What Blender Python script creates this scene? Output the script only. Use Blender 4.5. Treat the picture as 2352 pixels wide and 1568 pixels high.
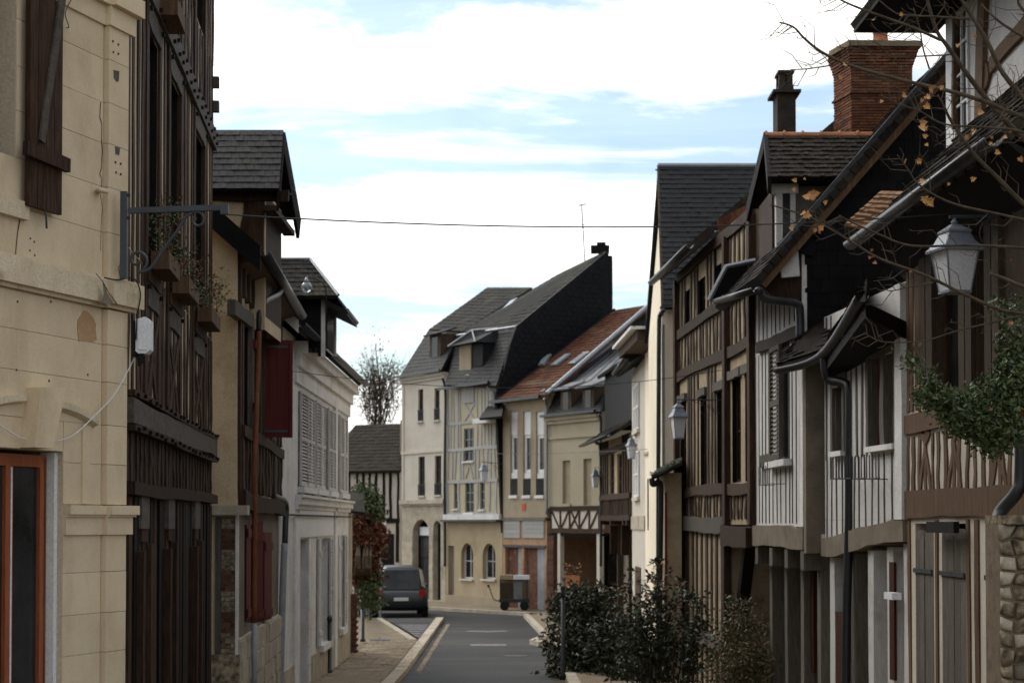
import bpy, math, random
from mathutils import Vector
random.seed(7)
SC = bpy.context.scene
for o in list(bpy.data.objects): bpy.data.objects.remove(o)
COL = SC.collection
# ---------------------------------------------------------------- camera
W0, FPX, EYE = 2352.0, 4000.0, 3.4          # picture units, focal length in them, eye height over the road
PITCH = math.radians(1.5); CY = 1200-4000*math.sin(PITCH)      # the lens is shifted up, so the verticals stay nearly upright
cam = bpy.data.cameras.new('camera'); cam.sensor_width = 36; cam.lens = 36*FPX*math.cos(PITCH)/W0
FPX = FPX*math.cos(PITCH)
cam.shift_y = (CY-784)/W0; cam.clip_end = 3000; cam.clip_start = 0.2
cam.dof.use_dof = True; cam.dof.focus_distance = 14.0; cam.dof.aperture_fstop = 4.0
co = bpy.data.objects.new('camera', cam); COL.objects.link(co)
co.location = (0, 0, EYE); co.rotation_euler = (math.pi/2+PITCH, 0, 0); SC.camera = co
# ---------------------------------------------------------------- world
w = bpy.data.worlds.new('World'); SC.world = w; w.use_nodes = True
N = w.node_tree.nodes; Lk = w.node_tree.links; N.clear()
SUN_EL, SUN_ROT = math.radians(46), math.radians(-48)
def nd(t, **k):
    n = N.new(t)
    for a, b in k.items(): setattr(n, a, b)
    return n
def mth(op, a, b=None, c=None):
    n = N.new('ShaderNodeMath'); n.operation = op
    for i, v in enumerate((a, b, c)):
        if v is None: continue
        if isinstance(v, (int, float)): n.inputs[i].default_value = v
        else: Lk.new(v, n.inputs[i])
    return n.outputs[0]
sky = nd('ShaderNodeTexSky', sky_type='NISHITA', sun_disc=False, sun_elevation=SUN_EL, sun_rotation=SUN_ROT)
sky.dust_density = 2.0; sky.air_density = 1.0
tc = nd('ShaderNodeTexCoord'); sep = nd('ShaderNodeSeparateXYZ'); Lk.new(tc.outputs['Generated'], sep.inputs[0])
zz = mth('MAXIMUM', sep.outputs[2], 0.0)
cmb = nd('ShaderNodeCombineXYZ')
Lk.new(mth('MULTIPLY', sep.outputs[0], 4.2), cmb.inputs[0]); Lk.new(mth('MULTIPLY', sep.outputs[1], 4.2), cmb.inputs[1])
Lk.new(mth('MULTIPLY', zz, 27.0), cmb.inputs[2])
n1 = nd('ShaderNodeTexNoise'); n1.inputs['Scale'].default_value = 1.0; n1.inputs['Detail'].default_value = 7; n1.inputs['Roughness'].default_value = .6
n1.inputs['Distortion'].default_value = .5
Lk.new(cmb.outputs[0], n1.inputs['Vector'])
# cloud layers lie in bands: the long wave along elevation, broken up by the noise
wave = mth('COSINE', mth('MULTIPLY', mth('SUBTRACT', zz, 0.212), 2*math.pi/0.105))
cl = mth('SUBTRACT', mth('MULTIPLY_ADD', n1.outputs[0], 1.35, -0.18), mth('MULTIPLY', wave, 0.185))
ramp = nd('ShaderNodeValToRGB'); ramp.color_ramp.elements[0].position = .38; ramp.color_ramp.elements[1].position = .62
ramp.color_ramp.interpolation = 'EASE'; ramp.color_ramp.elements[0].color = (.15, .15, .15, 1)
Lk.new(cl, ramp.inputs[0])
sk = nd('ShaderNodeMix', data_type='RGBA', blend_type='MULTIPLY'); sk.inputs[0].default_value = 1
Lk.new(sky.outputs[0], sk.inputs[6]); sk.inputs[7].default_value = (.86, 1.04, 1.10, 1)
# cloud is brightest around the hidden sun ahead of the camera
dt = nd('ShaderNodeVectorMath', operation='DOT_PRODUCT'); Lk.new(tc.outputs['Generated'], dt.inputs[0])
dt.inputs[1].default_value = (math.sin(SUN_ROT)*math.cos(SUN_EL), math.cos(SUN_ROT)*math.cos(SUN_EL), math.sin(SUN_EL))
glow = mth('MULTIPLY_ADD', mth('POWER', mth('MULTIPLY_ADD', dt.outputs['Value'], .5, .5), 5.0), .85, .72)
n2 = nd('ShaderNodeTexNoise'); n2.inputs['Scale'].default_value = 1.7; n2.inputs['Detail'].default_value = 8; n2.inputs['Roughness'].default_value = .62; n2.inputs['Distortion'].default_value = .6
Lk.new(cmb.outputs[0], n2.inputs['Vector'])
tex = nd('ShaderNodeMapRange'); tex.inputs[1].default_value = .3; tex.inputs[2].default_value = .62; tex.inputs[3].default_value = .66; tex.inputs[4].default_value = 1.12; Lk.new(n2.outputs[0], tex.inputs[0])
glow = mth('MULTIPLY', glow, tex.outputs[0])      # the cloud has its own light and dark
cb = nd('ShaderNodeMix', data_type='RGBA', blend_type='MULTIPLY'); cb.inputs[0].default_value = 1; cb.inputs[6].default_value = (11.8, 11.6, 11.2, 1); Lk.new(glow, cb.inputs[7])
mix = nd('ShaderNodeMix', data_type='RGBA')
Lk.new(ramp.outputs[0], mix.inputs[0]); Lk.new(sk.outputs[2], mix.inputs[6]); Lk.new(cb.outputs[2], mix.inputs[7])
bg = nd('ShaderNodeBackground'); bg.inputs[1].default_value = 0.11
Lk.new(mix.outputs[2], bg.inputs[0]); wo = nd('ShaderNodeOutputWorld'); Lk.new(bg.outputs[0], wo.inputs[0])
# ---------------------------------------------------------------- sun, soft behind thin cloud
sl = bpy.data.lights.new('sun', 'SUN'); sl.energy = 1.25; sl.angle = math.radians(40); sl.color = (1, .95, .88)
so = bpy.data.objects.new('sun', sl); COL.objects.link(so)
sd = Vector((math.sin(SUN_ROT)*math.cos(SUN_EL), math.cos(SUN_ROT)*math.cos(SUN_EL), math.sin(SUN_EL)))
so.rotation_euler = sd.to_track_quat('Z', 'Y').to_euler()
vs = SC.view_settings; vs.view_transform = 'Standard'; vs.look = 'None'; vs.gamma = 1; vs.use_curve_mapping = False; vs.exposure = 0.45
SC.cycles.max_bounces = 6; SC.cycles.diffuse_bounces = 3
# ---------------------------------------------------------------- materials
def mat(name, c1, c2, scale=3, rough=.85, bump=.15, rnd=.12, stretch=(1, 1, 1), stain=None, stain_s=.8, stain_sheen_lo=.55, stain_sheen_hi=.75, fine=40, spec=.14, metal=0, fine_amt=.12, stain_sheen_st=(1, 1, 1)):
    m = bpy.data.materials.new(name); m.use_nodes = True
    n = m.node_tree.nodes; l = m.node_tree.links; b = n['Principled BSDF']
    g = n.new('ShaderNodeNewGeometry'); oi = n.new('ShaderNodeObjectInfo')
    mp = n.new('ShaderNodeMapping'); mp.inputs['Scale'].default_value = stretch; l.new(g.outputs['Position'], mp.inputs[0])
    jit = n.new('ShaderNodeVectorMath'); jit.operation = 'ADD'
    js = n.new('ShaderNodeMath'); js.operation = 'MULTIPLY'; js.inputs[1].default_value = 37.0; l.new(oi.outputs['Random'], js.inputs[0])
    l.new(mp.outputs[0], jit.inputs[0])
    if rnd > .13: l.new(js.outputs[0], jit.inputs[1])
    t = n.new('ShaderNodeTexNoise'); t.inputs['Scale'].default_value = scale; t.inputs['Detail'].default_value = 5; t.inputs['Roughness'].default_value = .62
    l.new(jit.outputs[0], t.inputs['Vector'])
    cr = n.new('ShaderNodeValToRGB'); e = cr.color_ramp.elements; e[0].position = .33; e[1].position = .68
    e[0].color = (*c1, 1); e[1].color = (*c2, 1); l.new(t.outputs[0], cr.inputs[0]); out = cr.outputs[0]
    t2 = n.new('ShaderNodeTexNoise'); t2.inputs['Scale'].default_value = fine; t2.inputs['Detail'].default_value = 3; l.new(jit.outputs[0], t2.inputs['Vector'])
    if stain:
        t3 = n.new('ShaderNodeTexNoise'); t3.inputs['Scale'].default_value = stain_s; t3.inputs['Detail'].default_value = 6; t3.inputs['Roughness'].default_value = .65
        mp3 = n.new('ShaderNodeMapping'); mp3.inputs['Scale'].default_value = stain_sheen_st; mp3.inputs['Location'].default_value = (3.1, 7.7, 1.3); l.new(g.outputs['Position'], mp3.inputs[0]); l.new(mp3.outputs[0], t3.inputs['Vector'])
        mr = n.new('ShaderNodeMapRange'); mr.inputs[1].default_value = stain_sheen_lo; mr.inputs[2].default_value = stain_sheen_hi; l.new(t3.outputs[0], mr.inputs[0])
        mx = n.new('ShaderNodeMix'); mx.data_type = 'RGBA'; l.new(mr.outputs[0], mx.inputs[0]); l.new(out, mx.inputs[6]); mx.inputs[7].default_value = (*stain, 1); out = mx.outputs[2]
    hv = n.new('ShaderNodeHueSaturation'); l.new(out, hv.inputs['Color'])
    v1 = n.new('ShaderNodeMapRange'); v1.inputs[3].default_value = 1-rnd; v1.inputs[4].default_value = 1+rnd; l.new(oi.outputs['Random'], v1.inputs[0])
    v2 = n.new('ShaderNodeMapRange'); v2.inputs[1].default_value = .3; v2.inputs[2].default_value = .7; v2.inputs[3].default_value = 1-fine_amt; v2.inputs[4].default_value = 1+fine_amt; l.new(t2.outputs[0], v2.inputs[0])
    vm = n.new('ShaderNodeMath'); vm.operation = 'MULTIPLY'; l.new(v1.outputs[0], vm.inputs[0]); l.new(v2.outputs[0], vm.inputs[1]); l.new(vm.outputs[0], hv.inputs['Value'])
    l.new(hv.outputs[0], b.inputs['Base Color'])
    b.inputs['Roughness'].default_value = rough; b.inputs['Metallic'].default_value = metal; b.inputs['Specular IOR Level'].default_value = spec
    if bump:
        bp = n.new('ShaderNodeBump'); bp.inputs['Strength'].default_value = bump; bp.inputs['Distance'].default_value = .02
        ad = n.new('ShaderNodeMath'); ad.operation = 'MULTIPLY_ADD'; ad.inputs[1].default_value = .5; l.new(t2.outputs[0], ad.inputs[0]); l.new(t.outputs[0], ad.inputs[2])
        l.new(ad.outputs[0], bp.inputs['Height']); l.new(bp.outputs[0], b.inputs['Normal'])
    return m
M = {}
def glass(name, col, rough, tr=0):
    m = bpy.data.materials.new(name); m.use_nodes = True; b = m.node_tree.nodes['Principled BSDF']
    b.inputs['Base Color'].default_value = (*col, 1); b.inputs['Roughness'].default_value = rough; b.inputs['Specular IOR Level'].default_value = .5 if tr or col[0] > .1 else .12
    b.inputs['Transmission Weight'].default_value = tr
    if col[0] < .1: b.inputs['IOR'].default_value = 1.18
    return m
VS = (6, 6, .7)     # vertical grain
M['cream'] = mat('cream_paint', (0.6059, 0.4833, 0.3242), (0.6844, 0.5555, 0.3858), 2.2, .8, .15, .045, stain=(0.473, 0.363, 0.231), stain_s=1.9, stain_sheen_lo=.5, stain_sheen_hi=.78, fine=45, fine_amt=.04, stain_sheen_st=(1, 1, .5))
M['cream_dirty'] = mat('cream_worn_paint', (0.54, 0.4428, 0.3024), (0.648, 0.54, 0.3888), 4, .85, .4, .03, stain=(0.27, 0.2052, 0.1404), stain_s=3, stain_sheen_lo=.58, stain_sheen_hi=.75, fine=50)
M['bare'] = mat('bare_render', (.36, .22, .12), (.42, .27, .15), 8, .95, .4)
M['crackm'] = mat('crack_dark', (.05, .04, .03), (.10, .08, .06), 10, .95, .2)
M['joint'] = mat('joint_render', (0.4968, 0.405, 0.2862), (0.5616, 0.4644, 0.3294), 5, .9, .2, .05)
M['white'] = mat('white_limewash', (.56, .54, .52), (.70, .68, .66), 2.5, .85, .25, .05, stain=(.40, .35, .28), stain_s=1.3, stain_sheen_lo=.56, stain_sheen_hi=.78, stain_sheen_st=(1, 1, .35))
M['white_clean'] = mat('white_painted_wood', (.62, .61, .60), (.70, .69, .68), 3, .6, .1, .06)
M['greywhite'] = mat('grey_white_paint', (.46, .44, .42), (.56, .54, .52), 5, .8, .2, .08, VS, stain=(.3, .26, .22), stain_s=2)
M['offwhite'] = mat('off_white_render', (.48, .43, .36), (.56, .51, .435), 1.5, .9, .15, .04, stain=(.42, .36, .28), stain_s=.7, stain_sheen_st=(1, 1, .4))
M['tan'] = mat('tan_plaster', (.44, .34, .22), (.54, .43, .29), 2.5, .95, .3, .08, stain=(.25, .18, .11), stain_s=1.4, stain_sheen_st=(1, 1, .5))
M['beige'] = mat('beige_render', (0.2981, 0.2401, 0.1656), (0.356, 0.2939, 0.2111), 1.2, .92, .2, .04, stain=(0.2153, 0.1656, 0.1118), stain_s=.9, stain_sheen_st=(1, 1, .35))
M['yellow'] = mat('yellow_render', (.33, .26, .165), (.39, .31, .205), 1.2, .92, .2, .04, stain=(0.2232, 0.1693, 0.1), stain_s=.7)
M['pale'] = mat('pale_cream_render', (0.3474, 0.2989, 0.2101), (0.396, 0.3435, 0.2504), 1, .9, .1, .03, stain=(0.2747, 0.2344, 0.1697), stain_s=.7, stain_sheen_st=(1, 1, .4))
M['cream_gable'] = mat('cream_gable_render', (0.7875, 0.6859, 0.5334), (0.889, 0.7875, 0.6223), 1, .9, .1, .03, stain=(0.635, 0.5461, 0.4065), stain_s=.7, stain_sheen_st=(1, 1, .4))
M['white_r'] = mat('bright_limewash', (0.5235, 0.501, 0.4824), (0.6132, 0.5908, 0.5721), 2.5, .85, .25, .05, stain=(0.3739, 0.3291, 0.2692), stain_s=1.3, stain_sheen_lo=.56, stain_sheen_hi=.8, stain_sheen_st=(1, 1, .35))
M['infill_y'] = mat('pale_yellow_infill', (0.408, 0.348, 0.24), (0.48, 0.414, 0.288), 1.5, .9, .1, .05)
M['soot'] = mat('sooty_render', (.03, .024, .02), (.06, .048, .038), 4, .9, .3, .05)
M['daub'] = mat('dull_daub', (.30, .23, .15), (.42, .33, .22), 3, .95, .3, .1, stain=(.14, .1, .07), stain_s=2)
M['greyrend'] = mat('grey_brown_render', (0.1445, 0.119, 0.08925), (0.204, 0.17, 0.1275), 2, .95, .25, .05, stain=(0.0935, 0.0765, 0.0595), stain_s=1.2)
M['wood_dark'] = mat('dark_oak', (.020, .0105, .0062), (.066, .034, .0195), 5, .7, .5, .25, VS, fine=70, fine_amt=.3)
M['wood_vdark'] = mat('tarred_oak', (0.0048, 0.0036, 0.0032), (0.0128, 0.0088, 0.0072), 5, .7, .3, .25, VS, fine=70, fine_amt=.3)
M['wood_plate'] = mat('weathered_oak_plate', (0.06, 0.051, 0.042), (0.12, 0.102, 0.084), 6, .8, .4, .2, (2, 2, 2), fine=50, fine_amt=.25)
M['wood_brown'] = mat('brown_oak', (0.035, 0.0231, 0.0154), (0.0735, 0.0504, 0.0336), 5, .8, .4, .22, VS, fine=60, fine_amt=.25)
M['wood_warm'] = mat('warm_oak', (0.0825, 0.0465, 0.0255), (0.135, 0.0825, 0.0465), 4, .75, .4, .15, VS, fine=60, fine_amt=.25)
M['wood_grey'] = mat('grey_oak', (0.08, 0.0688, 0.056), (0.136, 0.12, 0.1), 5, .85, .4, .15, VS, fine=60, fine_amt=.2)
M['wood_blue'] = mat('grey_blue_painted_wood', (0.3024, 0.2934, 0.28), (0.3696, 0.3584, 0.3416), 4, .7, .2, .08, VS)
M['slate'] = mat('slate', (0.006843, 0.007071, 0.007985), (0.01551, 0.01551, 0.01642), 6, .6, .3, .30, stain=(0.02167, 0.01939, 0.01369), stain_s=1.1, stain_sheen_lo=.52, stain_sheen_hi=.72, fine=30, spec=.12)
M['slate_clean'] = mat('slate_blue', (0.0078, 0.008104, 0.009296), (0.015, 0.0153, 0.0168), 5, .6, .2, .3, fine=30, spec=.12)
M['slate_moss'] = mat('mossy_slate', (0.007957, 0.007038, 0.00612), (0.02081, 0.01836, 0.0153), 3, .8, .4, .3, stain=(0.03366, 0.0306, 0.01836), stain_s=.9, stain_sheen_lo=.5, stain_sheen_hi=.65, fine=12, fine_amt=.3)
M['slate_black'] = mat('black_slate_cladding', (0.003176, 0.003176, 0.003629), (0.007258, 0.007258, 0.008165), 4, .6, .3, .35, fine=25, spec=.12)
M['tile_brown'] = mat('brown_clay_tile', (0.01326, 0.00969, 0.00765), (0.03366, 0.0255, 0.01887), 5, .85, .4, .3, stain=(0.04335, 0.03876, 0.02448), stain_s=2, stain_sheen_lo=.52, stain_sheen_hi=.7, fine=25)
M['tile_red'] = mat('red_clay_tile', (.065, .025, .014), (.115, .048, .027), 2.5, .85, .35, .25, stain=(0.15, 0.1087, 0.075), stain_s=1.1, stain_sheen_lo=.55, stain_sheen_hi=.7, stain_sheen_st=(.5, .5, 3), fine=10, fine_amt=.25)
M['brick'] = mat('red_brick', (.095, .038, .022), (.22, .095, .052), 7, .9, .4, .35, stain=(0.092, 0.0575, 0.04025), stain_s=2.2, stain_sheen_lo=.52, stain_sheen_hi=.7, fine=30, fine_amt=.2)
M['brick_pale'] = mat('pale_brick', (.30, .17, .10), (.40, .25, .15), 5, .9, .3, .2)
M['brick_dark'] = mat('dark_brick', (.065, .032, .022), (.125, .06, .04), 6, .9, .4, .3, stain=(.2, .15, .11), stain_s=2, stain_sheen_lo=.6, stain_sheen_hi=.7)
M['mortar'] = mat('old_mortar', (.16, .125, .085), (.24, .19, .13), 8, .95, .4)
M['stone'] = mat('pale_stone', (.34, .29, .22), (.46, .40, .31), 3, .9, .3, .1, stain=(.2, .16, .11), stain_s=1.4)
M['stone_rough'] = mat('flint_rubble', (0.075, 0.06, 0.04125), (0.315, 0.255, 0.1725), 7, .95, .8, .2, fine=14, fine_amt=.35)
M['zinc'] = mat('zinc', (0.195, 0.21, 0.225), (0.27, 0.285, 0.3), 3, .42, .1, .08, metal=.5, spec=.5)
M['zinc_roof'] = mat('dull_zinc_sheet', (0.144, 0.144, 0.15), (0.204, 0.204, 0.21), 1.8, .6, .1, .05, stain=(0.09, 0.09, 0.093), stain_s=1.5, stain_sheen_lo=.5, stain_sheen_hi=.65)
M['zinc_dark'] = mat('dark_zinc', (0.0264, 0.0264, 0.0286), (0.0528, 0.0528, 0.0572), 5, .35, .15, .15, metal=.4, spec=.5)
M['iron'] = mat('wrought_iron_grey', (0.028, 0.0336, 0.04), (0.044, 0.052, 0.0624), 6, .5, .15, .1, spec=.5)
M['iron_black'] = mat('black_iron', (.008, .008, .009), (.018, .018, .02), 6, .5, .1, .1, spec=.5)
M['lamp_metal'] = mat('grey_lamp_paint', (.15, .17, .20), (.21, .23, .27), 4, .4, .05, .05, spec=.5)
M['pipe_rust'] = mat('brown_painted_pipe', (0.12, 0.039, 0.0165), (0.18, 0.06375, 0.03), 5, .6, .2, .1)
M['pipe_grey'] = mat('grey_pipe', (.22, .225, .235), (.30, .305, .315), 4, .55, .1, .08)
M['red'] = mat('oxblood_paint', (.075, .010, .010), (.105, .016, .015), 4, .6, .2, .08, VS)
M['red_brown_door'] = mat('red_brown_varnish', (0.035, 0.009, 0.0045), (0.055, 0.015, 0.0075), 5, .6, .1, .08, VS)
M['redframe'] = mat('dull_red_frame', (.14, .02, .018), (.19, .035, .028), 4, .6, .1, .1)
M['orange_wood'] = mat('varnished_mahogany', (.23, .055, .018), (.34, .095, .035), 6, .35, .1, .08, VS, spec=.5)
M['plastic'] = mat('white_plastic', (.66, .67, .70), (.72, .73, .75), 3, .35, .02, .02, spec=.5)
M['asphalt'] = mat('asphalt', (0.0102, 0.0102, 0.0102), (0.02167, 0.02104, 0.0204), .55, .7, .3, .02, stain=(0.04125, 0.039, 0.036), stain_s=.55, stain_sheen_lo=.45, stain_sheen_hi=.62, fine=60, fine_amt=.4, stain_sheen_st=(.22, .75, 1), spec=.25)  # pale stretched streaks: worn stains, with wet sheen painted into the colour
M['asphalt_old'] = mat('patched_asphalt', (.012, .012, .012), (.024, .023, .022), 2, .75, .3, .1, fine=60, fine_amt=.35)
M['paving'] = mat('tan_paving', (.19, .15, .105), (.28, .23, .165), 2.5, .9, .25, .12, stain=(.15, .11, .07), stain_s=.9, stain_sheen_lo=.5, stain_sheen_hi=.72, fine=30, fine_amt=.2)
M['paving_far'] = mat('tan_gravel_paving', (.17, .135, .09), (.25, .2, .14), 1.5, .92, .3, .05, stain=(.14, .1, .065), stain_s=.5, fine=20, fine_amt=.25)
M['kerb'] = mat('pale_kerbstone', (.36, .31, .24), (.48, .42, .33), 3, .85, .25, .1, stain=(.24, .19, .13), stain_s=1.5)
M['paint'] = mat('road_paint', (0.16, 0.156, 0.152), (0.256, 0.252, 0.248), 6, .8, .1, .05, stain=(0.128, 0.128, 0.128), stain_s=6, stain_sheen_lo=.5, stain_sheen_hi=.65)
M['soil'] = mat('soil', (.05, .04, .028), (.11, .085, .06), 1.2, .95, .5, .05)
M['bark'] = mat('grey_brown_bark', (.045, .034, .024), (.10, .078, .055), 12, .9, .4, .1)
M['glass'] = glass('dark_window_glass', (.018, .019, .02), .06)
M['glass'] = mat('dark_window_glass', (.008, .009, .01), (.035, .036, .038), 1.6, .12, 0, .35, spec=.22)  # grey mottling paints faint reflections and curtain tone into the panes
M['glass_sky'] = glass('skylight_glass', (.30, .32, .34), .05)
M['glass_clear'] = glass('thin_clear_glass', (.4, .43, .45), .08, .6)
M['milky'] = mat('frosted_lamp_glass', (.55, .55, .57), (.62, .62, .64), 3, .25, .02, .04, spec=.5)
M['car'] = mat('dark_car_paint', (.016, .018, .021), (.02, .022, .026), 2, .28, 0, .03, spec=.5)
M['car2'] = mat('taupe_car_paint', (.10, .092, .08), (.115, .105, .092), 2, .3, 0, .03, spec=.5)
M['rubber'] = mat('rubber', (.012, .012, .012), (.02, .02, .02), 5, .8, .1)
M['lampw'] = mat('headlight_glass', (.55, .56, .58), (.6, .61, .63), 3, .15, 0)
M['lampr'] = mat('tail_light_red', (.22, .012, .01), (.26, .02, .015), 3, .25, 0)
M['terracotta'] = mat('terracotta', (.36, .15, .075), (.46, .21, .11), 6, .85, .25, .15)
M['signred'] = mat('sign_red', (.45, .05, .03), (.5, .07, .04), 3, .5, .02)
M['signwhite'] = mat('sign_white', (.62, .62, .62), (.68, .68, .68), 3, .5, .02)
M['signblue'] = mat('sign_blue', (.03, .06, .2), (.04, .08, .25), 3, .5, .02)
def leafmat(name, cs, rough=.55):
    m = bpy.data.materials.new(name); m.use_nodes = True; n = m.node_tree.nodes; l = m.node_tree.links; b = n['Principled BSDF']
    g = n.new('ShaderNodeNewGeometry'); cr = n.new('ShaderNodeValToRGB'); e = cr.color_ramp.elements
    e[0].color = (*cs[0], 1); e[1].color = (*cs[-1], 1)
    for i, c in enumerate(cs[1:-1]): x = e.new((i+1)/(len(cs)-1)); x.color = (*c, 1)
    l.new(g.outputs['Random Per Island'], cr.inputs[0]); l.new(cr.outputs[0], b.inputs['Base Color'])
    b.inputs['Roughness'].default_value = rough
    return m
M['lf_green'] = leafmat('evergreen_leaf', [(.025, .045, .012), (.045, .075, .02), (.09, .11, .03)])
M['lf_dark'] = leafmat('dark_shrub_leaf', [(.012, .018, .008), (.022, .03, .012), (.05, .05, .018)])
M['lf_deep'] = leafmat('deep_green_leaf', [(.012, .02, .007), (.025, .038, .012), (.05, .06, .018)])  # deeper green than the evergreen leaves
M['lf_red'] = leafmat('creeper_red_leaf', [(.07, .018, .01), (.13, .03, .016), (.19, .06, .022), (.06, .06, .02)])
M['lf_orange'] = leafmat('orange_leaf', [(.42, .13, .04), (.5, .19, .06), (.35, .09, .03)])
M['lf_dull'] = leafmat('dull_red_leaf', [(.22, .07, .03), (.28, .1, .04), (.16, .05, .025)])
M['lf_brown'] = leafmat('dry_maple_leaf', [(.34, .15, .045), (.46, .23, .075), (.24, .09, .03)])
M['lf_tree'] = leafmat('late_autumn_leaf', [(.05, .038, .018), (.09, .06, .028), (.12, .08, .04)])
M['lf_mix'] = leafmat('mixed_shrub_leaf', [(.04, .055, .018), (.09, .085, .03), (.16, .085, .035), (.06, .07, .02)])
# ---------------------------------------------------------------- mesh helpers
ROOTPOS = {}
def thing(name, label, cat, loc=(0, 0, 0), group=None):
    o = bpy.data.objects.new(name, None); COL.objects.link(o); o.location = loc; o.empty_display_size = .2
    o['label'] = label; o['category'] = cat
    if group: o['group'] = group
    ROOTPOS[o.name] = Vector(loc)
    return o
def mesh(name, vs, fs, m, par=None, smooth=False, kind=None):
    off = ROOTPOS.get(par.name, Vector()) if par is not None else Vector()
    me = bpy.data.meshes.new(name); me.from_pydata([tuple(Vector(v)-off) for v in vs], [], fs); me.materials.append(M[m] if isinstance(m, str) else m)
    if smooth: me.polygons.foreach_set('use_smooth', [True]*len(me.polygons))
    me.update()
    o = bpy.data.objects.new(name, me); COL.objects.link(o)
    if par is not None:
        o.parent = par; ROOTPOS[o.name] = off
    else: ROOTPOS[o.name] = Vector()
    if kind: o['kind'] = kind
    return o
def tag(o, label, cat, group=None):
    o['label'] = label; o['category'] = cat
    if group: o['group'] = group
    return o
class MB:
    """collects shapes into one mesh"""
    def __init__(s): s.v = []; s.f = []
    def add(s, vs, fs):
        k = len(s.v); s.v += [Vector(v) for v in vs]; s.f += [tuple(i+k for i in f) for f in fs]; return s
    def hexa(s, c):     # 8 corners: 4 bottom loop, 4 top loop
        return s.add(c, [(3, 2, 1, 0), (4, 5, 6, 7), (0, 1, 5, 4), (1, 2, 6, 5), (2, 3, 7, 6), (3, 0, 4, 7)])
    def box(s, x0, x1, y0, y1, z0, z1):
        return s.hexa([(x0, y0, z0), (x1, y0, z0), (x1, y1, z0), (x0, y1, z0), (x0, y0, z1), (x1, y0, z1), (x1, y1, z1), (x0, y1, z1)])
    def tube(s, pts, rad, n=8, cap=True):
        pts = [Vector(p) for p in pts]; rad = rad if isinstance(rad, (list, tuple)) else [rad]*len(pts)
        rings = []; up = Vector((0, 0, 1)); pn = None
        for i, p in enumerate(pts):
            t = (pts[min(i+1, len(pts)-1)]-pts[max(i-1, 0)])
            if t.length < 1e-9: t = Vector((0, 0, 1))
            t.normalize()
            a = pn if pn is not None else (up.cross(t) if abs(t.z) < .95 else Vector((1, 0, 0)).cross(t))
            a = a-t*a.dot(t)
            if a.length < 1e-6: a = t.orthogonal()
            a.normalize(); b = t.cross(a); pn = a
            rings.append([p+(a*math.cos(2*math.pi*j/n)+b*math.sin(2*math.pi*j/n))*rad[i] for j in range(n)])
        vs = [v for r in rings for v in r]; fs = []
        for i in range(len(pts)-1):
            for j in range(n): fs.append((i*n+j, i*n+(j+1) % n, (i+1)*n+(j+1) % n, (i+1)*n+j))
        if cap: fs += [tuple(range(n-1, -1, -1)), tuple((len(pts)-1)*n+j for j in range(n))]
        return s.add(vs, fs)
    def prism(s, poly, ext):    # planar polygon + extrusion vector
        n = len(poly); poly = [Vector(p) for p in poly]; ext = Vector(ext)
        return s.add(poly+[p+ext for p in poly], [tuple(range(n)), tuple(range(2*n-1, n-1, -1))]+[((i+1) % n, i, n+i, n+(i+1) % n) for i in range(n)])
    def lathe(s, c, prof, n=16):
        c = Vector(c); vs = []; fs = []
        for r, z in prof: vs += [c+Vector((r*math.cos(2*math.pi*j/n), r*math.sin(2*math.pi*j/n), z)) for j in range(n)]
        for i in range(len(prof)-1):
            for j in range(n): fs.append((i*n+j, i*n+(j+1) % n, (i+1)*n+(j+1) % n, (i+1)*n+j))
        fs += [tuple(range(n-1, -1, -1)), tuple((len(prof)-1)*n+j for j in range(n))]
        return s.add(vs, fs)
    def build(s, name, m, par=None, smooth=False, kind=None): return mesh(name, s.v, s.f, m, par, smooth, kind)
# ---------------------------------------------------------------- picture <-> place
CP, SP = math.cos(PITCH), math.sin(PITCH)
def ray(px, py):
    x = (px-1176)/FPX; y = (CY-py)/FPX
    d = Vector((x, CP-y*SP, SP+y*CP)); return d/d.y
def P(px, py, Y): return Vector((0, 0, EYE))+ray(px, py)*Y
def G(px, py, z=0):
    d = ray(px, py); return Vector((0, 0, EYE))+d*((z-EYE)/d.z)
def fr(x0, y0, k): return lambda x, y: ((x0+x*k)*.725926, (y0+y*k)*.725926)
zA = fr(0, 0, .689); zB = fr(0, 1080, .689); zC = fr(640, 360, .5742); zD = fr(640, 1260, .5742); zE = fr(1080, 740, .4464)
zF = fr(1080, 1400, .4847); zH = fr(1540, 860, .38265); zI = fr(1540, 1460, .4464); zJ = fr(2040, 480, .4464); zK = fr(2040, 1100, .4464)
zL = fr(2400, 0, .5103); zM = fr(2500, 700, .47194); zN = fr(2200, 1420, .4719); zO = fr(2640, 1420, .4721)
def col(px, Y): return ((px-1176)/4000.0*Y, Y)        # plan point of a picture column at eye level
def ground_z(Y): return 0.0 if Y >= 40 else 1.75*((40-max(Y, 0))/40)**1.5
def jt(a): return random.uniform(-a, a)
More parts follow.
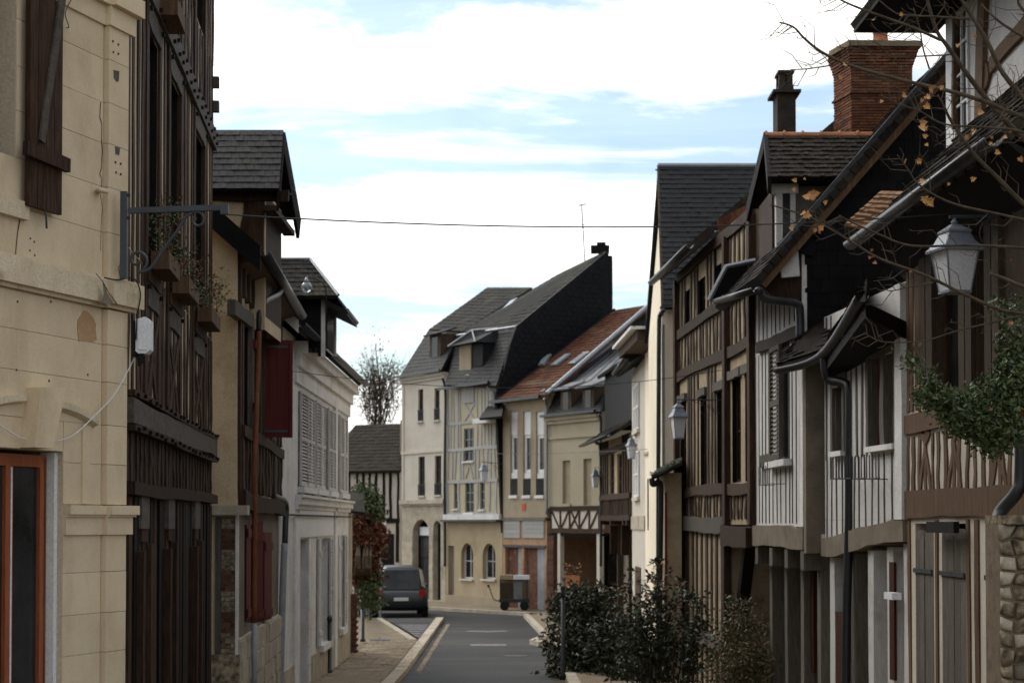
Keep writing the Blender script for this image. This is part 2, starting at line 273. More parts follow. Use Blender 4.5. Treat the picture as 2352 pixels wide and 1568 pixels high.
class Fac:
    """a vertical wall plane, A left to B right as seen; s along, z up, d outwards to the street"""
    def __init__(s, A, B):
        s.A = Vector((A[0], A[1], 0)); s.B = Vector((B[0], B[1], 0)); s.u = (s.B-s.A).normalized(); s.L = (s.B-s.A).length
        s.n = Vector((s.u.y, -s.u.x, 0))      # outward
    def W(s, a, z, d=0): return s.A+s.u*a+s.n*d+Vector((0, 0, z))
    def hit(s, px, py, d=0):
        r = ray(px, py); o = Vector((0, 0, EYE)); A = s.A+s.n*d
        t = (A-o).dot(s.n)/r.dot(s.n); p = o+r*t
        return ((p-s.A).dot(s.u), p.z)
    def H(s, p, d=0):
        a, z = s.hit(p[0], p[1], d); return s.W(a, z, d)
    def rect(s, x0, y0, x1, y1, d=0):
        xm, ym = (x0+x1)/2, (y0+y1)/2
        a0 = s.hit(x0, ym, d)[0]; a1 = s.hit(x1, ym, d)[0]; z1 = s.hit(xm, y0, d)[1]; z0 = s.hit(xm, y1, d)[1]
        return (min(a0, a1), max(a0, a1), z0, z1)
    def hexa(s, mb, a0, a1, z0, z1, d0, d1):
        return mb.hexa([s.W(a0, z0, d1), s.W(a1, z0, d1), s.W(a1, z0, d0), s.W(a0, z0, d0), s.W(a0, z1, d1), s.W(a1, z1, d1), s.W(a1, z1, d0), s.W(a0, z1, d0)])
    def box(s, name, m, par, a0, a1, z0, z1, d0, d1): return s.hexa(MB(), a0, a1, z0, z1, d0, d1).build(name, m, par)
    def bx(s, name, m, par, R, d0, d1): return s.box(name, m, par, *s.rect(*R), d0, d1)
    def beam(s, name, m, par, p0, p1, w, d0, d1, seg=4, wob=.012):
        """a timber from (s,z) p0 to p1, its sides slightly wavering"""
        p0 = Vector((p0[0], p0[1])); p1 = Vector((p1[0], p1[1])); t = (p1-p0); L = t.length
        if L < 1e-6: return
        t /= L; nn = Vector((-t.y, t.x)); mb = MB(); rings = []; ph = random.random()*6
        for i in range(seg+1):
            k = i/seg; c = p0+t*L*k+nn*(wob*math.sin(ph+k*5)+jt(wob*.5) if 0 < i < seg else 0); h = w/2*(1+jt(.1)); dd = jt(wob*.3)
            a, b = c-nn*h, c+nn*h
            rings.append([s.W(a.x, a.y, d0), s.W(b.x, b.y, d0), s.W(b.x, b.y, d1+dd), s.W(a.x, a.y, d1+dd)])
        fs = []
        for i in range(seg):
            for j in range(4): fs.append((i*4+j, i*4+(j+1) % 4, i*4+4+(j+1) % 4, i*4+4+j))
        fs += [(3, 2, 1, 0), tuple(seg*4+j for j in range(4))]
        return mesh(name, [v for r in rings for v in r], fs, m, par)
    def pb(s, name, m, par, q0, q1, w, d0, d1, **k): return s.beam(name, m, par, s.hit(*q0, d1), s.hit(*q1, d1), w, d0, d1, **k)
    def studs(s, par, m, a0, a1, n, z0, z1, w, d0, d1, name='stud', skip=(), lean=.03, wob=.02, wj=.3):
        for i in range(n):
            a = a0+(a1-a0)*(i/(n-1) if n > 1 else .5)+jt(.03); zz0 = z0(a) if callable(z0) else z0; zz1 = z1(a) if callable(z1) else z1
            if any(k0-w*.4 < a < k1+w*.4 for k0, k1 in skip): continue
            s.beam(name, m, par, (a+jt(lean), zz0), (a+jt(lean), zz1), w*(1+jt(wj)), d0, d1, wob=wob)
    def wall(s, name, m, par, a0, a1, z0, z1, holes=(), th=.3, d=0, rev=.25, rm=None):
        """front skin with real openings and reveals"""
        S = sorted({a0, a1, *[min(max(h[i], a0), a1) for h in holes for i in (0, 1)]}); Z = sorted({z0, z1, *[min(max(h[i], z0), z1) for h in holes for i in (2, 3)]})
        mb = MB()
        def q(*c): k = len(mb.v); mb.v += list(c); mb.f.append(tuple(range(k, k+len(c))))
        for i in range(len(S)-1):
            for j in range(len(Z)-1):
                ca, cz = (S[i]+S[i+1])/2, (Z[j]+Z[j+1])/2
                if any(h[0] < ca < h[1] and h[2] < cz < h[3] for h in holes): continue
                q(s.W(S[i], Z[j], d), s.W(S[i+1], Z[j], d), s.W(S[i+1], Z[j+1], d), s.W(S[i], Z[j+1], d))
        front = mb
        for h in holes:
            x0, x1, y0, y1 = h; e = d-rev
            if rm: mb = MB()
            q(s.W(x0, y0, d), s.W(x0, y1, d), s.W(x0, y1, e), s.W(x0, y0, e)); q(s.W(x1, y0, e), s.W(x1, y1, e), s.W(x1, y1, d), s.W(x1, y0, d))
            q(s.W(x0, y1, d), s.W(x1, y1, d), s.W(x1, y1, e), s.W(x0, y1, e)); q(s.W(x0, y0, e), s.W(x1, y0, e), s.W(x1, y0, d), s.W(x0, y0, d))
            if rm: mb.build('reveal', rm, par)
        mb = front
        b = d-max(th, rev+.02)
        q(s.W(a1, z0, b), s.W(a0, z0, b), s.W(a0, z1, b), s.W(a1, z1, b)); q(s.W(a0, z0, b), s.W(a0, z0, d), s.W(a0, z1, d), s.W(a0, z1, b))
        q(s.W(a1, z0, d), s.W(a1, z0, b), s.W(a1, z1, b), s.W(a1, z1, d)); q(s.W(a0, z1, d), s.W(a1, z1, d), s.W(a1, z1, b), s.W(a0, z1, b))
        return mb.build(name, m, par)
    def window(s, par, R, fm='wood_dark', gm='glass', rec=.14, fw=.06, nx=1, ny=1, sill=None, name='window', mw=.03, ft=.05):
        a0, a1, z0, z1 = R; mb = MB(); e = -rec
        for c in ((a0, a0+fw, z0, z1), (a1-fw, a1, z0, z1), (a0+fw, a1-fw, z1-fw, z1), (a0+fw, a1-fw, z0, z0+fw)): s.hexa(mb, *c, e, e+ft)
        iw, ih = a1-a0-2*fw, z1-z0-2*fw
        for i in range(1, nx): c = a0+fw+iw*i/nx; s.hexa(mb, c-mw/2, c+mw/2, z0+fw, z1-fw, e+.004, e+ft-.006)
        for j in range(1, ny): c = z0+fw+ih*j/ny; s.hexa(mb, a0+fw, a1-fw, c-mw/2, c+mw/2, e+.006, e+ft-.009)
        wd = mb.build(name, fm, par)
        for i in range(nx): s.box('pane', gm, wd, a0+fw*.8+iw*i/nx, a0+fw*1.1+iw*(i+1)/nx, z0+fw*.8, z1-fw*.8, e-.012, e+.012)
        if sill: s.box('sill', sill, wd, a0-.06, a1+.06, z0-.07, z0-.002, -rec, .09)
        return wd
    def louvre(s, par, R, m, d0, d1, n=14, name='shutter', fw=.05):
        a0, a1, z0, z1 = R; mb = MB(); zm = z0+(z1-z0)*.5
        for c in ((a0, a0+fw, z0, z1), (a1-fw, a1, z0, z1), (a0+fw, a1-fw, z1-fw, z1), (a0+fw, a1-fw, z0, z0+fw), (a0+fw, a1-fw, zm-fw*.7, zm+fw*.7)): s.hexa(mb, *c, d0, d1)
        sh = mb.build(name, m, par); mb = MB()
        for i in range(n):
            z = z0+fw+(z1-z0-2*fw)*(i+.5)/n; h = (z1-z0)/n*.42
            mb.hexa([s.W(a0+fw, z-h, d1-.008), s.W(a1-fw, z-h, d1-.008), s.W(a1-fw, z-h+.012, d1-.014), s.W(a0+fw, z-h+.012, d1-.014),
                     s.W(a0+fw, z+h*.5, d0+.002), s.W(a1-fw, z+h*.5, d0+.002), s.W(a1-fw, z+h*.5+.012, d0), s.W(a0+fw, z+h*.5+.012, d0)])
        mb.build('slats', m, sh, kind='stuff'); return sh
    def planks(s, par, R, m, d0, d1, n=3, name='shutter', batten=True, gap=.006):
        a0, a1, z0, z1 = R; o = None; wd = (a1-a0)/n
        root = s.box(name, m, par, a0, a1, z0+.002, z1-.002, d0, d0+(d1-d0)*.35)
        for i in range(n): s.box('plank', m, root, a0+wd*i+gap/2, a0+wd*(i+1)-gap/2, z0, z1, d0+(d1-d0)*.36, d1+jt(.002))
        if batten:
            for k in (.12, .86): zc = z0+(z1-z0)*k; s.box('batten', m, root, a0+.01, a1-.01, zc-.05, zc+.05, d1+.002, d1+.025)
        return root
def tiles(par, q, rows, cols, m, name='slate', th=.02, gap=.06, maxobj=300, jit=.02, over=.35, first='top', stag=True):
    """lap pieces on a roof or wall quad q = eave left, eave right, top right, top left"""
    e0, e1, r1, r0 = [Vector(v) for v in q]; nrm = (e1-e0).cross(r0-e0).normalized()
    if nrm.z < -.2: nrm = -nrm
    rest = MB(); cnt = 0
    order = range(rows)
    for r in order:
        v0, v1 = r/rows, min(1, (r+1+over)/rows)
        off = .5 if (stag and r % 2) else 0
        for c in range(-1 if off else 0, cols):
            u0, u1 = max(0, (c+off+gap/2)/cols), min(1, (c+off+1-gap/2)/cols)
            if u1-u0 < .15/cols: continue
            def B(u, v): return (e0*(1-u)+e1*u)*(1-v)+(r0*(1-u)+r1*u)*v
            j = jt(jit)/rows; t2 = th*(1+jt(.4)); lo = nrm*(.004+t2); li = nrm*.004
            a, b, cc, d = B(u0, max(0, v0+j))+lo, B(u1, max(0, v0+j+jt(jit*.3)/rows))+lo, B(u1, v1)+li, B(u0, v1)+li
            k = [a-nrm*t2, b-nrm*t2, cc-nrm*.002, d-nrm*.002, a, b, cc, d]
            if cnt < maxobj: MB().hexa(k).build(name, m, par)
            else: rest.hexa(k)
            cnt += 1
    if rest.v: rest.build(name+'s', m, par, kind='stuff')
def slab(par, q, m, th=.12, name='roof', dz=None):
    q = [Vector(v) for v in q]; nrm = (q[1]-q[0]).cross(q[3]-q[0]).normalized()
    if nrm.z < 0: nrm = -nrm
    return MB().hexa([v-nrm*th for v in q]+q).build(name, m, par)
def gutter(par, pts, r=.07, m='zinc_dark', name='gutter'):
    """half-round trough along a polyline"""
    pts = [Vector(p) for p in pts]; mb = MB(); k = 8; rings = []
    for i, p in enumerate(pts):
        t = (pts[min(i+1, len(pts)-1)]-pts[max(i-1, 0)]).normalized(); sd_ = t.cross(Vector((0, 0, 1))).normalized()
        ro = [p+sd_*r*math.cos(math.pi+math.pi*j/k)+Vector((0, 0, 1))*r*math.sin(math.pi+math.pi*j/k) for j in range(k+1)]
        ri = [p+sd_*r*.86*math.cos(2*math.pi-math.pi*j/k)+Vector((0, 0, 1))*r*.86*math.sin(2*math.pi-math.pi*j/k) for j in range(k+1)]
        rings.append(ro+ri)
    n = len(rings[0]); fs = []
    for i in range(len(pts)-1):
        for j in range(n): fs.append((i*n+j, i*n+(j+1) % n, (i+1)*n+(j+1) % n, (i+1)*n+j))
    fs += [tuple(range(n-1, -1, -1)), tuple((len(pts)-1)*n+j for j in range(n))]
    return mesh(name, [v for r_ in rings for v in r_], fs, m, par, True)
def sm(pts, n=6):
    """smooth a polyline (Catmull-Rom)"""
    pts = [Vector(p) for p in pts]; out = []
    for i in range(len(pts)-1):
        p0, p1, p2, p3 = pts[max(i-1, 0)], pts[i], pts[i+1], pts[min(i+2, len(pts)-1)]
        for k in range(n):
            t = k/n; out.append(.5*((2*p1)+(p2-p0)*t+(2*p0-5*p1+4*p2-p3)*t*t+(3*p1-p0-3*p2+p3)*t**3))
    return out+[pts[-1]]
def pipe(par, pts, r=.045, m='zinc_dark', name='downpipe', smooth_n=5):
    return MB().tube(sm(pts, smooth_n), r, 10).build(name, m, par, True)
def leafmesh(mb, c, size, aspect=.5, droop=0, nrm=None):
    d = Vector((jt(1), jt(1), jt(1)-droop)); d = d.normalized() if d.length > .01 else Vector((1, 0, 0))
    sdv = d.cross(Vector((jt(1), jt(1), jt(1)))); sdv = sdv.normalized() if sdv.length > .01 else d.orthogonal()
    up = d.cross(sdv)*size*.12; L = size*random.uniform(.7, 1.3); h = L*aspect*.5
    mb.add([c, c+d*L*.45+sdv*h+up, c+d*L-up, c+d*L*.45-sdv*h+up], [(0, 1, 2, 3)])
def blob_pts(blobs, n):
    out = []; tot = sum(b[1][0]*b[1][1]*b[1][2] for b in blobs)
    for c, r in blobs:
        for i in range(max(1, int(n*r[0]*r[1]*r[2]/tot))):
            while True:
                p = Vector((jt(1), jt(1), jt(1)))
                if p.length <= 1: break
            p *= (.35+.65*random.random()**.5)/max(p.length, .3) if random.random() < .6 else 1
            out.append(Vector(c)+Vector((p.x*r[0], p.y*r[1], p.z*r[2])))
    return out
def clumped(blobs, nclump, per, cr):
    for c in blob_pts(blobs, nclump):
        for i in range(per): yield c+Vector((random.gauss(0, cr), random.gauss(0, cr), random.gauss(0, cr)))
# ================================================================ ground
def gsheet(name, m, x0, x1, y0, y1, nx, ny, dz=0, fx=None, kind='structure'):
    vs = []; fs = []
    for j in range(ny+1):
        Y = y0+(y1-y0)*j/ny
        for i in range(nx+1):
            a, b = (x0, x1) if fx is None else fx(Y)
            vs.append((a+(b-a)*i/nx, Y, ground_z(Y)+dz))
    for j in range(ny):
        for i in range(nx): k = j*(nx+1)+i; fs.append((k, k+1, k+nx+2, k+nx+1))
    o = mesh(name, vs, fs, m); o['kind'] = kind; return o
gsheet('ground', 'soil', -400, 400, -60, 60, 8, 60, -.02)
o = mesh('ground', [(-400, 60, -.02), (400, 60, -.02), (400, 900, -.02), (-400, 900, -.02)], [(0, 1, 2, 3)], 'soil'); o['kind'] = 'structure'
# road: straight down the street, then bending left past the white house
def gpoly(name, m, pts, z, kind='structure'):
    o = mesh(name, [(x, y, z) for x, y in pts], [tuple(range(len(pts)))], m); o['kind'] = kind; return o
road = gsheet('road', 'asphalt', -2.37, .9, -30, 46, 2, 60, 0.0)
farL, farR = G(984, 1400), G(1213, 1414)
gpoly('road', 'asphalt', [(-2.37, 46.0), (.9, 46.0), (.66, 48.5), (1.15, 50.5), (.62, 62.9), (farR.x, farR.y), (farL.x, farL.y), (-7, 74.2), (-14, 86), (-19, 84), (-12, 68), (-6.2, 61.5), (-2.5, 60.8)], .001)
gsheet('pavement', 'paving_far', -12, -2.62, -30, 48.0, 2, 60, .11)
gpoly('pavement', 'paving_far', [(-12, 48.0), (-2.62, 48.0), (-2.72, 49.5), (-4.55, 60.3), (-6.6, 61.4), (-12.3, 67.6), (-30, 67.6), (-30, 48)], .111)
gsheet('pavement', 'paving_far', 1.12, 12, -30, 48.0, 2, 60, .11)
gpoly('pavement', 'paving_far', [(.7, 48.95), (.95, 48.2), (1.5, 48.0), (1.5, 63.6), (.64, 62.8), (1.14, 51.2)], .108)
gpoly('pavement', 'paving_far', [(1.12, 48.0), (14, 48.0), (14, 66), (.9, 63.5), (1.35, 51), (1.0, 49)], .112)
un = (farR-farL).normalized(); fn = Vector((-un.y, un.x, 0))
gpoly('pavement', 'paving_far', [(farR.x+.15, farR.y+.0), (farR.x+6, farR.y-3), (farR.x+13, farR.y+14), (-10, 95), (-14.6, 87), (-7.2, 74.7), (farL.x, farL.y+.25)], .10)
def kerb_line(pts, wd=.22, z=.125, L=1.0):
    for (x0, y0), (x1, y1) in zip(pts[:-1], pts[1:]):
        a, b = Vector((x0, y0, 0)), Vector((x1, y1, 0)); D = b-a; n = max(1, round(D.length/L)); t = D/n; sd_ = Vector((-t.y, t.x, 0)).normalized()*wd
        for i in range(n):
            p, q = a+t*(i+.006), a+t*(i+.994); zz = z+jt(.004)+ground_z(p.y); zq = z+jt(.004)+ground_z(q.y); lo = Vector((0, 0, -.05))
            MB().hexa([p+lo, q+lo, q+sd_+lo, p+sd_+lo, p+Vector((0, 0, zz)), q+Vector((0, 0, zq)), q+sd_+Vector((0, 0, zq)), p+sd_+Vector((0, 0, zz))]).build('kerb_stone', 'kerb', KERB)
KERB = bpy.data.objects.new('kerb', None); COL.objects.link(KERB); KERB['kind'] = 'structure'; ROOTPOS['kerb'] = Vector()
kerb_line([(-2.37, 30), (-2.37, 60.6)], .26)
kerb_line([(-2.66, 49.0), (-4.5, 60.2)], .2, .13)
kerb_line([(1.14, 48.2), (1.14, 30)], -.24 if False else .24)
kerb_line([(.62, 62.7), (1.12, 51.2)], -.2, .13); kerb_line([(1.12, 51.2), (.68, 48.9)], -.2, .13); kerb_line([(.68, 48.9), (.92, 48.2)], -.2, .13)
kerb_line([(farL.x, farL.y), (farR.x, farR.y)], .22)
# laid slabs of the left pavement, picked out as far as they show
PAV = bpy.data.objects.new('pavement_slabs', None); COL.objects.link(PAV); PAV['kind'] = 'structure'; ROOTPOS['pavement_slabs'] = Vector()
y = 34.0; r = 0
while y < 48:
    h = .34; x = -4.15-(r % 2)*.22
    while x < -2.72:
        x1 = min(x+.44, -2.66)
        if x1-x > .1 and x > -4.3:
            z0 = ground_z(y+h/2)+.112; MB().box(x+.006, x1-.006, y+.006, y+h-.006, z0-.04, z0+.012+jt(.004)).build('paving_slab', 'paving', PAV)
        x += .44
    y += h; r += 1
# parking bay beside the road, with painted bars
gpoly('parking_bay', 'asphalt', [(-2.64, 49.6), (-2.64, 60.5), (-4.4, 60.1)], .118)
for i in range(6):
    yy = 50.6+i*1.05; k = (yy-49.6)/10.6; MB().box(-2.70-k*1.55, -2.70, yy, yy+.34, .1185, .1225).build('bay_stripe', 'paint', bpy.data.objects['parking_bay'])
# worn white arrows on the asphalt
def arrow(Y, L, xm=-.62, nm='road_marking'):
    o = mesh(nm, [(xm-.5, Y, .0055), (xm+.5, Y, .0055), (xm+.5, Y+L, .0055), (xm-.5, Y+L, .0055)], [(0, 1, 2, 3)], 'paint'); o['kind'] = 'structure'; return o
def chev(Y, wd, xm):
    o = mesh('road_marking', [(xm-wd, Y+.75, .0055), (xm-wd, Y+.35, .0055), (xm, Y, .0055), (xm+wd, Y+.35, .0055), (xm+wd, Y+.75, .0055), (xm, Y+.5, .0055)], [(0, 1, 2, 5), (5, 2, 3, 4)], 'paint'); o['kind'] = 'structure'
def strip(name, m, x0, x1, y0, y1, z): o = mesh(name, [(x0, y0, z), (x1, y0, z), (x1, y1, z), (x0, y1, z)], [(0, 1, 2, 3)], m); o['kind'] = 'structure'
strip('gutter_setts', 'paving', -2.2, -2.08, 40, 58.5, .005)
for x, y in ((.1, 44.6), (-1.5, 56)): MB().lathe((x, y, .002), [(.33, 0), (.33, .006), (.3, .008)], 20).build('manhole_cover', 'iron_black').__setitem__('kind', 'structure')
chev(37.2, .72, -.62); chev(54.3, .62, -.78); arrow(48.3, .6, -.66)
# manhole cover on the pavement
mh = G(872, 1478); MB().lathe((mh.x, mh.y, .118), [(.3, 0), (.3, .008), (.27, .012)], 20).build('manhole_cover', 'iron', None).__setitem__('kind', 'structure')
# ================================================================ cream house, front left
B1 = Vector((*col(279, 14.0), 0)); d1 = Vector((.314, .949, 0)).normalized(); A1 = B1-d1*5.5
F1 = Fac((A1.x, A1.y), (B1.x, B1.y)); g1 = ground_z(13)
t = thing('cream_house', 'cream rendered house at the left edge with moulded pilaster and brown window', 'house', (A1.x, A1.y, g1))
aw = F1.hit(*zA(75, 500))[0]; zs_ = F1.hit(*zA(50, 915))[1]; al = F1.hit(*zB(288, 900))[0]; zl = F1.hit(*zB(200, 500))[1]
ap = F1.hit(*zA(472, 700))[0]; ac = F1.L
holes = [(aw-1.25, aw, zs_, 7.6), (al-1.5, al, g1+.35, zl)]
F1.wall('wall', 'joint', t, 0, ac, g1-.5, 11.0, holes, th=4.5, d=-.008, rev=.3)
zj = [F1.hit(*zA(535, y))[1] for y in (-290, -95, 105, 300, 497, 682, 880, 1085, 1300)]
zj2 = [F1.hit(*zB(530, y))[1] for y in (-135, 25, 195, 390, 568, 750)]; zj3 = [F1.hit(*zB(530, y))[1] for y in (885, 1052, 1237, 1415, 1600, 1790)]
gp = .004
def blockrow(a0, a1, z0, z1, d1_, brk=None):
    xs = [a0]+([b for b in (brk or []) if a0+.08 < b < a1-.08])+[a1]
    for x0, x1 in zip(xs[:-1], xs[1:]):
        mb = MB(); b = .006
        o = F1.hexa(mb, x0+gp/2, x1-gp/2, z0+gp/2, z1-gp/2, -.03, d1_+jt(.0015)).build('block', 'cream', t)
for zz in (zj, zj2, zj3):
    for i in range(len(zz)-1):
        z1_, z0_ = zz[i], zz[i+1]
        blockrow(ap+.012, ac, z0_, z1_, .045)              # pilaster blocks
        hl = aw if z0_ > zs_-.02 else (al if z1_ < zl+.02 else 0.0)
        if hl == 0.0 and z0_ < zl < z1_:
            blockrow(al, ap, z0_, z1_, 0); blockrow(ap-2.2, al, zl+.002, z1_, 0, [ap-.9, ap-1.6])
        elif hl == 0.0: blockrow(ap-2.4, ap, z0_, z1_, 0, [ap-.75+(i % 2)*.35, ap-1.5+(i % 2)*.35])
        else: blockrow(hl, ap, z0_, z1_, 0)
# string course and capitals
def moulding(name, R, prof, m='cream_dirty'):
    """profile bands (z from, z to, depth) under each other as one moulded piece"""
    mb = MB(); a0, a1 = R
    for z0_, z1_, dd in prof: F1.hexa(mb, a0, a1+dd, z0_, z1_, -.02, dd)
    return mb.build(name, m, t)
zt = F1.hit(*zA(455, 1275))[1]; zb_ = F1.hit(*zA(450, 1392))[1]
moulding('string_course', (0, ap-.03), [(zb_, zt-.02, .075), (zt-.019, zt, .06), (zb_-.03, zb_-.001, .035)])
moulding('string_course', (ap-.028, ac), [(zb_, zt-.012, .125), (zt-.011, zt+.006, .10), (zb_-.03, zb_-.001, .08)])
zt = F1.hit(*zB(540, 755))[1]; zm_ = F1.hit(*zB(540, 795))[1]; zb_ = F1.hit(*zB(540, 885))[1]
moulding('capital', (al+.012, ap-.004), [(zm_, zt, .06), (zb_, zm_-.02, .022), (zm_-.019, zm_-.001, .04)], 'cream'); moulding('capital', (ap-.002, ac), [(zm_, zt+.003, .105), (zb_, zm_-.018, .066), (zm_-.017, zm_-.001, .085)], 'cream')
zt = F1.hit(*zA(540, 5))[1]; zm_ = F1.hit(*zA(540, 60))[1]; zb_ = F1.hit(*zA(540, 150))[1]
moulding('capital', (aw+.1, ap-.004), [(zm_, zt+.04, .07), (zb_, zm_-.002, .022)], 'cream'); moulding('capital', (ap-.002, ac), [(zm_, zt+.045, .12), (zb_, zm_-.002, .068)], 'cream')
# keystone and hood mould over the lower window
k4 = [F1.hit(*zB(*p)) for p in ((118, 212), (236, 212), (176, 492), (90, 486))]
MB().prism([F1.W(a, z, .13) for a, z in k4], F1.n*-.2).build('keystone', 'cream', t)
def hood(pts, w_, d):
    q = [F1.H(zB(*p), 0) for p in pts]; q = sm(q, 5); mb = MB(); up = Vector((0, 0, 1))
    for i in range(len(q)-1):
        a, b = q[i], q[i+1]
        mb.hexa([a-up*w_+F1.n*-.02, b-up*w_+F1.n*-.02, b+F1.n*-.02, a+F1.n*-.02, a-up*w_*.6+F1.n*d, b-up*w_*.6+F1.n*d, b+F1.n*d, a+F1.n*d])
    mb.build('hood_mould', 'cream_dirty', t)
hood([(236, 268), (300, 285), (365, 312), (428, 352)], .085, .05); hood([(-260, 330), (-120, 285), (0, 250), (96, 240)], .085, .05)
F1.box('jamb_fillet', 'cream', t, F1.hit(*zB(372, 500))[0], F1.hit(*zB(408, 500))[0], F1.hit(*zB(390, 745))[1], F1.hit(*zB(390, 385))[1], -.01, .016)
# sill of the upper window
zt = F1.hit(*zA(50, 915))[1]; zb_ = F1.hit(*zA(60, 1000))[1]
F1.box('sill', 'cream_dirty', t, aw-1.35, F1.hit(*zA(110, 960))[0], zb_, zt, -.28, .05)
# windows
wu = F1.window(t, (aw-1.2, aw-.002, zs_+.02, 7.55), 'wood_dark', rec=.26, fw=.07, nx=2, ny=3)
F1.box('lining', 'white_clean', t, al-.05, al-.003, g1+.36, zl-.004, -.17, -.045)
ar_ = F1.hit(*zB(212, 900), -.11)[0]; am_ = F1.hit(*zB(42, 900), -.11)[0]; zt = zl-.03
mb = MB(); e = -.17
for c in ((ar_-.085, ar_, g1+.4, zt), (am_-.045, am_+.045, g1+.4, zt-.09), (am_, ar_-.085, zt-.09, zt), (am_+.045, ar_-.085, g1+.4, g1+.55), (2*am_-ar_, 2*am_-ar_+.085, g1+.4, zt), (2*am_-ar_+.085, am_, zt-.09, zt)): F1.hexa(mb, *c, e, e+.06)
wl = mb.build('window', 'orange_wood', t)
F1.box('pane', 'glass', wl, am_+.04, ar_-.08, g1+.5, zt-.08, e+.015, e+.03); F1.box('pane', 'glass', wl, 2*am_-ar_+.08, am_-.04, g1+.5, zt-.08, e+.015, e+.03)
F1.box('bead', 'plastic', wl, am_+.012, am_+.024, g1+.42, zt-.1, e+.061, e+.068); F1.box('bead', 'wood_warm', wl, ar_-.03, ar_-.018, g1+.42, zt-.02, e+.061, e+.066)
F1.box('curtain', 'greywhite', wl, am_+.3, am_+.42, g1+.5, zt-.1, e-.12, e-.10)
# open shutter of the upper window
R = F1.rect(*zA(142, 900), *zA(294, 965), .1); R = (R[0], R[1], R[2], 7.3)
s_ = F1.planks(t, R, 'wood_dark', .045, .085, 4, batten=False, gap=.008)
zq = F1.hit(*zA(220, 720), .1)[1]; F1.beam('batten', 'wood_dark', s_, (R[0]-.09, zq+.005), (R[1]+.035, zq-.02), .105, .087, .135, wob=.004)
F1.pb('brace', 'wood_plate', s_, zA(196, 650), zA(300, -80), .075, .088, .105, wob=.006)
MB().tube(sm([F1.H(zA(205, 965), .07), F1.H(zA(212, 1000), .08), F1.H(zA(214, 1050), .08)], 3), .008, 6).build('latch_hook', 'iron_black', s_)
MB().tube(sm([F1.H(zA(330, -5), .03), F1.H(zA(300, 60), .04), F1.H(zA(312, 110), .04), F1.H(zA(316, 128), .03), F1.H(zA(305, 128), .03)], 4), .004, 6).build('wire_stay', 'iron', s_)
# wear: bare patch, cracks, little holes
def flat(name, frm, pts, d, m, th=.004): MB().prism([F1.W(*F1.hit(*frm(*p), d), d) for p in pts], F1.n*-th).build(name, m, t)
flat('bare_patch', zA, [(358, 1468), (378, 1440), (384, 1425), (400, 1428), (412, 1440), (430, 1460), (441, 1490), (440, 1520), (446, 1560), (425, 1568), (400, 1560), (362, 1568), (355, 1500)], .003, 'bare')
flat('bare_patch', zA, [(474, 1300), (486, 1318), (494, 1345), (508, 1368), (520, 1390), (492, 1398), (470, 1390), (478, 1350)], .128, 'greyrend')
flat('bare_patch', zA, [(522, 322), (548, 328), (546, 372), (538, 378), (524, 360)], .048, 'wood_plate'); flat('bare_patch', zA, [(530, 672), (552, 680), (548, 712), (532, 708)], .048, 'wood_plate')
def crack(frm, pts, d, w_=.006):
    q = [F1.H(frm(*p), d) for p in pts]; mb = MB(); up = Vector((0, 0, 1))
    for a, b in zip(q[:-1], q[1:]):
        t_ = (b-a).normalized(); sd_ = t_.cross(F1.n).normalized()*w_*random.uniform(.4, 1.3)
        mb.hexa([a-sd_, a+sd_, b+sd_*.8, b-sd_*.8, a-sd_+F1.n*.002, a+sd_+F1.n*.002, b+sd_*.8+F1.n*.002, b-sd_*.8+F1.n*.002])
    mb.build('crack', 'crackm', t)
crack(zA, [(462, 470), (458, 540), (468, 570), (466, 640), (470, 690), (466, 770), (458, 800), (468, 820), (462, 900), (470, 960), (464, 1040), (462, 1150)], .004, .0035)
crack(zA, [(90, 1010), (82, 1060), (75, 1120), (70, 1175)], .003); crack(zA, [(20, 1160), (60, 1170), (120, 1188), (200, 1205), (280, 1228), (340, 1248)], .003, .004)
crack(zA, [(440, 1255), (470, 1290), (500, 1345), (540, 1400)], .13, .006); crack(zA, [(560, 1190), (545, 1230), (552, 1280)], .05, .005)
for p in ((140, 1095), (158, 1110), (138, 1150), (160, 1172), (82, 1385), (235, 1385), (520, 190), (545, 205), (522, 240), (545, 248), (532, 745), (556, 752), (535, 792), (556, 800)):
    flat('pock_mark', zA, [(p[0]-3, p[1]-5), (p[0]+3, p[1]-4), (p[0]+3, p[1]+5), (p[0]-3, p[1]+5)], .049 if p[0] > 470 else .003, 'crackm')
for p in ((76, 130), (226, 180), (404, 152)): flat('pock_mark', zB, [(p[0]-2, p[1]-5), (p[0]+3, p[1]-4), (p[0]+3, p[1]+6), (p[0]-2, p[1]+5)], .003, 'crackm')
MB().tube([F1.H(zA(450, 880), .0), F1.H(zA(455, 872), .06), F1.H(zA(492, 880), .09)], .02, 8).build('pipe_stub', 'cream_dirty', t, True)
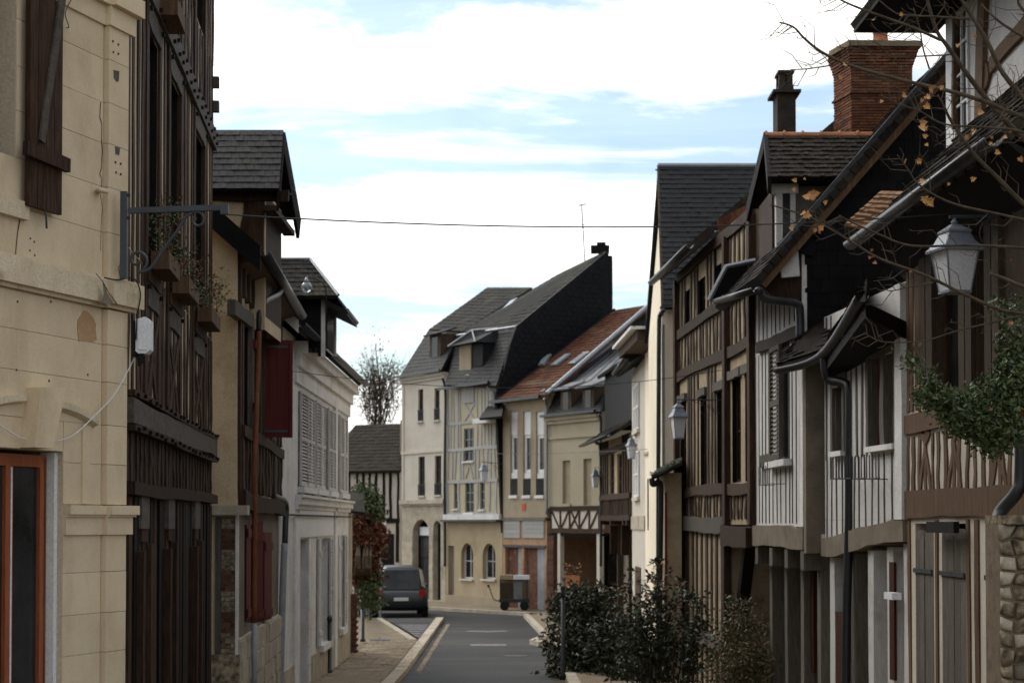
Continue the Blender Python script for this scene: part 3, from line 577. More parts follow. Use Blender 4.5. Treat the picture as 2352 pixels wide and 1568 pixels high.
# wall box with its cable, on the corner
q0 = F1.rect(*zA(640, 1455), *zA(690, 1560)); q0 = (F1.L+.03, F1.L+.17, F1.hit(*zB(665, 55))[1], F1.hit(*zA(650, 1452))[1])
tb = thing('junction_box', 'white plastic box on the corner of the cream house', 'electrical box', tuple(F1.W(q0[0], q0[2], 0)))
jb0, jb1 = P(313, 812, 14.0), P(346, 728, 14.0); x0, x1, z0, z1 = jb0.x, jb1.x, jb0.z, jb1.z
MB().prism([(x0, 13.97, z0+.02), (x0+.02, 13.97, z0), (x1-.03, 13.97, z0), (x1, 13.97, z0+.03), (x1, 13.97, z1-.03), (x1-.04, 13.97, z1), (x0, 13.97, z1-.02)], (0, .14, 0)).build('casing', 'plastic', tb)
MB().box(x0+.018, x1-.02, 13.958, 13.968, z0+.03, z1-.035).build('lid', 'plastic', tb); MB().box(x0-.035, x0-.002, 13.99, 14.1, z0-.02, z1-.03).build('base_plate', 'rubber', tb)
MB().tube([(x0+.03, 14.02, z0-.002), (x0+.03, 14.02, z0-.06), (x0+.02, 14.02, z0-.1)], [.03, .025, .012], 8).build('cable_gland', 'rubber', tb)
cab = [F1.H(zB(*p), .05) for p in ((622, 60), (600, 110), (530, 238), (470, 305), (350, 420), (280, 452), (200, 460), (130, 452), (80, 436), (0, 385), (-140, 290))]
tag(MB().tube(sm(cab, 5), .005, 6).build('cable', 'white_clean'), 'thin white cable sagging across the cream wall above the window', 'cable')
cab = [F1.H(zA(*p), .14) for p in ((480, 1275), (540, 1285), (600, 1275), (632, 1300), (645, 1360), (630, 1450), (625, 1560))]
tag(MB().tube(sm(cab, 5), .006, 6).build('cable', 'rubber'), 'black cable looping over the worn string course corner into the white box', 'cable')
# iron bracket on the corner
tb = thing('iron_bracket', 'grey wrought iron bracket with scrolls on the cream house corner', 'bracket', tuple(F1.H(zA(570, 1280), .05)))
Yb = 13.75
def PB(x, y, Y=Yb): return P(*zA(x, y), Y)
a, b = PB(570, 880), PB(572, 1280); MB().box(a.x-.027, a.x+.027, a.y-.02, a.y+.02, b.z, a.z).build('wall_plate', 'iron', tb)
a, b = PB(590, 968), PB(1022, 953); MB().hexa([a+Vector(v) for v in ((0, -.02, -.022), (0, .02, -.022))]+[b+Vector(v) for v in ((0, .02, -.022), (0, -.02, -.022))]+[a+Vector(v) for v in ((0, -.02, .022), (0, .02, .022))]+[b+Vector(v) for v in ((0, .02, .022), (0, -.02, .022))]).build('arm', 'iron', tb)
a, b = PB(1032, 940), PB(1032, 985); MB().box(a.x-.03, a.x+.03, a.y-.028, a.y+.028, b.z, a.z).build('end_block', 'iron', tb)
def scroll(c, r0, r1, a0, turns, n=26): return [(c[0]+(r0+(r1-r0)*i/n)*math.cos(a0+turns*2*math.pi*i/n), c[1]+(r0+(r1-r0)*i/n)*math.sin(a0+turns*2*math.pi*i/n)) for i in range(n+1)]
low = scroll((628, 1192), 16, 46, 1.2, -1.35); up_ = scroll((905, 1018), 36, 20, -1.9, 1.0)
path = [(632, 1190)]+[p for p in scroll((628, 1195), 14, 50, 0.6, -1.15)]
MB().tube([PB(*p) for p in scroll((630, 1195), 12, 52, .5, 1.1)], .012, 8).build('scroll', 'iron', tb, True)
MB().tube(sm([PB(*p) for p in ((632, 1248), (670, 1243), (705, 1215), (760, 1130), (815, 1060), (850, 1000), (880, 978))], 5), .014, 8).build('stay', 'iron', tb, True)
MB().tube([PB(*p) for p in scroll((905, 1010), 40, 18, -2.4, 1.0)], .011, 8).build('scroll', 'iron', tb, True)
for yy in (895, 1000): MB().tube([PB(585, yy), PB(598, yy)], .014, 8).build('bolt', 'iron_black', tb)
WIRE_L = PB(1040, 985)
# ================================================================ dark timber house
F2 = Fac(col(285, 15.0), col(484, 22.9)); g2 = ground_z(19)
zP = fr(400, 0, .30622); zQ = fr(400, 700, .30622)
t = thing('dark_timber_house', 'tall dark brown half-timbered house with peg-studded beams and flower boxes', 'house', (F2.A.x, F2.A.y, g2))
zb = F2.hit(*zP(595, 640), .06)[1]; zw1 = F2.hit(*zP(485, 870), 0)[1]; zw0 = F2.hit(*zQ(320, 560), .05)[1]
zj1 = F2.hit(*zB(800, 400), .08)[1]; zpl = F2.hit(*zB(800, 690), .06)[1]
wins = []
for x0, x1, yy in ((207, 318, 900), (432, 542, 1300), (694, 790, 1550)):
    wins.append((F2.hit(*zP(x0, yy))[0], F2.hit(*zP(x1, yy))[0]))
wins[0] = (max(wins[0][0], .9), wins[0][1])
holes = [(a, b, zw0, zw1) for a, b in wins]+[(a, b, zb+1.05, zb+2.9) for a, b in wins]
F2.wall('infill', 'tan', t, 0, F2.L, zj1, 13.0, holes, th=5.0, rev=.22, rm='wood_vdark')
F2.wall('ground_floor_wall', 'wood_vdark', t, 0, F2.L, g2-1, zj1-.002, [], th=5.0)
SK = [(a, b) for a, b in wins]
n = 25
for z0, z1, sk in ((zw1+.3, zb-.09, []), (zw0+.02, zw1+.3, SK), (zj1+.13, zw0, []), (zb+.1, zb+1.0, []), (zb+1.0, zb+2.95, SK), (zb+3.0, 13, []), (zpl+.02, zj1-.13, [])):
    F2.studs(t, 'wood_dark', .08, F2.L-.08, n, z0, z1, .15, -.02, .013, skip=sk)
for a, b in wins:
    for s_ in (a-.09, b+.09):
        F2.beam('post', 'wood_dark', t, (s_, zj1), (s_+jt(.02), zb), .17, -.02, .03)
        F2.beam('post', 'wood_dark', t, (s_, zb), (s_+jt(.02), 13), .17, -.02, .03)
    F2.beam('lintel', 'wood_plate', t, (a-.1, zw1+.11), (b+.1, zw1+.11), .2, -.02, .036, wob=.006); F2.beam('sill_rail', 'wood_dark', t, (a-.1, zw0-.07), (b+.1, zw0-.07), .13, -.02, .05)
    F2.beam('apron_plate', 'wood_plate', t, (a-.02, zw0-.24), (b+.02, zw0-.24), .22, -.02, .032, wob=.006)
    F2.beam('brace', 'wood_dark', t, (a-.05, zj1+.1), (b+.05, zw0-.34), .12, -.02, .025); F2.beam('brace', 'wood_dark', t, (b+.05, zj1+.1), (a-.05, zw0-.34), .11, -.02, .022)
    F2.window(t, (a, b, zw0+.03, zw1-.01), 'wood_vdark', rec=.12, fw=.07, nx=2, ny=1); F2.window(t, (a, b, zb+1.05, zb+2.9), 'wood_vdark', rec=.12, fw=.07, nx=2)
F2.beam('upper_beam', 'wood_plate', t, (0, zb), (F2.L+.05, zb), .24, -.02, .06, seg=10); F2.beam('rail', 'wood_dark', t, (0, zb+3.0), (F2.L, zb+3.0), .2, -.02, .12, seg=10)
F2.beam('jetty_beam', 'wood_plate', t, (-.02, zj1), (F2.L+.03, zj1), .22, -.02, .08, seg=10); F2.beam('rail', 'wood_dark', t, (-.02, zj1+.15), (F2.L+.03, zj1+.15), .06, -.02, .09, seg=8); F2.beam('rail', 'wood_dark', t, (-.02, zj1-.15), (F2.L+.03, zj1-.15), .06, -.02, .095, seg=8)
for z_, dd in ((zb+.06, .06), (zb-.06, .06), (zj1+.15, .09), (zj1-.15, .095)):
    for i in range(20):
        s_ = .12+i*(F2.L-.2)/19+jt(.08); zz = z_+jt(.015); F2.box('peg', 'wood_vdark', t, s_-.017, s_+.017, zz-.017, zz+.017, dd-.012, dd+.028)
for a, b in wins:
    for s_ in (a-.05, b+.05): F2.box('peg', 'wood_vdark', t, s_-.02, s_+.02, zw1+.14, zw1+.18, .02, .065); F2.box('peg', 'wood_vdark', t, s_-.02, s_+.02, zw0-.2, zw0-.16, .02, .065)
# ground floor: posts, corbel plates, boarded doors
for x0 in (690, 808, 925):
    s_ = F2.hit(*zB(x0, 780), .1)[0]; zt = F2.hit(*zB(x0, 690), .14)[1]; z0 = F2.hit(*zB(x0, 860), .14)[1]
    F2.box('corbel_plate', 'wood_plate', t, s_-.28, s_+.28, z0, zt, -.02, .06); F2.box('corbel', 'wood_dark', t, s_-.2, s_+.2, z0-.12, z0-.003, -.02, .05)
    F2.beam('post', 'wood_dark', t, (s_+.3, g2-.6), (s_+.3, z0-.14), .2, -.02, .09); F2.beam('post', 'wood_dark', t, (s_-.35, g2-.6), (s_-.35, z0-.2), .16, -.02, .1)
for i in range(26):
    s_ = .15+i*(F2.L-.3)/25; F2.beam('board', 'wood_vdark' if i % 3 else 'wood_dark', t, (s_, g2-.6), (s_, zpl-.1), .2, .0, .03+jt(.012), wob=.003)
F2.beam('rail', 'wood_dark', t, (0, zpl-.02), (F2.L, zpl-.02), .12, -.02, .09, seg=8)
# roof above the picture, and the projecting eave tips
slab(t, [F2.W(-.3, 12.9, .5), F2.W(F2.L+.2, 12.9, .5), F2.W(F2.L+.2, 17, -4), F2.W(-.3, 17, -4)], 'slate')
for px, py in ((880, 600), (885, 880)):
    a, z = F2.hit(*zP(px, py), .1); F2.box('rail_end', 'wood_plate', t, F2.L-.06, F2.L+.05, z-.07, z+.07, .0, .085)
# flower boxes
def flowerbox(a0, a1, z, lab, hang=.3, n=300, withplant=True):
    tb = thing('flower_box', lab, 'flower box', tuple(F2.W(a0, z, .1)), 'wooden flower boxes under the windows of the dark timber house')
    mb = MB(); h = .17; d0, d2 = .055, .21
    F2.hexa(mb, a0, a1, z, z+.03, d0, d2); F2.hexa(mb, a0, a0+.03, z+.031, z+h, d0, d2); F2.hexa(mb, a1-.03, a1, z+.031, z+h, d0, d2); F2.hexa(mb, a0+.031, a1-.031, z+.031, z+h, d0, d0+.02)
    mb.build('trough', 'wood_warm', tb)
    for i in range(5): k = (a1-a0)/5; F2.box('slat', 'wood_warm', tb, a0+k*i+.004, a0+k*(i+1)-.004, z+.005, z+h+jt(.006), d2+.001, d2+.014)
    F2.box('soil', 'soil', tb, a0+.032, a1-.032, z+.032, z+h-.05, d0+.022, d2-.002)
    if withplant:
        for nm, m, k in (('leaves', 'lf_green', n), ('blossoms', 'lf_dull', n//4)):
            mb = MB(); cs = [F2.W(random.uniform(a0, a1), z+h+random.uniform(-.1, hang), random.uniform(.06, .26)) for _ in range(12)]
            for c in cs:
                for i in range(k//12): leafmesh(mb, c+Vector((random.gauss(0, .07), random.gauss(0, .09), random.gauss(0, .07))), .045)
            mb.build(nm, m, tb, kind='stuff')
        mb = MB()
        for i in range(9): p = F2.W(random.uniform(a0, a1), z+h-.06, .13); mb.tube(sm([p, p+Vector((jt(.1), jt(.1), .15)), p+Vector((.1+jt(.15), jt(.2), hang*random.uniform(.5, 1.2)))], 3), .004, 5)
        mb.build('stems', 'wood_warm', tb)
labs = ['nearest flower box with tall red and green geraniums behind the iron scroll', 'middle flower box of the dark timber house with trailing geraniums', 'farthest flower box of the dark timber house, green plant trailing over the plaster wall']
for (a, b), lb, hg in zip(wins, labs, (.55, .3, .4)): flowerbox(a-.02, b+.06, zw0-.01, lb, hg)
zz = F2.hit(*zP(745, 250), .4)[1]; a_, b_ = F2.hit(*zP(740, 170), .42)[0], F2.hit(*zP(812, 170), .42)[0]
flowerbox(a_, b_, F2.hit(*zP(740, 160), .42)[1], 'bare wooden flower box high on the dark timber house at the top of the picture', withplant=False)
# ================================================================ plaster and timber house with red shutters
zR = fr(660, 960, .28708); zS = fr(660, 1400, .28708)
F3 = Fac(col(543, 23.5), col(640, 30.3)); a_ = col(400, 23.45); b_ = col(543, 23.45); F3s = Fac(a_, b_); g3 = ground_z(27)
t = thing('red_shutter_house', 'old plaster and timber house with oxblood shutters and brown downpipe', 'house', (F3.A.x, F3.A.y, g3))
zg = F3.hit(640, 648, .32)[1]; zEv = F3s.hit(543, 556)[1]
h_ = F3.rect(*zR(345, 170), *zR(432, 1390)); zsill = h_[2]; zrail = F3.hit(*zS(500, 640))[1]
hl = F3.rect(*zS(395, 860), *zS(470, 1500)); zst = F3.hit(*zS(600, 1850))[1]; zst = F3.hit(600, 1432)[1]
F3.wall('infill', 'daub', t, 0, F3.L, zrail, zg+.3, [h_], th=1.2, rev=.2, rm='wood_vdark')
F3.wall('ground_floor_wall', 'greyrend', t, 0, F3.L, zst, zrail-.003, [(hl[0], hl[1]+.6, zst+.1, zrail-.35)], th=1.2, rev=.3)
F3.wall('stone_base', 'stone', t, 0, F3.L, g3-1.2, zst-.003, [], th=1.2, d=.06)
for i in range(4):
    for j in range(16):
        s0 = j*F3.L/16+(i % 2)*.2; z0 = zst-.02-.3*(i+1); F3.box('base_stone', 'stone', t, s0+.01, min(s0+F3.L/16-.012, F3.L), z0+.008, z0+.29, .05, .075+jt(.015))
poly = [F3s.W(0, g3-1.2), F3s.W(F3s.L, g3-1.2), F3s.W(F3s.L, zEv), F3s.W(0, zEv+F3s.L*.9)]
MB().prism(poly, (0, .25, 0)).build('gable_wall', 'tan', t)
F3.beam('corner_post', 'wood_dark', t, (.12, zrail), (.05, zg+.1), .16, -.02, .05)
F3.pb('lintel', 'wood_grey', t, zR(300, 40), zR(500, 190), .2, -.02, .09); F3.pb('lintel', 'wood_grey', t, zR(560, 270), zR(745, 390), .16, -.02, .08)
F3.beam('jamb_post', 'wood_grey', t, (h_[1]+.12, zsill-.1), (h_[1]+.1, h_[3]+.1), .2, -.02, .07); F3.beam('jamb_post', 'wood_brown', t, (h_[0]-.1, zsill-.1), (h_[0]-.12, h_[3]+.1), .13, -.02, .06)
F3.studs(t, 'wood_brown', .5, F3.L-.15, 12, h_[3]+.25, zg+.2, .16, -.02, .07, wob=.03); F3.studs(t, 'wood_brown', h_[1]+.7, F3.L-.15, 8, zsill, h_[3]+.1, .15, -.02, .07, wob=.03)
F3.studs(t, 'wood_brown', .3, F3.L-.1, 14, zrail+.1, zsill-.1, .16, -.02, .07, lean=.1, wob=.04)
F3.beam('sill_rail', 'wood_dark', t, (.1, zsill-.05), (F3.L, zsill-.12), .16, -.02, .1, seg=8, wob=.02); F3.beam('floor_rail', 'wood_dark', t, (.1, zrail), (F3.L, zrail-.1), .24, -.02, .12, seg=8, wob=.03)
F3.window(t, h_, 'wood_dark', rec=.12, fw=.08, nx=1, ny=3)
F3.planks(t, (h_[0]+.01, h_[0]+.55, h_[2]+.05, h_[3]-.05), 'red', -.05, .0, 2, batten=False)
for zz in (h_[2]+.3, h_[3]-.35): F3.box('hinge_block', 'red', t, h_[1]+.03, h_[1]+.2, zz, zz+.12, .072, .11)
# the big leaf standing open across the view
a, _ = F3.hit(599, 900); Yh = F3.W(a, 0).y
FS = Fac(col(600, Yh), col(671, Yh+.1)); R = FS.rect(*zR(560, 400), *zR(915, 1475)); R = (0, FS.L, R[2], R[3])
sh = FS.planks(t, R, 'red', -.03, .008, 4, batten=False, gap=.003)
for k in (.065, .93): FS.box('strap', 'iron_black', sh, .01, FS.L*.85, R[2]+(R[3]-R[2])*k-.02, R[2]+(R[3]-R[2])*k+.02, .012, .02)
FS.box('edge_rail', 'red', sh, FS.L-.05, FS.L, R[2]+.003, R[3]-.003, .012, .03)
# the lower leaves
for x0, x1, Y0, Y1, y0, y1 in ((581, 604, 25.7, 26.1, 1196, 1428), (607, 624, 27.2, 27.7, 1222, 1422), (566, 576, 24.9, 25.3, 1185, 1425)):
    FL = Fac(col(x0, Y0), col(x1, Y1)); R = FL.rect(x0, y0, x1, y1); sh = FL.planks(t, (0, FL.L, R[2], R[3]), 'red', -.03, .005, 2, batten=False, gap=.004)
    for k in (.04, .8): FL.box('batten', 'red', sh, 0, FL.L, R[2]+(R[3]-R[2])*k, R[2]+(R[3]-R[2])*k+.12, .008, .03)
FL.window(t, (0.02, .3, R[2]+.1, R[3]-.1), 'wood_dark', rec=.4, fw=.04)
# mossy ledge and brick panel on the side wall
F3s.bx('stone_ledge', 'stone', t, (470, 1160, 572, 1182), -.05, .16)
F3s.bx('post', 'wood_grey', t, (495, 1186, 507, 1568), -.02, .03); F3s.bx('post', 'white', t, (541, 1186, 547, 1520), -.02, .03)
F3s.bx('brick_backing', 'mortar', t, (507, 1186, 541, 1600), -.02, .006)
R = F3s.rect(508, 1190, 540, 1500); nb = 26
for i in range(nb):
    z0 = R[2]+(R[3]-R[2])*i/nb; hh = (R[3]-R[2])/nb; c = (R[0]+R[1])/2+(.04 if i % 2 else -.04); m_ = 'brick_dark' if (i//4) % 2 else 'stone_rough'
    for x0, x1 in ((R[0], c), (c, R[1])): F3s.box('brick', m_, t, x0+.004, x1-.004, z0+.005, z0+hh-.005, .005, .02+jt(.004))
F3s.bx('rubble_base', 'stone_rough', t, (470, 1502, 550, 1640), -.02, .05)
# roof, gutter, rafters
e0, e1 = F3.W(-.3, zg+.03, .34), F3.W(F3.L+.15, zg+.03, .34); up = F3.n*-4.1+Vector((0, 0, 4.1*.88))
slab(t, [e0, e1, e1+up, e0+up], 'slate', .1); MB().prism([e0+Vector((0, -.02, -.32)), e0+Vector((0, -.02, .02)), e0+up+Vector((0, -.02, .02)), e0+up+Vector((0, -.02, -.32))], (0, .04, 0)).build('bargeboard', 'slate_black', t)
for i in range(9): s_ = .3+i*F3.L/9; q = F3.W(s_, zg-.02, .3); MB().tube([q, q+up*.25], .05, 4).build('rafter', 'wood_warm', t)
MB().prism([F3.W(0, zg-.16, .0), F3.W(0, zg-.05, .3), F3.W(0, zg+.3, .0)], F3.u*F3.L).build('soffit', 'wood_warm', t)
gutter(t, [F3.W(-.3, zg, .38), F3.W(F3.L+.2, zg, .38)], .085, 'zinc_dark')
pipe(t, [F3.H((645, 645), .36), F3.H((641, 672), .33), F3.H((610, 690), .2), F3.H((597, 712), .14), F3.H((595, 760), .13)], .05, 'zinc_dark')
q = [F3.H(p, .13) for p in ((595, 755), (592, 850), (588, 960), (584, 1080), (585, 1200), (584, 1430))]; MB().tube(sm(q, 4), .038, 10).build('downpipe', 'pipe_rust', t, True)
MB().tube([q[-1], q[-1]+Vector((.01, 0, -1.2))], .04, 10).build('downpipe', 'pipe_grey', t, True)
# attic hut on the roof
Yh = 25.2; Fh = Fac(col(440, Yh), col(606, Yh))
Fh.wall('attic_wall', 'tan', t, 0, Fh.L, 6.2, 8.25, [], th=1.8)
Fh.beam('attic_post', 'wood_dark', t, (Fh.L-.1, 7.0), (Fh.L-.12, 8.2), .22, 0, .05, wob=.03); Fh.beam('attic_post', 'wood_dark', t, (Fh.L-.22, 7.15), (Fh.L-.24, 8.2), .12, 0, .03, wob=.02)
Fh.beam('attic_plate', 'wood_dark', t, (0, 8.14), (Fh.L+.35, 8.14), .15, 0, .08); Fh.beam('attic_brace', 'wood_dark', t, (Fh.L-.2, 8.12), (Fh.L-.32, 7.6), .09, 0, .04)
e0, e1, r1, r0 = P(430, 434, 24.9), P(641, 434, 24.9), P(651, 299, 26.1), P(430, 299, 26.1)
slab(t, [e0, e1, r1, r0], 'wood_vdark', .05, 'attic_roof'); tiles(t, [P(470, 434, 24.9), e1, r1, P(470, 299, 26.1)], 10, 10, 'slate', th=.012, gap=.05)
b0, b1 = Vector((e0.x, 27.3, e0.z)), Vector((e1.x, 27.3, e1.z)); slab(t, [r0, r1, b1, b0], 'slate', .05, 'attic_roof')
MB().prism([e1+Vector((-.02, 0, -.03)), r1+Vector((-.02, 0, -.03)), b1+Vector((-.02, 0, -.03)), b1+Vector((-.05, 0, -.32)), r1+Vector((-.04, 0, -.3)), e1+Vector((-.05, 0, -.32))], (.05, 0, 0)).build('attic_bargeboard', 'wood_vdark', t)
MB().box(Fh.B.x+.01, e1.x-.06, 24.95, 27.2, e1.z-.3, e1.z-.22).build('attic_soffit', 'wood_dark', t); MB().box(Fh.B.x-.05, Fh.B.x+.002, 25.3, 27.0, 6.4, 8.2).build('attic_shutter', 'wood_dark', t)
tb = thing('iron_hook', 'curled iron hook poking out of the attic hut', 'hook', tuple(P(645, 442, 26)))
MB().tube(sm([P(640, 441, 26), P(652, 438, 26), P(660, 441, 26), P(668, 447, 26), P(676, 446, 26), P(677, 439, 26), P(672, 435, 26)], 4), .012, 7).build('hook', 'iron', tb, True)
MB().tube([P(640, 447, 26), P(658, 441, 26)], .01, 6).build('stay', 'iron', tb)
# ================================================================ white painted house
F4 = Fac(col(640, 30.3), col(800, 43.2)); g4 = ground_z(38)
t = thing('white_shuttered_house', 'long white painted house with louvred shutters and a slate dormer', 'house', (F4.A.x, F4.A.y, g4))
ze0 = F4.hit(*zC(600, 1235), .35)[1]; ze1 = F4.hit(*zC(870, 1500), .35)[1]; ze = (ze0+ze1)/2
def s4(x, y, d=0): return F4.hit(*zD(x, y), d)[0]
def z4(x, y, d=0): return F4.hit(*zD(x, y), d)[1]
zc = z4(640, 585); zt_ = z4(700, 60); zb_ = z4(700, 512)
dr = (s4(530, 1000), s4(582, 1000), g4+.1, z4(555, 775)); wl = [(s4(643, 1000), s4(690, 1000), z4(670, 1340), z4(670, 770)), (s4(752, 1000), s4(772, 1000), z4(762, 1260), z4(762, 752))]
ups = [(s4(558, 250), s4(574, 250)), (s4(604, 250), s4(613, 250)), (s4(664, 300), s4(681, 300)), (s4(720, 300), s4(745, 300))]
leaf = [(527, 556), (575, 603), (612, 636), (641, 664), (682, 699), (703, 720), (745, 758), (770, 785)]
upw = [(s4(leaf[i][0], 250), s4(leaf[i+1][1], 250)) for i in (0, 2, 4, 6)]
F4.wall('wall', 'white', t, 0, F4.L, g4-.6, ze+.1, [dr]+wl+[(a+.1, b-.1, zb_, zt_) for a, b in upw], th=6, rev=.25)
F4.wall('pilaster', 'white', t, s4(500, 700), s4(526, 700), g4-.3, zc-.2, [], th=.1, d=.05, rev=.05); F4.wall('pilaster', 'white', t, s4(720, 700), s4(733, 700), g4-.3, ze-.6, [], th=.1, d=.06, rev=.05)
for z0, z1, d in ((zc-.03, zc+.1, .12), (zc+.101, zc+.15, .17), (zc-.12, zc-.031, .06)): F4.box('string_course', 'white', t, s4(512, 580), F4.L+.02, z0, z1, -.02, d)
for z0, z1, d in ((ze-.75, ze-.45, .05), (ze-.449, ze-.2, .12), (ze-.199, ze+.02, .24)): F4.box('cornice', 'white', t, s4(505, 400), F4.L+.03, z0, z1, -.02, d)
F4.box('frieze', 'white_clean', t, s4(527, 700), s4(716, 700), z4(620, 765)+.02, zc-.125, -.02, .035)
for (a, b), i in zip(upw, range(4)):
    mid = (a+b)/2; w_ = (b-a)
    F4.window(t, (a+.1, b-.1, zb_, zt_), 'white_clean', rec=.15, fw=.06, nx=2, ny=3)
    F4.louvre(t, (a+.02, mid-.02, zb_+.01, zt_-.01), 'greywhite', .03, .075, 26); F4.louvre(t, (mid+.02, b-.02, zb_+.01, zt_-.01), 'greywhite', .032, .077, 26)
    F4.box('sill', 'white', t, a-.05, b+.05, zb_-.12, zb_-.004, -.02, .13)
    for s_ in (a+.1, b-.1): F4.box('console', 'white', t, s_-.06, s_+.06, zb_-.3, zb_-.122, -.02, .10)
F4.window(t, dr, 'greywhite', rec=.24, fw=.09, nx=1, ny=2, name='door')
for R in wl:
    F4.window(t, R, 'white_clean', rec=.15, fw=.06, nx=2, ny=3); mid = (R[0]+R[1])/2
    F4.planks(t, (R[0]-.5, R[0]-.02, R[2], R[3]), 'greywhite', .02, .06, 3); F4.louvre(t, (R[1]+.02, R[1]+.55, R[2], R[3]), 'greywhite', .03, .07, 26); F4.box('sill', 'white', t, R[0]-.1, R[1]+.1, R[2]-.14, R[2]-.005, -.02, .12)
for i in range(9):      # quoins beside the door
    z0 = g4+.2+i*.36
    for s_ in (dr[0], dr[1]): F4.box('quoin', 'white', t, s_-(.5 if s_ == dr[0] else -.005), s_-.005 if s_ == dr[0] else s_+.45, z0, z0+.345, -.02, .022)
F4.box('plinth', 'stone', t, 0, dr[0]-.55, g4-.6, g4+.75, -.02, .035); F4.box('plinth', 'stone', t, dr[1]+.5, F4.L+.01, g4-.6, g4+.7, -.02, .04)
# gable end, roof, gutter
slope = .95; e0, e1 = F4.W(-.15, ze+.12, .35), F4.W(F4.L+.1, ze+.12, .35); up = F4.n*-4.0+Vector((0, 0, 4.0*slope))
MB().prism([F4.W(-.02, g4-.5, 0), F4.W(-.02, ze, 0), F4.W(-.02, ze+.3, .0), F4.W(-.02, ze+.3+3.6*slope, -3.6), F4.W(-.02, g4-.5, -3.6)], F4.u*-.08).build('gable_wall', 'white', t)
slab(t, [e0, e1, e1+up, e0+up], 'slate_moss', .14); MB().prism([e0+Vector((0, -.03, -.2)), e0+Vector((0, -.03, .03)), e0+up+Vector((0, -.03, .03)), e0+up+Vector((0, -.03, -.2))], (0, .05, 0)).build('bargeboard', 'white', t)
gutter(t, [F4.W(-.1, ze+.1, .4), F4.W(F4.L+.2, ze+.1, .4)], .08, 'zinc_dark'); e2, e3 = e0+up*2, e1+up*2
slab(t, [e0+up, e1+up, e1+up+Vector((-4, 0, -4)), e0+up+Vector((-4, 0, -4))], 'slate_moss', .14)
q = [F4.H(zD(*p), .1) for p in ((388, 215), (392, 380), (390, 520), (410, 545), (448, 562), (462, 600), (458, 700), (455, 800))]; MB().tube(sm(q, 4), .055, 9).build('downpipe', 'iron_black', t, True)
q = [F4.H(zD(*p), .1) for p in ((453, 800), (445, 1000), (438, 1250), (430, 1568), (424, 1800))]; MB().tube(sm(q, 3), .06, 9).build('downpipe', 'pipe_grey', t, True)
F4.box('wire_conduit', 'rubber', t, s4(440, 560), F4.L, zc-.25, zc-.22, .06, .085)
# slate dormer
Yd = 32.6; Fd = Fac(col(600, Yd), col(746, Yd)); zd0, zd1 = ze-.1, P(700, 686, Yd).z
Fd.wall('dormer_cheek', 'slate_black', t, 0, Fd.L-.02, zd0, zd1, [], th=1.6)
q = Fd.rect(642, 690, 738, 810); tiles(t, [Fd.W(q[0], q[2], .003), Fd.W(q[1], q[2], .003), Fd.W(q[1], q[3], .003), Fd.W(q[0], q[3], .003)], 9, 8, 'slate_black', th=.012)
Fd.bx('dormer_post', 'white', t, (738, 688, 747, 820), -.02, .03); MB().box(Fd.B.x-.02, Fd.B.x+.03, Yd+.1, Yd+1.5, zd0, zd1).build('dormer_window', 'glass', t); MB().box(Fd.B.x-.02, Fd.B.x+.05, Yd+1.45, Yd+1.6, zd0, zd1).build('dormer_post', 'white', t)
zq = P(700, 680, Yd-.3).z; zr_ = P(700, 598, Yd+.8).z
e0, e1 = Vector((P(560, 680, Yd-.3).x, Yd-.3, zq)), P(776, 690, Yd-.3); r1, r0 = P(712, 598, Yd+.8), P(560, 598, Yd+.8)
e1.z = zq; slab(t, [e0, e1, r1, r0], 'slate_moss', .06, 'dormer_roof'); tiles(t, [P(618, 680, Yd-.3), e1, r1, P(618, 598, Yd+.8)], 8, 12, 'slate_moss', th=.015)
b1 = Vector((e1.x, Yd+1.9, zq)); b0 = Vector((e0.x, Yd+1.9, zq)); MB().add([e1, b1, r1, e1-Vector((0, 0, .06)), b1-Vector((0, 0, .06)), r1-Vector((0, 0, .06))], [(0, 1, 2), (5, 4, 3), (0, 3, 4, 1)]).build('dormer_hip', 'slate_moss', t); slab(t, [r0, r1, b1, b0], 'slate_moss', .06, 'dormer_roof')
MB().tube([e1+Vector((.01, 0, .02)), r1+Vector((0, 0, .03)), r0+Vector((0, 0, .03))], .03, 6).build('hip_flashing', 'zinc', t)
lip = [Vector((Fd.B.x+.02, Yd-.25, zq-.05)), Vector((P(800, 715, Yd).x, Yd-.2, P(800, 715, Yd).z)), Vector((P(800, 715, Yd).x, Yd+1.85, P(800, 715, Yd).z)), Vector((Fd.B.x+.02, Yd+1.85, zq-.05))]
MB().hexa([v-Vector((0, 0, .1)) for v in lip]+lip).build('dormer_eave', 'slate', t); MB().tube([lip[1], lip[2]], .04, 6).build('gutter', 'zinc', t)
# globe lamp hung in front of the dormer
c = P(704, 660, 31.2); tb = thing('globe_lamp', 'clear round globe lamp hanging before the mossy dormer roof', 'street lamp', tuple(c-Vector((0, 0, .15))))
MB().lathe(c, [(.01, -.1), (.06, -.085), (.095, -.03), (.1, 0), (.095, .03), (.06, .085), (.01, .1)], 18).build('globe', 'glass_clear', tb, True)
MB().lathe(c, [(.05, .085), (.06, .1), (.035, .14), (.02, .18)], 12).build('cap', 'zinc', tb, True); MB().lathe(c, [(.015, -.05), (.03, -.02), (.02, .06)], 10).build('bulb', 'milky', tb, True)
MB().tube(sm([c+Vector((0, 0, .17)), c+Vector((.05, .1, .2)), c+Vector((.28, .5, .1)), Vector((Fd.B.x, Yd, c.z-.3))], 4), .012, 6).build('arm', 'iron_black', tb)
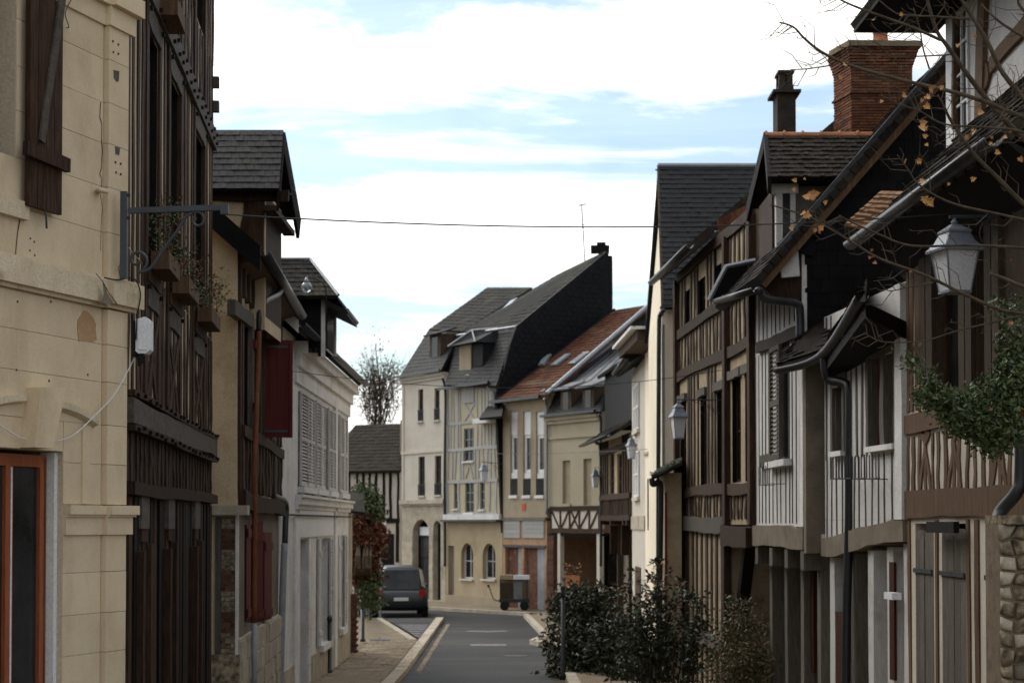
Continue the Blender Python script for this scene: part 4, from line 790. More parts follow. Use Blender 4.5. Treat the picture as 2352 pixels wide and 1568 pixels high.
# ================================================================ beyond the white house, left
Fx = Fac(col(795, 44.2), col(846, 44.2)); zq = Fx.hit(820, 1165)[1]
t = thing('garden_wall', 'low brick and stone garden wall beside the white house under the creeper', 'wall', (Fx.A.x, Fx.A.y, 0))
Fx.wall('wall', 'stone', t, -1.5, .12, -.2, zq, [], th=.4)
for i in range(20):
    z0 = .1+i*.075; Fx.box('brick', 'brick_dark', t, .125, .29-(i % 2)*.04, z0+.005, z0+.07, -.3, .01+jt(.004))
for a, b, z0 in ((-.3, .28, zq),): slab(t, [Fx.W(-.6, z0, .25), Fx.W(.5, z0-.12, .25), Fx.W(.35, z0+.38, -.9), Fx.W(-.6, z0+.45, -.9)], 'slate_moss', .07)
def cloudplant(root, name, m, blobs, ncl, per, cr, size, asp=.55): 
    mb = MB()
    for c in clumped(blobs, ncl, per, cr): leafmesh(mb, c, size, asp)
    mb.build(name, m, root, kind='stuff')
Yc = 46.5
def bl(x, y, rx, ry, Y=Yc, rz=.5): p = P(x, y, Y); k = Y/4000.; return (p, (rx*k, rz, ry*k))
t = thing('creeper', 'creeper turning red over green beside the white house end', 'creeper', tuple(G(835, 1405)))
cloudplant(t, 'green_leaves', 'lf_green', [bl(835, 1148, 28, 30), bl(850, 1175, 24, 25), bl(850, 1350, 18, 50)], 90, 30, .12, .12)
cloudplant(t, 'red_leaves', 'lf_red', [bl(830, 1215, 32, 30), bl(848, 1240, 28, 40), bl(822, 1290, 24, 50), bl(845, 1300, 26, 45), bl(862, 1230, 18, 40)], 210, 30, .12, .12)
mb = MB()
for i in range(7): x = 815+i*6; mb.tube(sm([G(x+5, 1412), P(x, 1330, Yc), P(x+jt(8), 1230, Yc), P(x+jt(12), 1140, Yc)], 4), [.03]*12+[.015], 6)
mb.build('stems', 'bark', t)
# bollard on the pavement
b = G(833, 1472, .12); tb = thing('bollard', 'slim grey bollard on the left pavement by the white house corner', 'bollard', tuple(b))
zt = P(833, 1386, b.y).z-b.z; MB().lathe(b, [(.075, 0), (.075, .06), (.05, .08), (.05, zt-.12)], 12).build('post', 'zinc_dark', tb, True); MB().lathe(b, [(.06, zt-.12), (.06, zt-.05), (.045, zt-.02), (.02, zt)], 12).build('cap', 'zinc_dark', tb, True)
b2 = G(757, 1545, .12); tb = thing('bollard', 'slim grey bollard against the white wall under the ground floor shutters', 'bollard', tuple(b2)); zt = P(761, 1412, b2.y).z-b2.z
MB().lathe(b2, [(.075, 0), (.075, .06), (.05, .08), (.05, zt-.12)], 12).build('post', 'zinc_dark', tb, True); MB().lathe(b2, [(.06, zt-.12), (.06, zt-.05), (.045, zt-.02), (.02, zt)], 12).build('cap', 'zinc_dark', tb, True)
# side-street house with the dark tiled roof
F5 = Fac(col(745, 84), col(918, 82)); t = thing('side_street_house', 'low beige house with black timbers under a big dark tiled roof', 'house', (F5.A.x, F5.A.y, 0))
zq = F5.hit(840, 1078)[1]; zr_ = F5.hit(840, 975, -3.2)[1]; zm_ = F5.hit(840, 1195)[1]
F5.wall('wall', 'offwhite', t, 0, F5.L, -.2, zq, [], th=5)
slab(t, [F5.W(-.3, zq-.1, .35), F5.W(F5.L+.2, zq-.1, .35), F5.W(F5.L+.2, zr_, -3.2), F5.W(-.3, zr_, -3.2)], 'tile_brown', .12); tiles(t, [F5.W(-.3, zq-.09, .36), F5.W(F5.L+.2, zq-.09, .36), F5.W(F5.L+.2, zr_, -3.19), F5.W(-.3, zr_, -3.19)], 14, 22, 'tile_brown', name='roof_tile', th=.02, maxobj=0)
slab(t, [F5.W(-.3, zr_, -3.2), F5.W(F5.L+.2, zr_, -3.2), F5.W(F5.L+.2, zq, -6.5), F5.W(-.3, zq, -6.5)], 'tile_brown', .12)
F5.studs(t, 'wood_vdark', 1.05, F5.L-.1, 9, zm_, zq-.05, .11, -.02, .04); F5.beam('floor_rail', 'wood_vdark', t, (0, zm_), (F5.L, zm_), .22, -.02, .06, seg=6); F5.beam('brace', 'wood_vdark', t, (2.7, zm_), (3.0, zq), .1, -.02, .04)
for x in (878, 912): F5.pb('post', 'wood_vdark', t, (x, 1200), (x, 1290), .16, -.02, .05)
F5.bx('door', 'wood_vdark', t, (880, 1225, 905, 1330), -.02, .05); F5.bx('chimney', 'beige', t, (896, 962, 920, 1080), -1.6, -.9); F5.bx('window', 'glass', t, (840, 1215, 865, 1260), -.02, .02)
# tree behind it
def tree(root, base, top, r0, blobs, lm, ncl, per, cr, size, nb=26, asp=.6):
    base, top = Vector(base), Vector(top); mb = MB(); mb.tube(sm([base, base.lerp(top, .35)+Vector((jt(.2), jt(.2), 0)), base.lerp(top, .7)+Vector((jt(.3), jt(.3), 0)), top], 4), [r0*(1-.85*i/12) for i in range(13)], 8); mb.build('trunk', 'bark', root, True)
    mb = MB(); pts = blob_pts(blobs, nb)
    for p in pts:
        k = random.uniform(.3, .85); s_ = base.lerp(top, k); mid = s_.lerp(p, .5)+Vector((0, 0, jt(.3))); mb.tube(sm([s_, mid, p], 4), [r0*.28*(1-.85*i/8) for i in range(9)], 5)
        for j in range(4): e = p+Vector((random.gauss(0, cr*2.2), random.gauss(0, cr*2.2), random.gauss(0, cr*2.2)+cr)); mb.tube([mid.lerp(p, .6), e.lerp(p, .4)+Vector((0, 0, .05)), e], [r0*.1, r0*.07, r0*.04], 4)
    mb.build('limbs', 'bark', root); mb = MB()
    for c in clumped(blobs, ncl, per, cr): leafmesh(mb, c, size, asp)
    mb.build('crown', lm, root, kind='stuff')
Yt = 96
t = thing('bare_tree', 'thin autumn tree with few leaves behind the dark tiled roof', 'tree', (*col(868, Yt), 0))
tree(t, (*col(868, Yt), 0), P(862, 790, Yt), .13, [bl(868, 850, 38, 45, Yt, 1), bl(845, 890, 32, 50, Yt, 1), bl(895, 880, 32, 50, Yt, 1), bl(868, 930, 55, 35, Yt, 1), bl(862, 800, 12, 28, Yt, .5)], 'lf_tree', 170, 11, .3, .13, 70)
# ================================================================ far row facing down the street
def archfill(F, par, a0, a1, zt, m, d0=-.25, d1=-.003, rise=None, name='arch_spandrel'):
    r = (a1-a0)/2; rise = rise or r; c = (a0+a1)/2; n = 7
    for sgn in (-1, 1):
        pts = [(c+sgn*r, zt)]+[(c+sgn*r*math.cos(math.pi/2*i/n), zt-rise+rise*math.sin(math.pi/2*i/n)) for i in range(n+1)]
        MB().prism([F.W(a, z, d1) for a, z in pts], F.n*(d0-d1)).build(name, m, par)
class Sub(Fac):
    pass
FR = Fac(col(925, 76), col(1378, 62.5))
def seg(x0, x1): return FR.hit(x0, 1150)[0], FR.hit(x1, 1150)[0]
def rz(x, y, d=0): return FR.hit(x, y, d)[1]
def RP(x, y, d): return FR.H((x, y), d)
# ---- white corner house
a0, a1 = seg(924, 1024)
t = thing('white_corner_house', 'narrow white corner house with stone arched ground floor and mansard dormer', 'house', tuple(FR.W(a0, 0)))
zt = rz(975, 862); zmid = rz(975, 1150)
W_ = [FR.rect(*zE(545, 1100), *zE(580, 1325)), FR.rect(*zE(660, 1092), *zE(696, 1318)), FR.rect(*zF(503, 90), *zF(545, 345)), FR.rect(*zF(610, 85), *zF(652, 340))]
FR.wall('wall', 'offwhite', t, a0, a1-.01, zmid, zt, W_, th=4, rev=.2)
for i, R in enumerate(W_):
    FR.window(t, R, 'wood_brown', rec=.12, fw=.05, nx=2, ny=3, sill='offwhite')
    if i > 1 or True: mb = MB(); [FR.hexa(mb, R[0]+k*(R[1]-R[0])/7-.01, R[0]+k*(R[1]-R[0])/7+.01, R[2], R[2]+.45, .0, .02) for k in range(8)]; FR.hexa(mb, R[0]-.03, R[1]+.03, R[2]+.451, R[2]+.48, -.01, .03); mb.build('railing', 'iron_black', t)
D1 = FR.rect(*zF(466, 500), *zF(572, 1010)); D2 = FR.rect(*zF(600, 508), *zF(648, 1010)); D1 = (D1[0], D1[1], .15, D1[3]); D2 = (D2[0], D2[1], .15, D2[3])
FR.wall('stone_ground_floor', 'stone', t, a0, a1-.01, -.1, zmid-.003, [D1, D2], th=4, rev=.3)
for R in (D1, D2): archfill(FR, t, R[0], R[1], R[3], 'stone', -.3, -.003, (R[1]-R[0])*.4)
d_ = FR.window(t, (D1[0]+.1, D1[1]-.05, .15, D1[3]-.7), 'slate_black', rec=.28, fw=.1, nx=1, ny=3, name='door'); FR.box('transom_sign', 'signwhite', t, D1[0]+.2, D1[1]-.05, D1[3]-.68, D1[3]-.32, -.28, -.24)
FR.window(t, D2, 'slate_black', rec=.28, fw=.06, nx=1, ny=3)
for z0, z1, d, m_ in ((zmid-.12, zmid+.05, .14, 'stone'), (zmid-.2, zmid-.121, .07, 'stone'), (rz(975, 1040), rz(975, 1034), .05, 'offwhite'), (zt-.12, zt+.02, .16, 'offwhite'), (zt-.25, zt-.121, .08, 'offwhite')): FR.box('cornice', m_, t, a0-.05, a1-.03, z0, z1, -.02, d)
for i in range(9):
    for x0, x1 in ((a0, D1[0]-.02), (D1[1]+.02, D2[0]-.02)): FR.box('ashlar_block', 'stone', t, x0+.01, x1-.01, .2+i*.3, .49+i*.3, -.02, .02+jt(.006))
for s_ in (a0+.09, a1-.14): FR.box('quoin_strip', 'offwhite', t, s_-.09, s_+.09, zmid+.06, zt-.26, -.02, .035)
q = [RP(918, 864, .3), RP(1013, 850, .3), RP(1058, 762, -1.0), RP(986, 756, -1.0)]; slab(t, q, 'slate', .1, 'mansard'); tiles(t, q, 12, 12, 'slate', th=.015, maxobj=0)
q = [RP(985, 757, -.95), RP(1062, 762, -.95), RP(1222, 660, -5.2), RP(1120, 660, -5.2)]; slab(t, q, 'slate_moss', .12); tiles(t, q, 14, 12, 'slate_moss', th=.02, maxobj=0)
hp = RP(1120, 660, -5.2); lc = RP(985, 757, -.95); MB().add([lc, hp, lc-FR.n*8], [(0, 1, 2)]).build('hip', 'slate_moss', t)
MB().hexa([RP(1010, 862, .0), RP(1026, 880, .0), RP(1026, 880, -2), RP(1010, 862, -2), RP(1048, 775, -.8), RP(1066, 770, -.8), RP(1066, 770, -3), RP(1048, 775, -3)]).build('mansard_side', 'slate', t)
FR.box('gutter', 'zinc_dark', t, a0-.05, a1, zt+.021, zt+.12, .17, .33)
pipe(t, [RP(1016, 868, .25), RP(1021, 885, .12), RP(1023, 930, .1), RP(1021, 1100, .1), RP(1022, 1300, .1)], .05, 'iron_black')
def dormer(par, R, d, m='white', roof='slate', th=1.2):
    a, b, z0, z1 = FR.rect(*R, d); FR.box('dormer', m, par, a, b, z0, z1, d-th, d); w_ = FR.box('dormer_window', 'glass', par, a+(b-a)*.25, b-(b-a)*.25, z0+.1, z1-.12, d, d+.015)
    slab(par, [FR.W(a-.15, z1, d+.25), FR.W(b+.15, z1, d+.25), FR.W(b+.1, z1+.3, d-th*.6), FR.W(a-.1, z1+.3, d-th*.6)], roof, .06, 'dormer_roof')
dormer(t, (987, 768, 1012, 826), -.15, 'wood_brown')
# ---- grey-blue timbered house
a0, a1 = seg(1025, 1154)
t = thing('blue_timber_house', 'yellow house with grey-blue timbers and mansard roof beside the white corner house', 'house', tuple(FR.W(a0, 0)))
zt = rz(1085, 880); zmid = rz(1085, 1187); zf1 = rz(1085, 1030)
W_ = [FR.rect(*zE(868, 1375), *zF(865, 120)), FR.rect(*zF(735, 262), *zF(762, 430)), FR.rect(*zF(808, 258), *zF(866, 455)), FR.rect(*zF(905, 258), *zF(936, 435))]
FR.wall('infill', 'infill_y', t, a0, a1, zmid, zt+.2, W_, th=4, rev=.18)
for R in W_: FR.window(t, R, 'zinc', rec=.1, fw=.04, nx=2, ny=3, sill='white')
FR.studs(t, 'wood_blue', a0+.15, a1-.6, 15, zf1, zt, .12, -.02, .03, skip=[(W_[0][0], W_[0][1])] , lean=.05); FR.studs(t, 'wood_blue', a0+.15, a1-.6, 13, rz(1085, 1105), zf1, .12, -.02, .03, skip=[(W_[0][0], W_[0][1])], lean=.1)
FR.studs(t, 'wood_blue', a0+.12, a1-.5, 9, zmid+.05, rz(1085, 1105), .13, -.02, .03, skip=[(R[0], R[1]) for R in W_[1:]])
for y in (880, 968, 1030, 1104, 1180): FR.beam('rail', 'wood_blue', t, (a0+.05, rz(1085, y)), (a1-.35, rz(1085, y)), .13, -.02, .036)
for p0, p1 in (((1066, 925), (1090, 965)), ((1090, 925), (1066, 965)), ((1068, 1098), (1077, 1066)), ((1086, 1098), (1077, 1066))): FR.pb('brace', 'wood_blue', t, p0, p1, .1, -.02, .032)
FR.planks(t, FR.rect(1063, 886, 1090, 925), 'wood_blue', .01, .05, 3, 'loft_shutter', batten=False)
for z0, z1, d, m_ in ((zmid-.1, zmid+.12, .16, 'white'), (zmid-.18, zmid-.101, .3, 'zinc_dark')): FR.box('cornice', m_, t, a0, a1, z0, z1, -.02, d)
A_ = [FR.rect(*zF(782, 655), *zF(860, 888)), FR.rect(*zF(922, 657), *zF(1006, 890)), FR.rect(*zF(697, 672), *zF(735, 1000))]
FR.wall('ground_floor', 'yellow', t, a0, a1, -.1, zmid-.182, A_, th=4, rev=.28)
for R in A_[:2]: archfill(FR, t, R[0], R[1], R[3], 'yellow', -.28, -.003, (R[1]-R[0])*.5); FR.window(t, R, 'greywhite', rec=.22, fw=.07, nx=2, ny=2, sill='offwhite')
FR.window(t, A_[2], 'wood_blue', rec=.25, fw=.06, ny=3, name='door'); FR.box('plinth', 'beige', t, a0, a1, -.1, .42, -.02, .03)
q = [RP(1024, 884, .35), RP(1140, 886, .35), RP(1186, 746, -1.0), RP(1056, 764, -1.0)]; slab(t, q, 'slate', .12, 'mansard'); tiles(t, q, 16, 14, 'slate', th=.02, maxobj=0)
q = [RP(1054, 766, -.95), RP(1188, 747, -.95), RP(1393, 575, -5.0), RP(1290, 626, -5.0)]; slab(t, q, 'slate_moss', .14); tiles(t, q, 18, 14, 'slate_moss', th=.025, maxobj=0)
MB().hexa([q[2]-FR.n*.02+Vector((0, 0, 3-q[2].z)), q[3]-FR.n*.02+Vector((0, 0, 3-q[3].z)), q[3]-FR.n*.3+Vector((0, 0, 3-q[3].z)), q[2]-FR.n*.3+Vector((0, 0, 3-q[2].z)), q[2]-FR.n*.02+Vector((0, 0, -.2)), q[3]-FR.n*.02+Vector((0, 0, -.2)), q[3]-FR.n*.3+Vector((0, 0, -.2)), q[2]-FR.n*.3+Vector((0, 0, -.2))]).build('rear_wall', 'slate_black', t)
FG = Fac((FR.W(a1+.03, 0).x, FR.W(a1+.03, 0).y), (FR.W(a1+.03, 0, -10).x, FR.W(a1+.03, 0, -10).y))
gp_ = [FG.hit(*p) for p in ((1140, 925), (1139, 900), (1150, 880), (1172, 790), (1187, 748), (1393, 578))]; sR, zR_ = gp_[-1]
gp_ = [(0, 3.0)]+gp_+[(sR+.1, zR_-.05), (sR+.1, 3)]; MB().prism([FG.W(a, z) for a, z in gp_], FG.n*-.15).build('gable_wall', 'slate_black', t)
gq = [FG.hit(*k_) for k_ in ((1150, 905), (1393, 578))]; rows_ = MB(); z_ = gq[0][1]-1.5; i_ = 0
def glim(s_):      # height of the verge over a point of the gable
    ks = [FG.hit(*k_) for k_ in ((1141, 905), (1172, 790), (1187, 748), (1393, 578))]
    for (a_, b_), (c_, d_) in zip(ks[:-1], ks[1:]):
        if a_ <= s_ <= c_: return b_+(d_-b_)*(s_-a_)/max(c_-a_, 1e-6)
    return -9
while z_ < zR_:
    x_ = -(i_ % 2)*.15
    while x_ < sR+4:
        if min(glim(max(x_, .01)), glim(x_+.28)) > z_+.24: rows_.hexa([FG.W(x_+.006, z_-.03, .004), FG.W(x_+.294, z_-.03, .004), FG.W(x_+.294, z_-.03, -.002), FG.W(x_+.006, z_-.03, -.002), FG.W(x_+.006, z_-.03+jt(.01), .022+jt(.008)), FG.W(x_+.294, z_-.03, .022+jt(.008)), FG.W(x_+.294, z_+.2, .005), FG.W(x_+.006, z_+.2, .005)])
        x_ += .3
    z_ += .2; i_ += 1
rows_.build('slates', 'slate_black', t, kind='stuff')
MB().tube([RP(1050, 770, -.7), RP(1188, 749, -.7)], .05, 6).build('break_flashing', 'zinc', t)
# skylights
for x0, y0, x1, y1 in ((1142, 728, 1182, 690), (1190, 720, 1226, 682)):
    k = q; n_ = (q[1]-q[0]).cross(q[3]-q[0]).normalized(); n_ = n_ if n_.z > 0 else -n_
    def onroof(x, y): r = ray(x, y); o_ = Vector((0, 0, EYE)); tt = (q[0]+n_*.05-o_).dot(n_)/r.dot(n_); return o_+r*tt
    w4 = [onroof(x0-6, y0), onroof(x0+9, y0-4), onroof(x1+7, y1-6), onroof(x1-9, y1+1)]
    f_ = MB().hexa([v-n_*.04 for v in w4]+[v+n_*.02 for v in w4]).build('skylight', 'zinc', t); c_ = sum(w4, Vector())/4; w5 = [c_+(v-c_)*.86+n_*.022 for v in w4]; MB().hexa(w5+[v+n_*.01 for v in w5]).build('pane', 'glass_sky', f_)
# dormer with hipped hood
Rd = FR.rect(1060, 790, 1086, 862, -.1); FR.box('dormer', 'beige', t, Rd[0], Rd[1], Rd[2], Rd[3], -1.5, .0); FR.box('dormer_cheek', 'slate', t, Rd[1], Rd[1]+.9, Rd[2]+.3, Rd[3], -1.6, -.05)
c_ = FR.W((Rd[0]+Rd[1])/2, Rd[3]+.55, -.4); hw = .55
hq = [FR.W(Rd[0]-.35, Rd[3]-.05, .35), FR.W(Rd[1]+1.0, Rd[3]-.05, .35), FR.W(Rd[1]+1.0, Rd[3]-.05, -1.7), FR.W(Rd[0]-.35, Rd[3]-.05, -1.7)]; rg = [FR.W(Rd[0]+.35, Rd[3]+.6, -.4), FR.W(Rd[1]+.6, Rd[3]+.6, -1.0)]
MB().add(hq+rg, [(0, 1, 5, 4), (1, 2, 5), (2, 3, 4, 5), (3, 0, 4), (3, 2, 1, 0)]).build('dormer_roof', 'slate', t); MB().tube([hq[0], rg[0], rg[1]], .05, 6).build('hip_flashing', 'zinc', t); MB().tube([rg[0], hq[1]], .03, 6).build('hip_flashing', 'zinc', t)
FR.box('dormer_sill', 'white', t, Rd[0]-.05, Rd[1]+.05, Rd[2]-.12, Rd[2]-.003, -.4, .12)
FR.bx('gutter', 'zinc_dark', t, (1024, 883, 1140, 889), .3, .42); pipe(t, [RP(1118, 888, .3), RP(1126, 895, .2), RP(1134, 905, .1), RP(1136, 960, .1)], .05, 'pipe_grey')
# chimney and aerial on the ridge
rp = RP(1390, 578, -5.3); tb = MB(); Fc = Fac((rp.x-.35, rp.y-.1), (rp.x+.12, rp.y-.12))
zc0, zc1 = rp.z-2.6, P(1380, 578, rp.y).z
Fc.box('chimney_stack', 'brick', t, Fc.L-.25, Fc.L, zc0, zc1, -.7, 0)
for i in range(26): z0 = zc0+i*(zc1-zc0)/26; Fc.box('brick', 'brick', t, Fc.L-.24+(i % 2)*.06, Fc.L-.01, z0+.004, z0+(zc1-zc0)/26-.004, -.02, .012+jt(.003))
Fc.box('chimney_cap', 'slate_black', t, -.25, Fc.L+.05, zc1+.002, zc1+.25, -.75, .06); Fc.box('chimney_cap', 'slate_black', t, .0, Fc.L-.1, zc1+.252, zc1+.4, -.6, -.1)
b = P(1344, 590, 74); tb = thing('aerial', 'thin television aerial on the ridge of the dark gabled house', 'aerial', tuple(b))
top = P(1336, 472, 74); MB().tube([b-Vector((0, 0, .4)), top], .028, 6).build('mast', 'zinc_dark', tb); MB().tube([top+Vector((-.12, 0, 0)), top+Vector((.2, 0, .06))], .03, 6).build('boom', 'zinc_dark', tb); m_ = b.lerp(top, .62); MB().tube([m_+Vector((-.15, 0, 0)), m_+Vector((.15, 0, .02))], .014, 6).build('element', 'zinc_dark', tb)
# ---- beige house with the red tiled roof
a0, a1 = seg(1155, 1256)
t = thing('red_roof_house', 'beige house with red tiled roof, three tall windows and brick ground floor', 'house', tuple(FR.W(a0, 0)))
zt = rz(1205, 915); zmid = rz(1205, 1190)
W_ = [FR.rect(*zF(x0, -205), *zF(x1, 342)) for x0, x1 in ((1102, 1150), (1186, 1236), (1270, 1322))]
FR.wall('wall', 'beige', t, a0, a1, zmid, zt+.1, W_, th=4, rev=.2)
for R in W_:
    h = R[3]-R[2]; FR.box('roller_blind', 'white_clean', t, R[0]+.01, R[1]-.01, R[3]-h*.28, R[3], -.12, -.06); FR.window(t, (R[0], R[1], R[2]+h*.27, R[3]-h*.28), 'white_clean', rec=.14, fw=.12, nx=1); FR.box('apron', 'white_clean', t, R[0], R[1], R[2]+h*.19, R[2]+h*.268, -.14, -.05)
    FR.box('panel', 'glass', t, R[0], R[1], R[2], R[2]+h*.19, -.14, -.1); mb = MB()
    for k in range(9): x = R[0]+(R[1]-R[0])*k/8; FR.hexa(mb, x-.014, x+.014, R[2], R[2]+h*.19, -.03, -.01)
    FR.hexa(mb, R[0], R[1], R[2]+h*.19, R[2]+h*.2, -.04, .0); mb.build('railing', 'iron_black', t); FR.box('sill', 'white_clean', t, R[0]-.03, R[1]+.03, R[2]-.12, R[2]-.003, -.14, .06)
FR.box('cornice', 'greyrend', t, a0, a1, zmid-.08, zmid+.04, -.02, .08)
OP = [FR.rect(*zF(1070, 682), *zF(1175, 1030)), FR.rect(*zF(1192, 684), *zF(1328, 1030))]; OP = [(R[0], R[1], .1, R[3]) for R in OP]
FR.wall('brick_ground_floor', 'brick_pale', t, a0, a1, -.1, zmid-.082, OP, th=4, rev=.3)
for x0, x1 in ((1065, 1172), (1186, 1328)):
    R = FR.rect(*zF(x0, 505), *zF(x1, 622)); FR.box('grey_panel', 'wood_blue', t, *R, -.02, .03)
    for k in range(4): FR.box('board', 'wood_blue', t, R[0]+.02, R[1]-.02, R[2]+(R[3]-R[2])*k/4+.01, R[2]+(R[3]-R[2])*(k+1)/4-.01, .031, .045)
FR.box('lintel', 'zinc_dark', t, OP[0][0]-.1, OP[1][1]+.1, OP[0][3], OP[0][3]+.1, -.02, .05)
for R, k in zip(OP, (.66, .55)): 
    FR.box('brick_panel', 'brick_dark', t, R[0], R[0]+(R[1]-R[0])*k, .1, R[3], -.28, -.12); FR.planks(t, (R[0]+(R[1]-R[0])*k+.01, R[1]-.01, .1, R[3]-.02), 'pipe_grey', -.25, -.1, 3, 'door', batten=False)
for (R, n_) in ((OP[0], 0), (OP[1], 1)):
    for i in range(24):
        z0 = .15+i*.075; FR.box('brick', 'brick_pale', t, R[1]+.01 if n_ == 0 else R[1]+.02, (OP[1][0]-.01) if n_ == 0 else a1-.02, z0+.005, z0+.07, .0, .014+jt(.004))
q = [RP(1143, 917, .35), RP(1256, 907, .35), RP(1497, 699, -5.0), RP(1412, 712, -5.0)]; slab(t, q, 'tile_red', .12); tiles(t, q, 30, 22, 'tile_red', name='roof_tile', th=.03, maxobj=0, gap=.12)
slab(t, [q[3], q[2], q[2]-FR.n*4+Vector((0, 0, -3)), q[3]-FR.n*4+Vector((0, 0, -3))], 'tile_red', .12)
MB().tube([q[1]+Vector((0, 0, .06)), q[2]+Vector((0, 0, .06))], .09, 6).build('verge_flashing', 'zinc', t); MB().tube([q[0]+Vector((0, 0, .03)), q[3]+Vector((0, 0, .03))], .06, 6).build('verge_flashing', 'slate_black', t)
n_ = (q[1]-q[0]).cross(q[3]-q[0]).normalized(); n_ = n_ if n_.z > 0 else -n_
for x0, y0, x1, y1 in ((1268, 838, 1308, 814), (1310, 834, 1350, 810), (1240, 838, 1262, 815)):
    def onroof(x, y): r = ray(x, y); o_ = Vector((0, 0, EYE)); tt = (q[0]+n_*.1-o_).dot(n_)/r.dot(n_); return o_+r*tt
    w4 = [onroof(x0-4, y0+1), onroof(x0+10, y0), onroof(x1+4, y1-2), onroof(x1-10, y1)]
    f_ = MB().hexa([v-n_*.05 for v in w4]+[v+n_*.03 for v in w4]).build('skylight', 'zinc', t); c_ = sum(w4, Vector())/4; w5 = [c_+(v-c_)*.82+n_*.031 for v in w4]; MB().hexa(w5+[v+n_*.01 for v in w5]).build('pane', 'glass_sky', f_)
FR.bx('gutter', 'zinc_dark', t, (1143, 914, 1258, 921), .3, .42); pipe(t, [RP(1250, 916, .35), RP(1254, 924, .2), RP(1256, 950, .1), RP(1256, 1100, .1), RP(1256, 1180, .1)], .05, 'zinc')
slab(t, [RP(1100, 960, .9), RP(1152, 955, .9), RP(1158, 922, -.2), RP(1125, 926, -.2)], 'slate_black', .1, 'pent_roof'); FR.bx('pent_soffit', 'white', t, (1110, 960, 1152, 972), -.2, .5)
FR.bx('wall_plaque', 'signred', t, (*zF(1183, 398), *zF(1203, 440)), .0, .03)
# white house end rising behind the red roof
FB_ = Fac(col(1255, 78), col(1400, 76)); tb = thing('white_gabled_outbuilding', 'small pale gable with dark roof rising between the black gable and the red tiles', 'house', (FB_.A.x, FB_.A.y, 0))
MB().prism([P(1285, 860, 77), P(1395, 780, 77), P(1365, 742, 77), P(1330, 775, 77)], (0, .3, 0)).build('gable_wall', 'pale', tb); MB().prism([P(1280, 850, 76.8), P(1362, 738, 76.8), P(1318, 750, 77.5), P(1262, 830, 77.5)], (0, 1.5, 0)).build('roof', 'slate_black', tb)
MB().box(P(1310, 760, 77).x, P(1385, 760, 77).x, 77.3, 80, 0, P(1300, 830, 77).z).build('wall', 'pale', tb)
# ---- cream house with zinc mansard
a0, a1 = seg(1257, 1379)
t = thing('zinc_mansard_house', 'cream house with zinc mansard, two dormers and timbered shop front', 'house', tuple(FR.W(a0, 0)))
zt = rz(1315, 953); zmid = rz(1320, 1166)
W_ = [FR.rect(1292, 1057, 1310, 1156), FR.rect(1340, 1053, 1359, 1160)]
FR.wall('wall', 'pale', t, a0, a1, zmid, zt, W_, th=4, rev=.14)
for R in W_: FR.box('blind_panel', 'beige', t, R[0]+.005, R[1]-.005, R[2]+.005, R[3]-.005, -.138, -.11); FR.box('sill', 'pale', t, R[0]-.05, R[1]+.05, R[2]-.1, R[2]-.003, -.1, .06)
for y0, y1, d in ((953, 962, .18), (962.5, 970, .1), (1000, 1005, .06)): FR.bx('cornice', 'pale', t, (1258, y0, 1378, y1), -.02, d)
q = [RP(1255, 951, .25), RP(1379, 945, .25), RP(1390, 872, -.7), RP(1285, 882, -.7)]; slab(t, q, 'slate', .1, 'mansard'); tiles(t, q, 14, 16, 'slate', th=.015, maxobj=0)
q = [RP(1276, 888, -.65), RP(1391, 873, -.65), RP(1480, 770, -4.6), RP(1440, 766, -4.6)]; slab(t, q, 'zinc_roof', .1)
for k in range(1, 6): a = q[0].lerp(q[1], k/6); b = q[3].lerp(q[2], k/6); MB().tube([a+Vector((0, 0, .015)), b+Vector((0, 0, .015))], .02, 5).build('standing_seam', 'zinc_roof', t)
MB().tube([RP(1244, 904, .2), RP(1262, 893, -.3), RP(1441, 767, -4.6)], .12, 6).build('verge_flashing', 'zinc', t)
for R in ((1288, 893, 1312, 946), (1338, 888, 1364, 942)): dormer(t, R, .12, 'wood_brown', 'zinc_roof', .9)
FR.bx('gutter', 'zinc_dark', t, (1256, 947, 1380, 953), .19, .32); pipe(t, [RP(1376, 952, .25), RP(1380, 962, .12), RP(1380, 1010, .1), RP(1380, 1160, .1)], .05, 'iron_black')
# timber band with crossed braces
B0, B1 = rz(1320, 1172), rz(1320, 1216); sB = FR.hit(1267, 1190)[0]; sE = FR.hit(1378, 1190)[0]
zb0 = rz(1320, 1214); zb1 = rz(1320, 1170)
FR.box('panel', 'offwhite', t, sB, sE, zb0, zb1, -.2, .02)
for z_ in (zb0-.07, zb1+.05): FR.beam('rail', 'wood_dark', t, (sB-.05, z_), (sE+.05, z_), .17, -.02, .07)
W5 = (sE-sB)/5
for k in range(6): FR.beam('stud', 'wood_dark', t, (sB+W5*k, zb0), (sB+W5*k, zb1), .09, .0, .05)
for k, dr_ in ((0, -1), (1, 1), (2, 0), (3, 1), (4, 1)):
    s0, s1 = sB+W5*k, sB+W5*(k+1)
    if dr_ <= 0: FR.beam('brace', 'wood_dark', t, (s0+.03, zb1), (s1-.03, zb0), .08, .0, .045)
    if dr_ >= 0: FR.beam('brace', 'wood_dark', t, (s0+.03, zb0), (s1-.03, zb1), .08, .0, .047)
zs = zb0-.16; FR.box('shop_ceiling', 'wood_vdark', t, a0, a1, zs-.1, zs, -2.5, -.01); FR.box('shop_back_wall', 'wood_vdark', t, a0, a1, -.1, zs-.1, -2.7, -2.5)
for x0, x1 in ((1282, 1288), (1372, 1379)): FR.bx('column', 'offwhite', t, (x0, 1222, x1, 1375), -.15, .03)
FR.box('brick_pier', 'brick_dark', t, a0, a0+.45, -.1, zs-.1, -.3, .0)
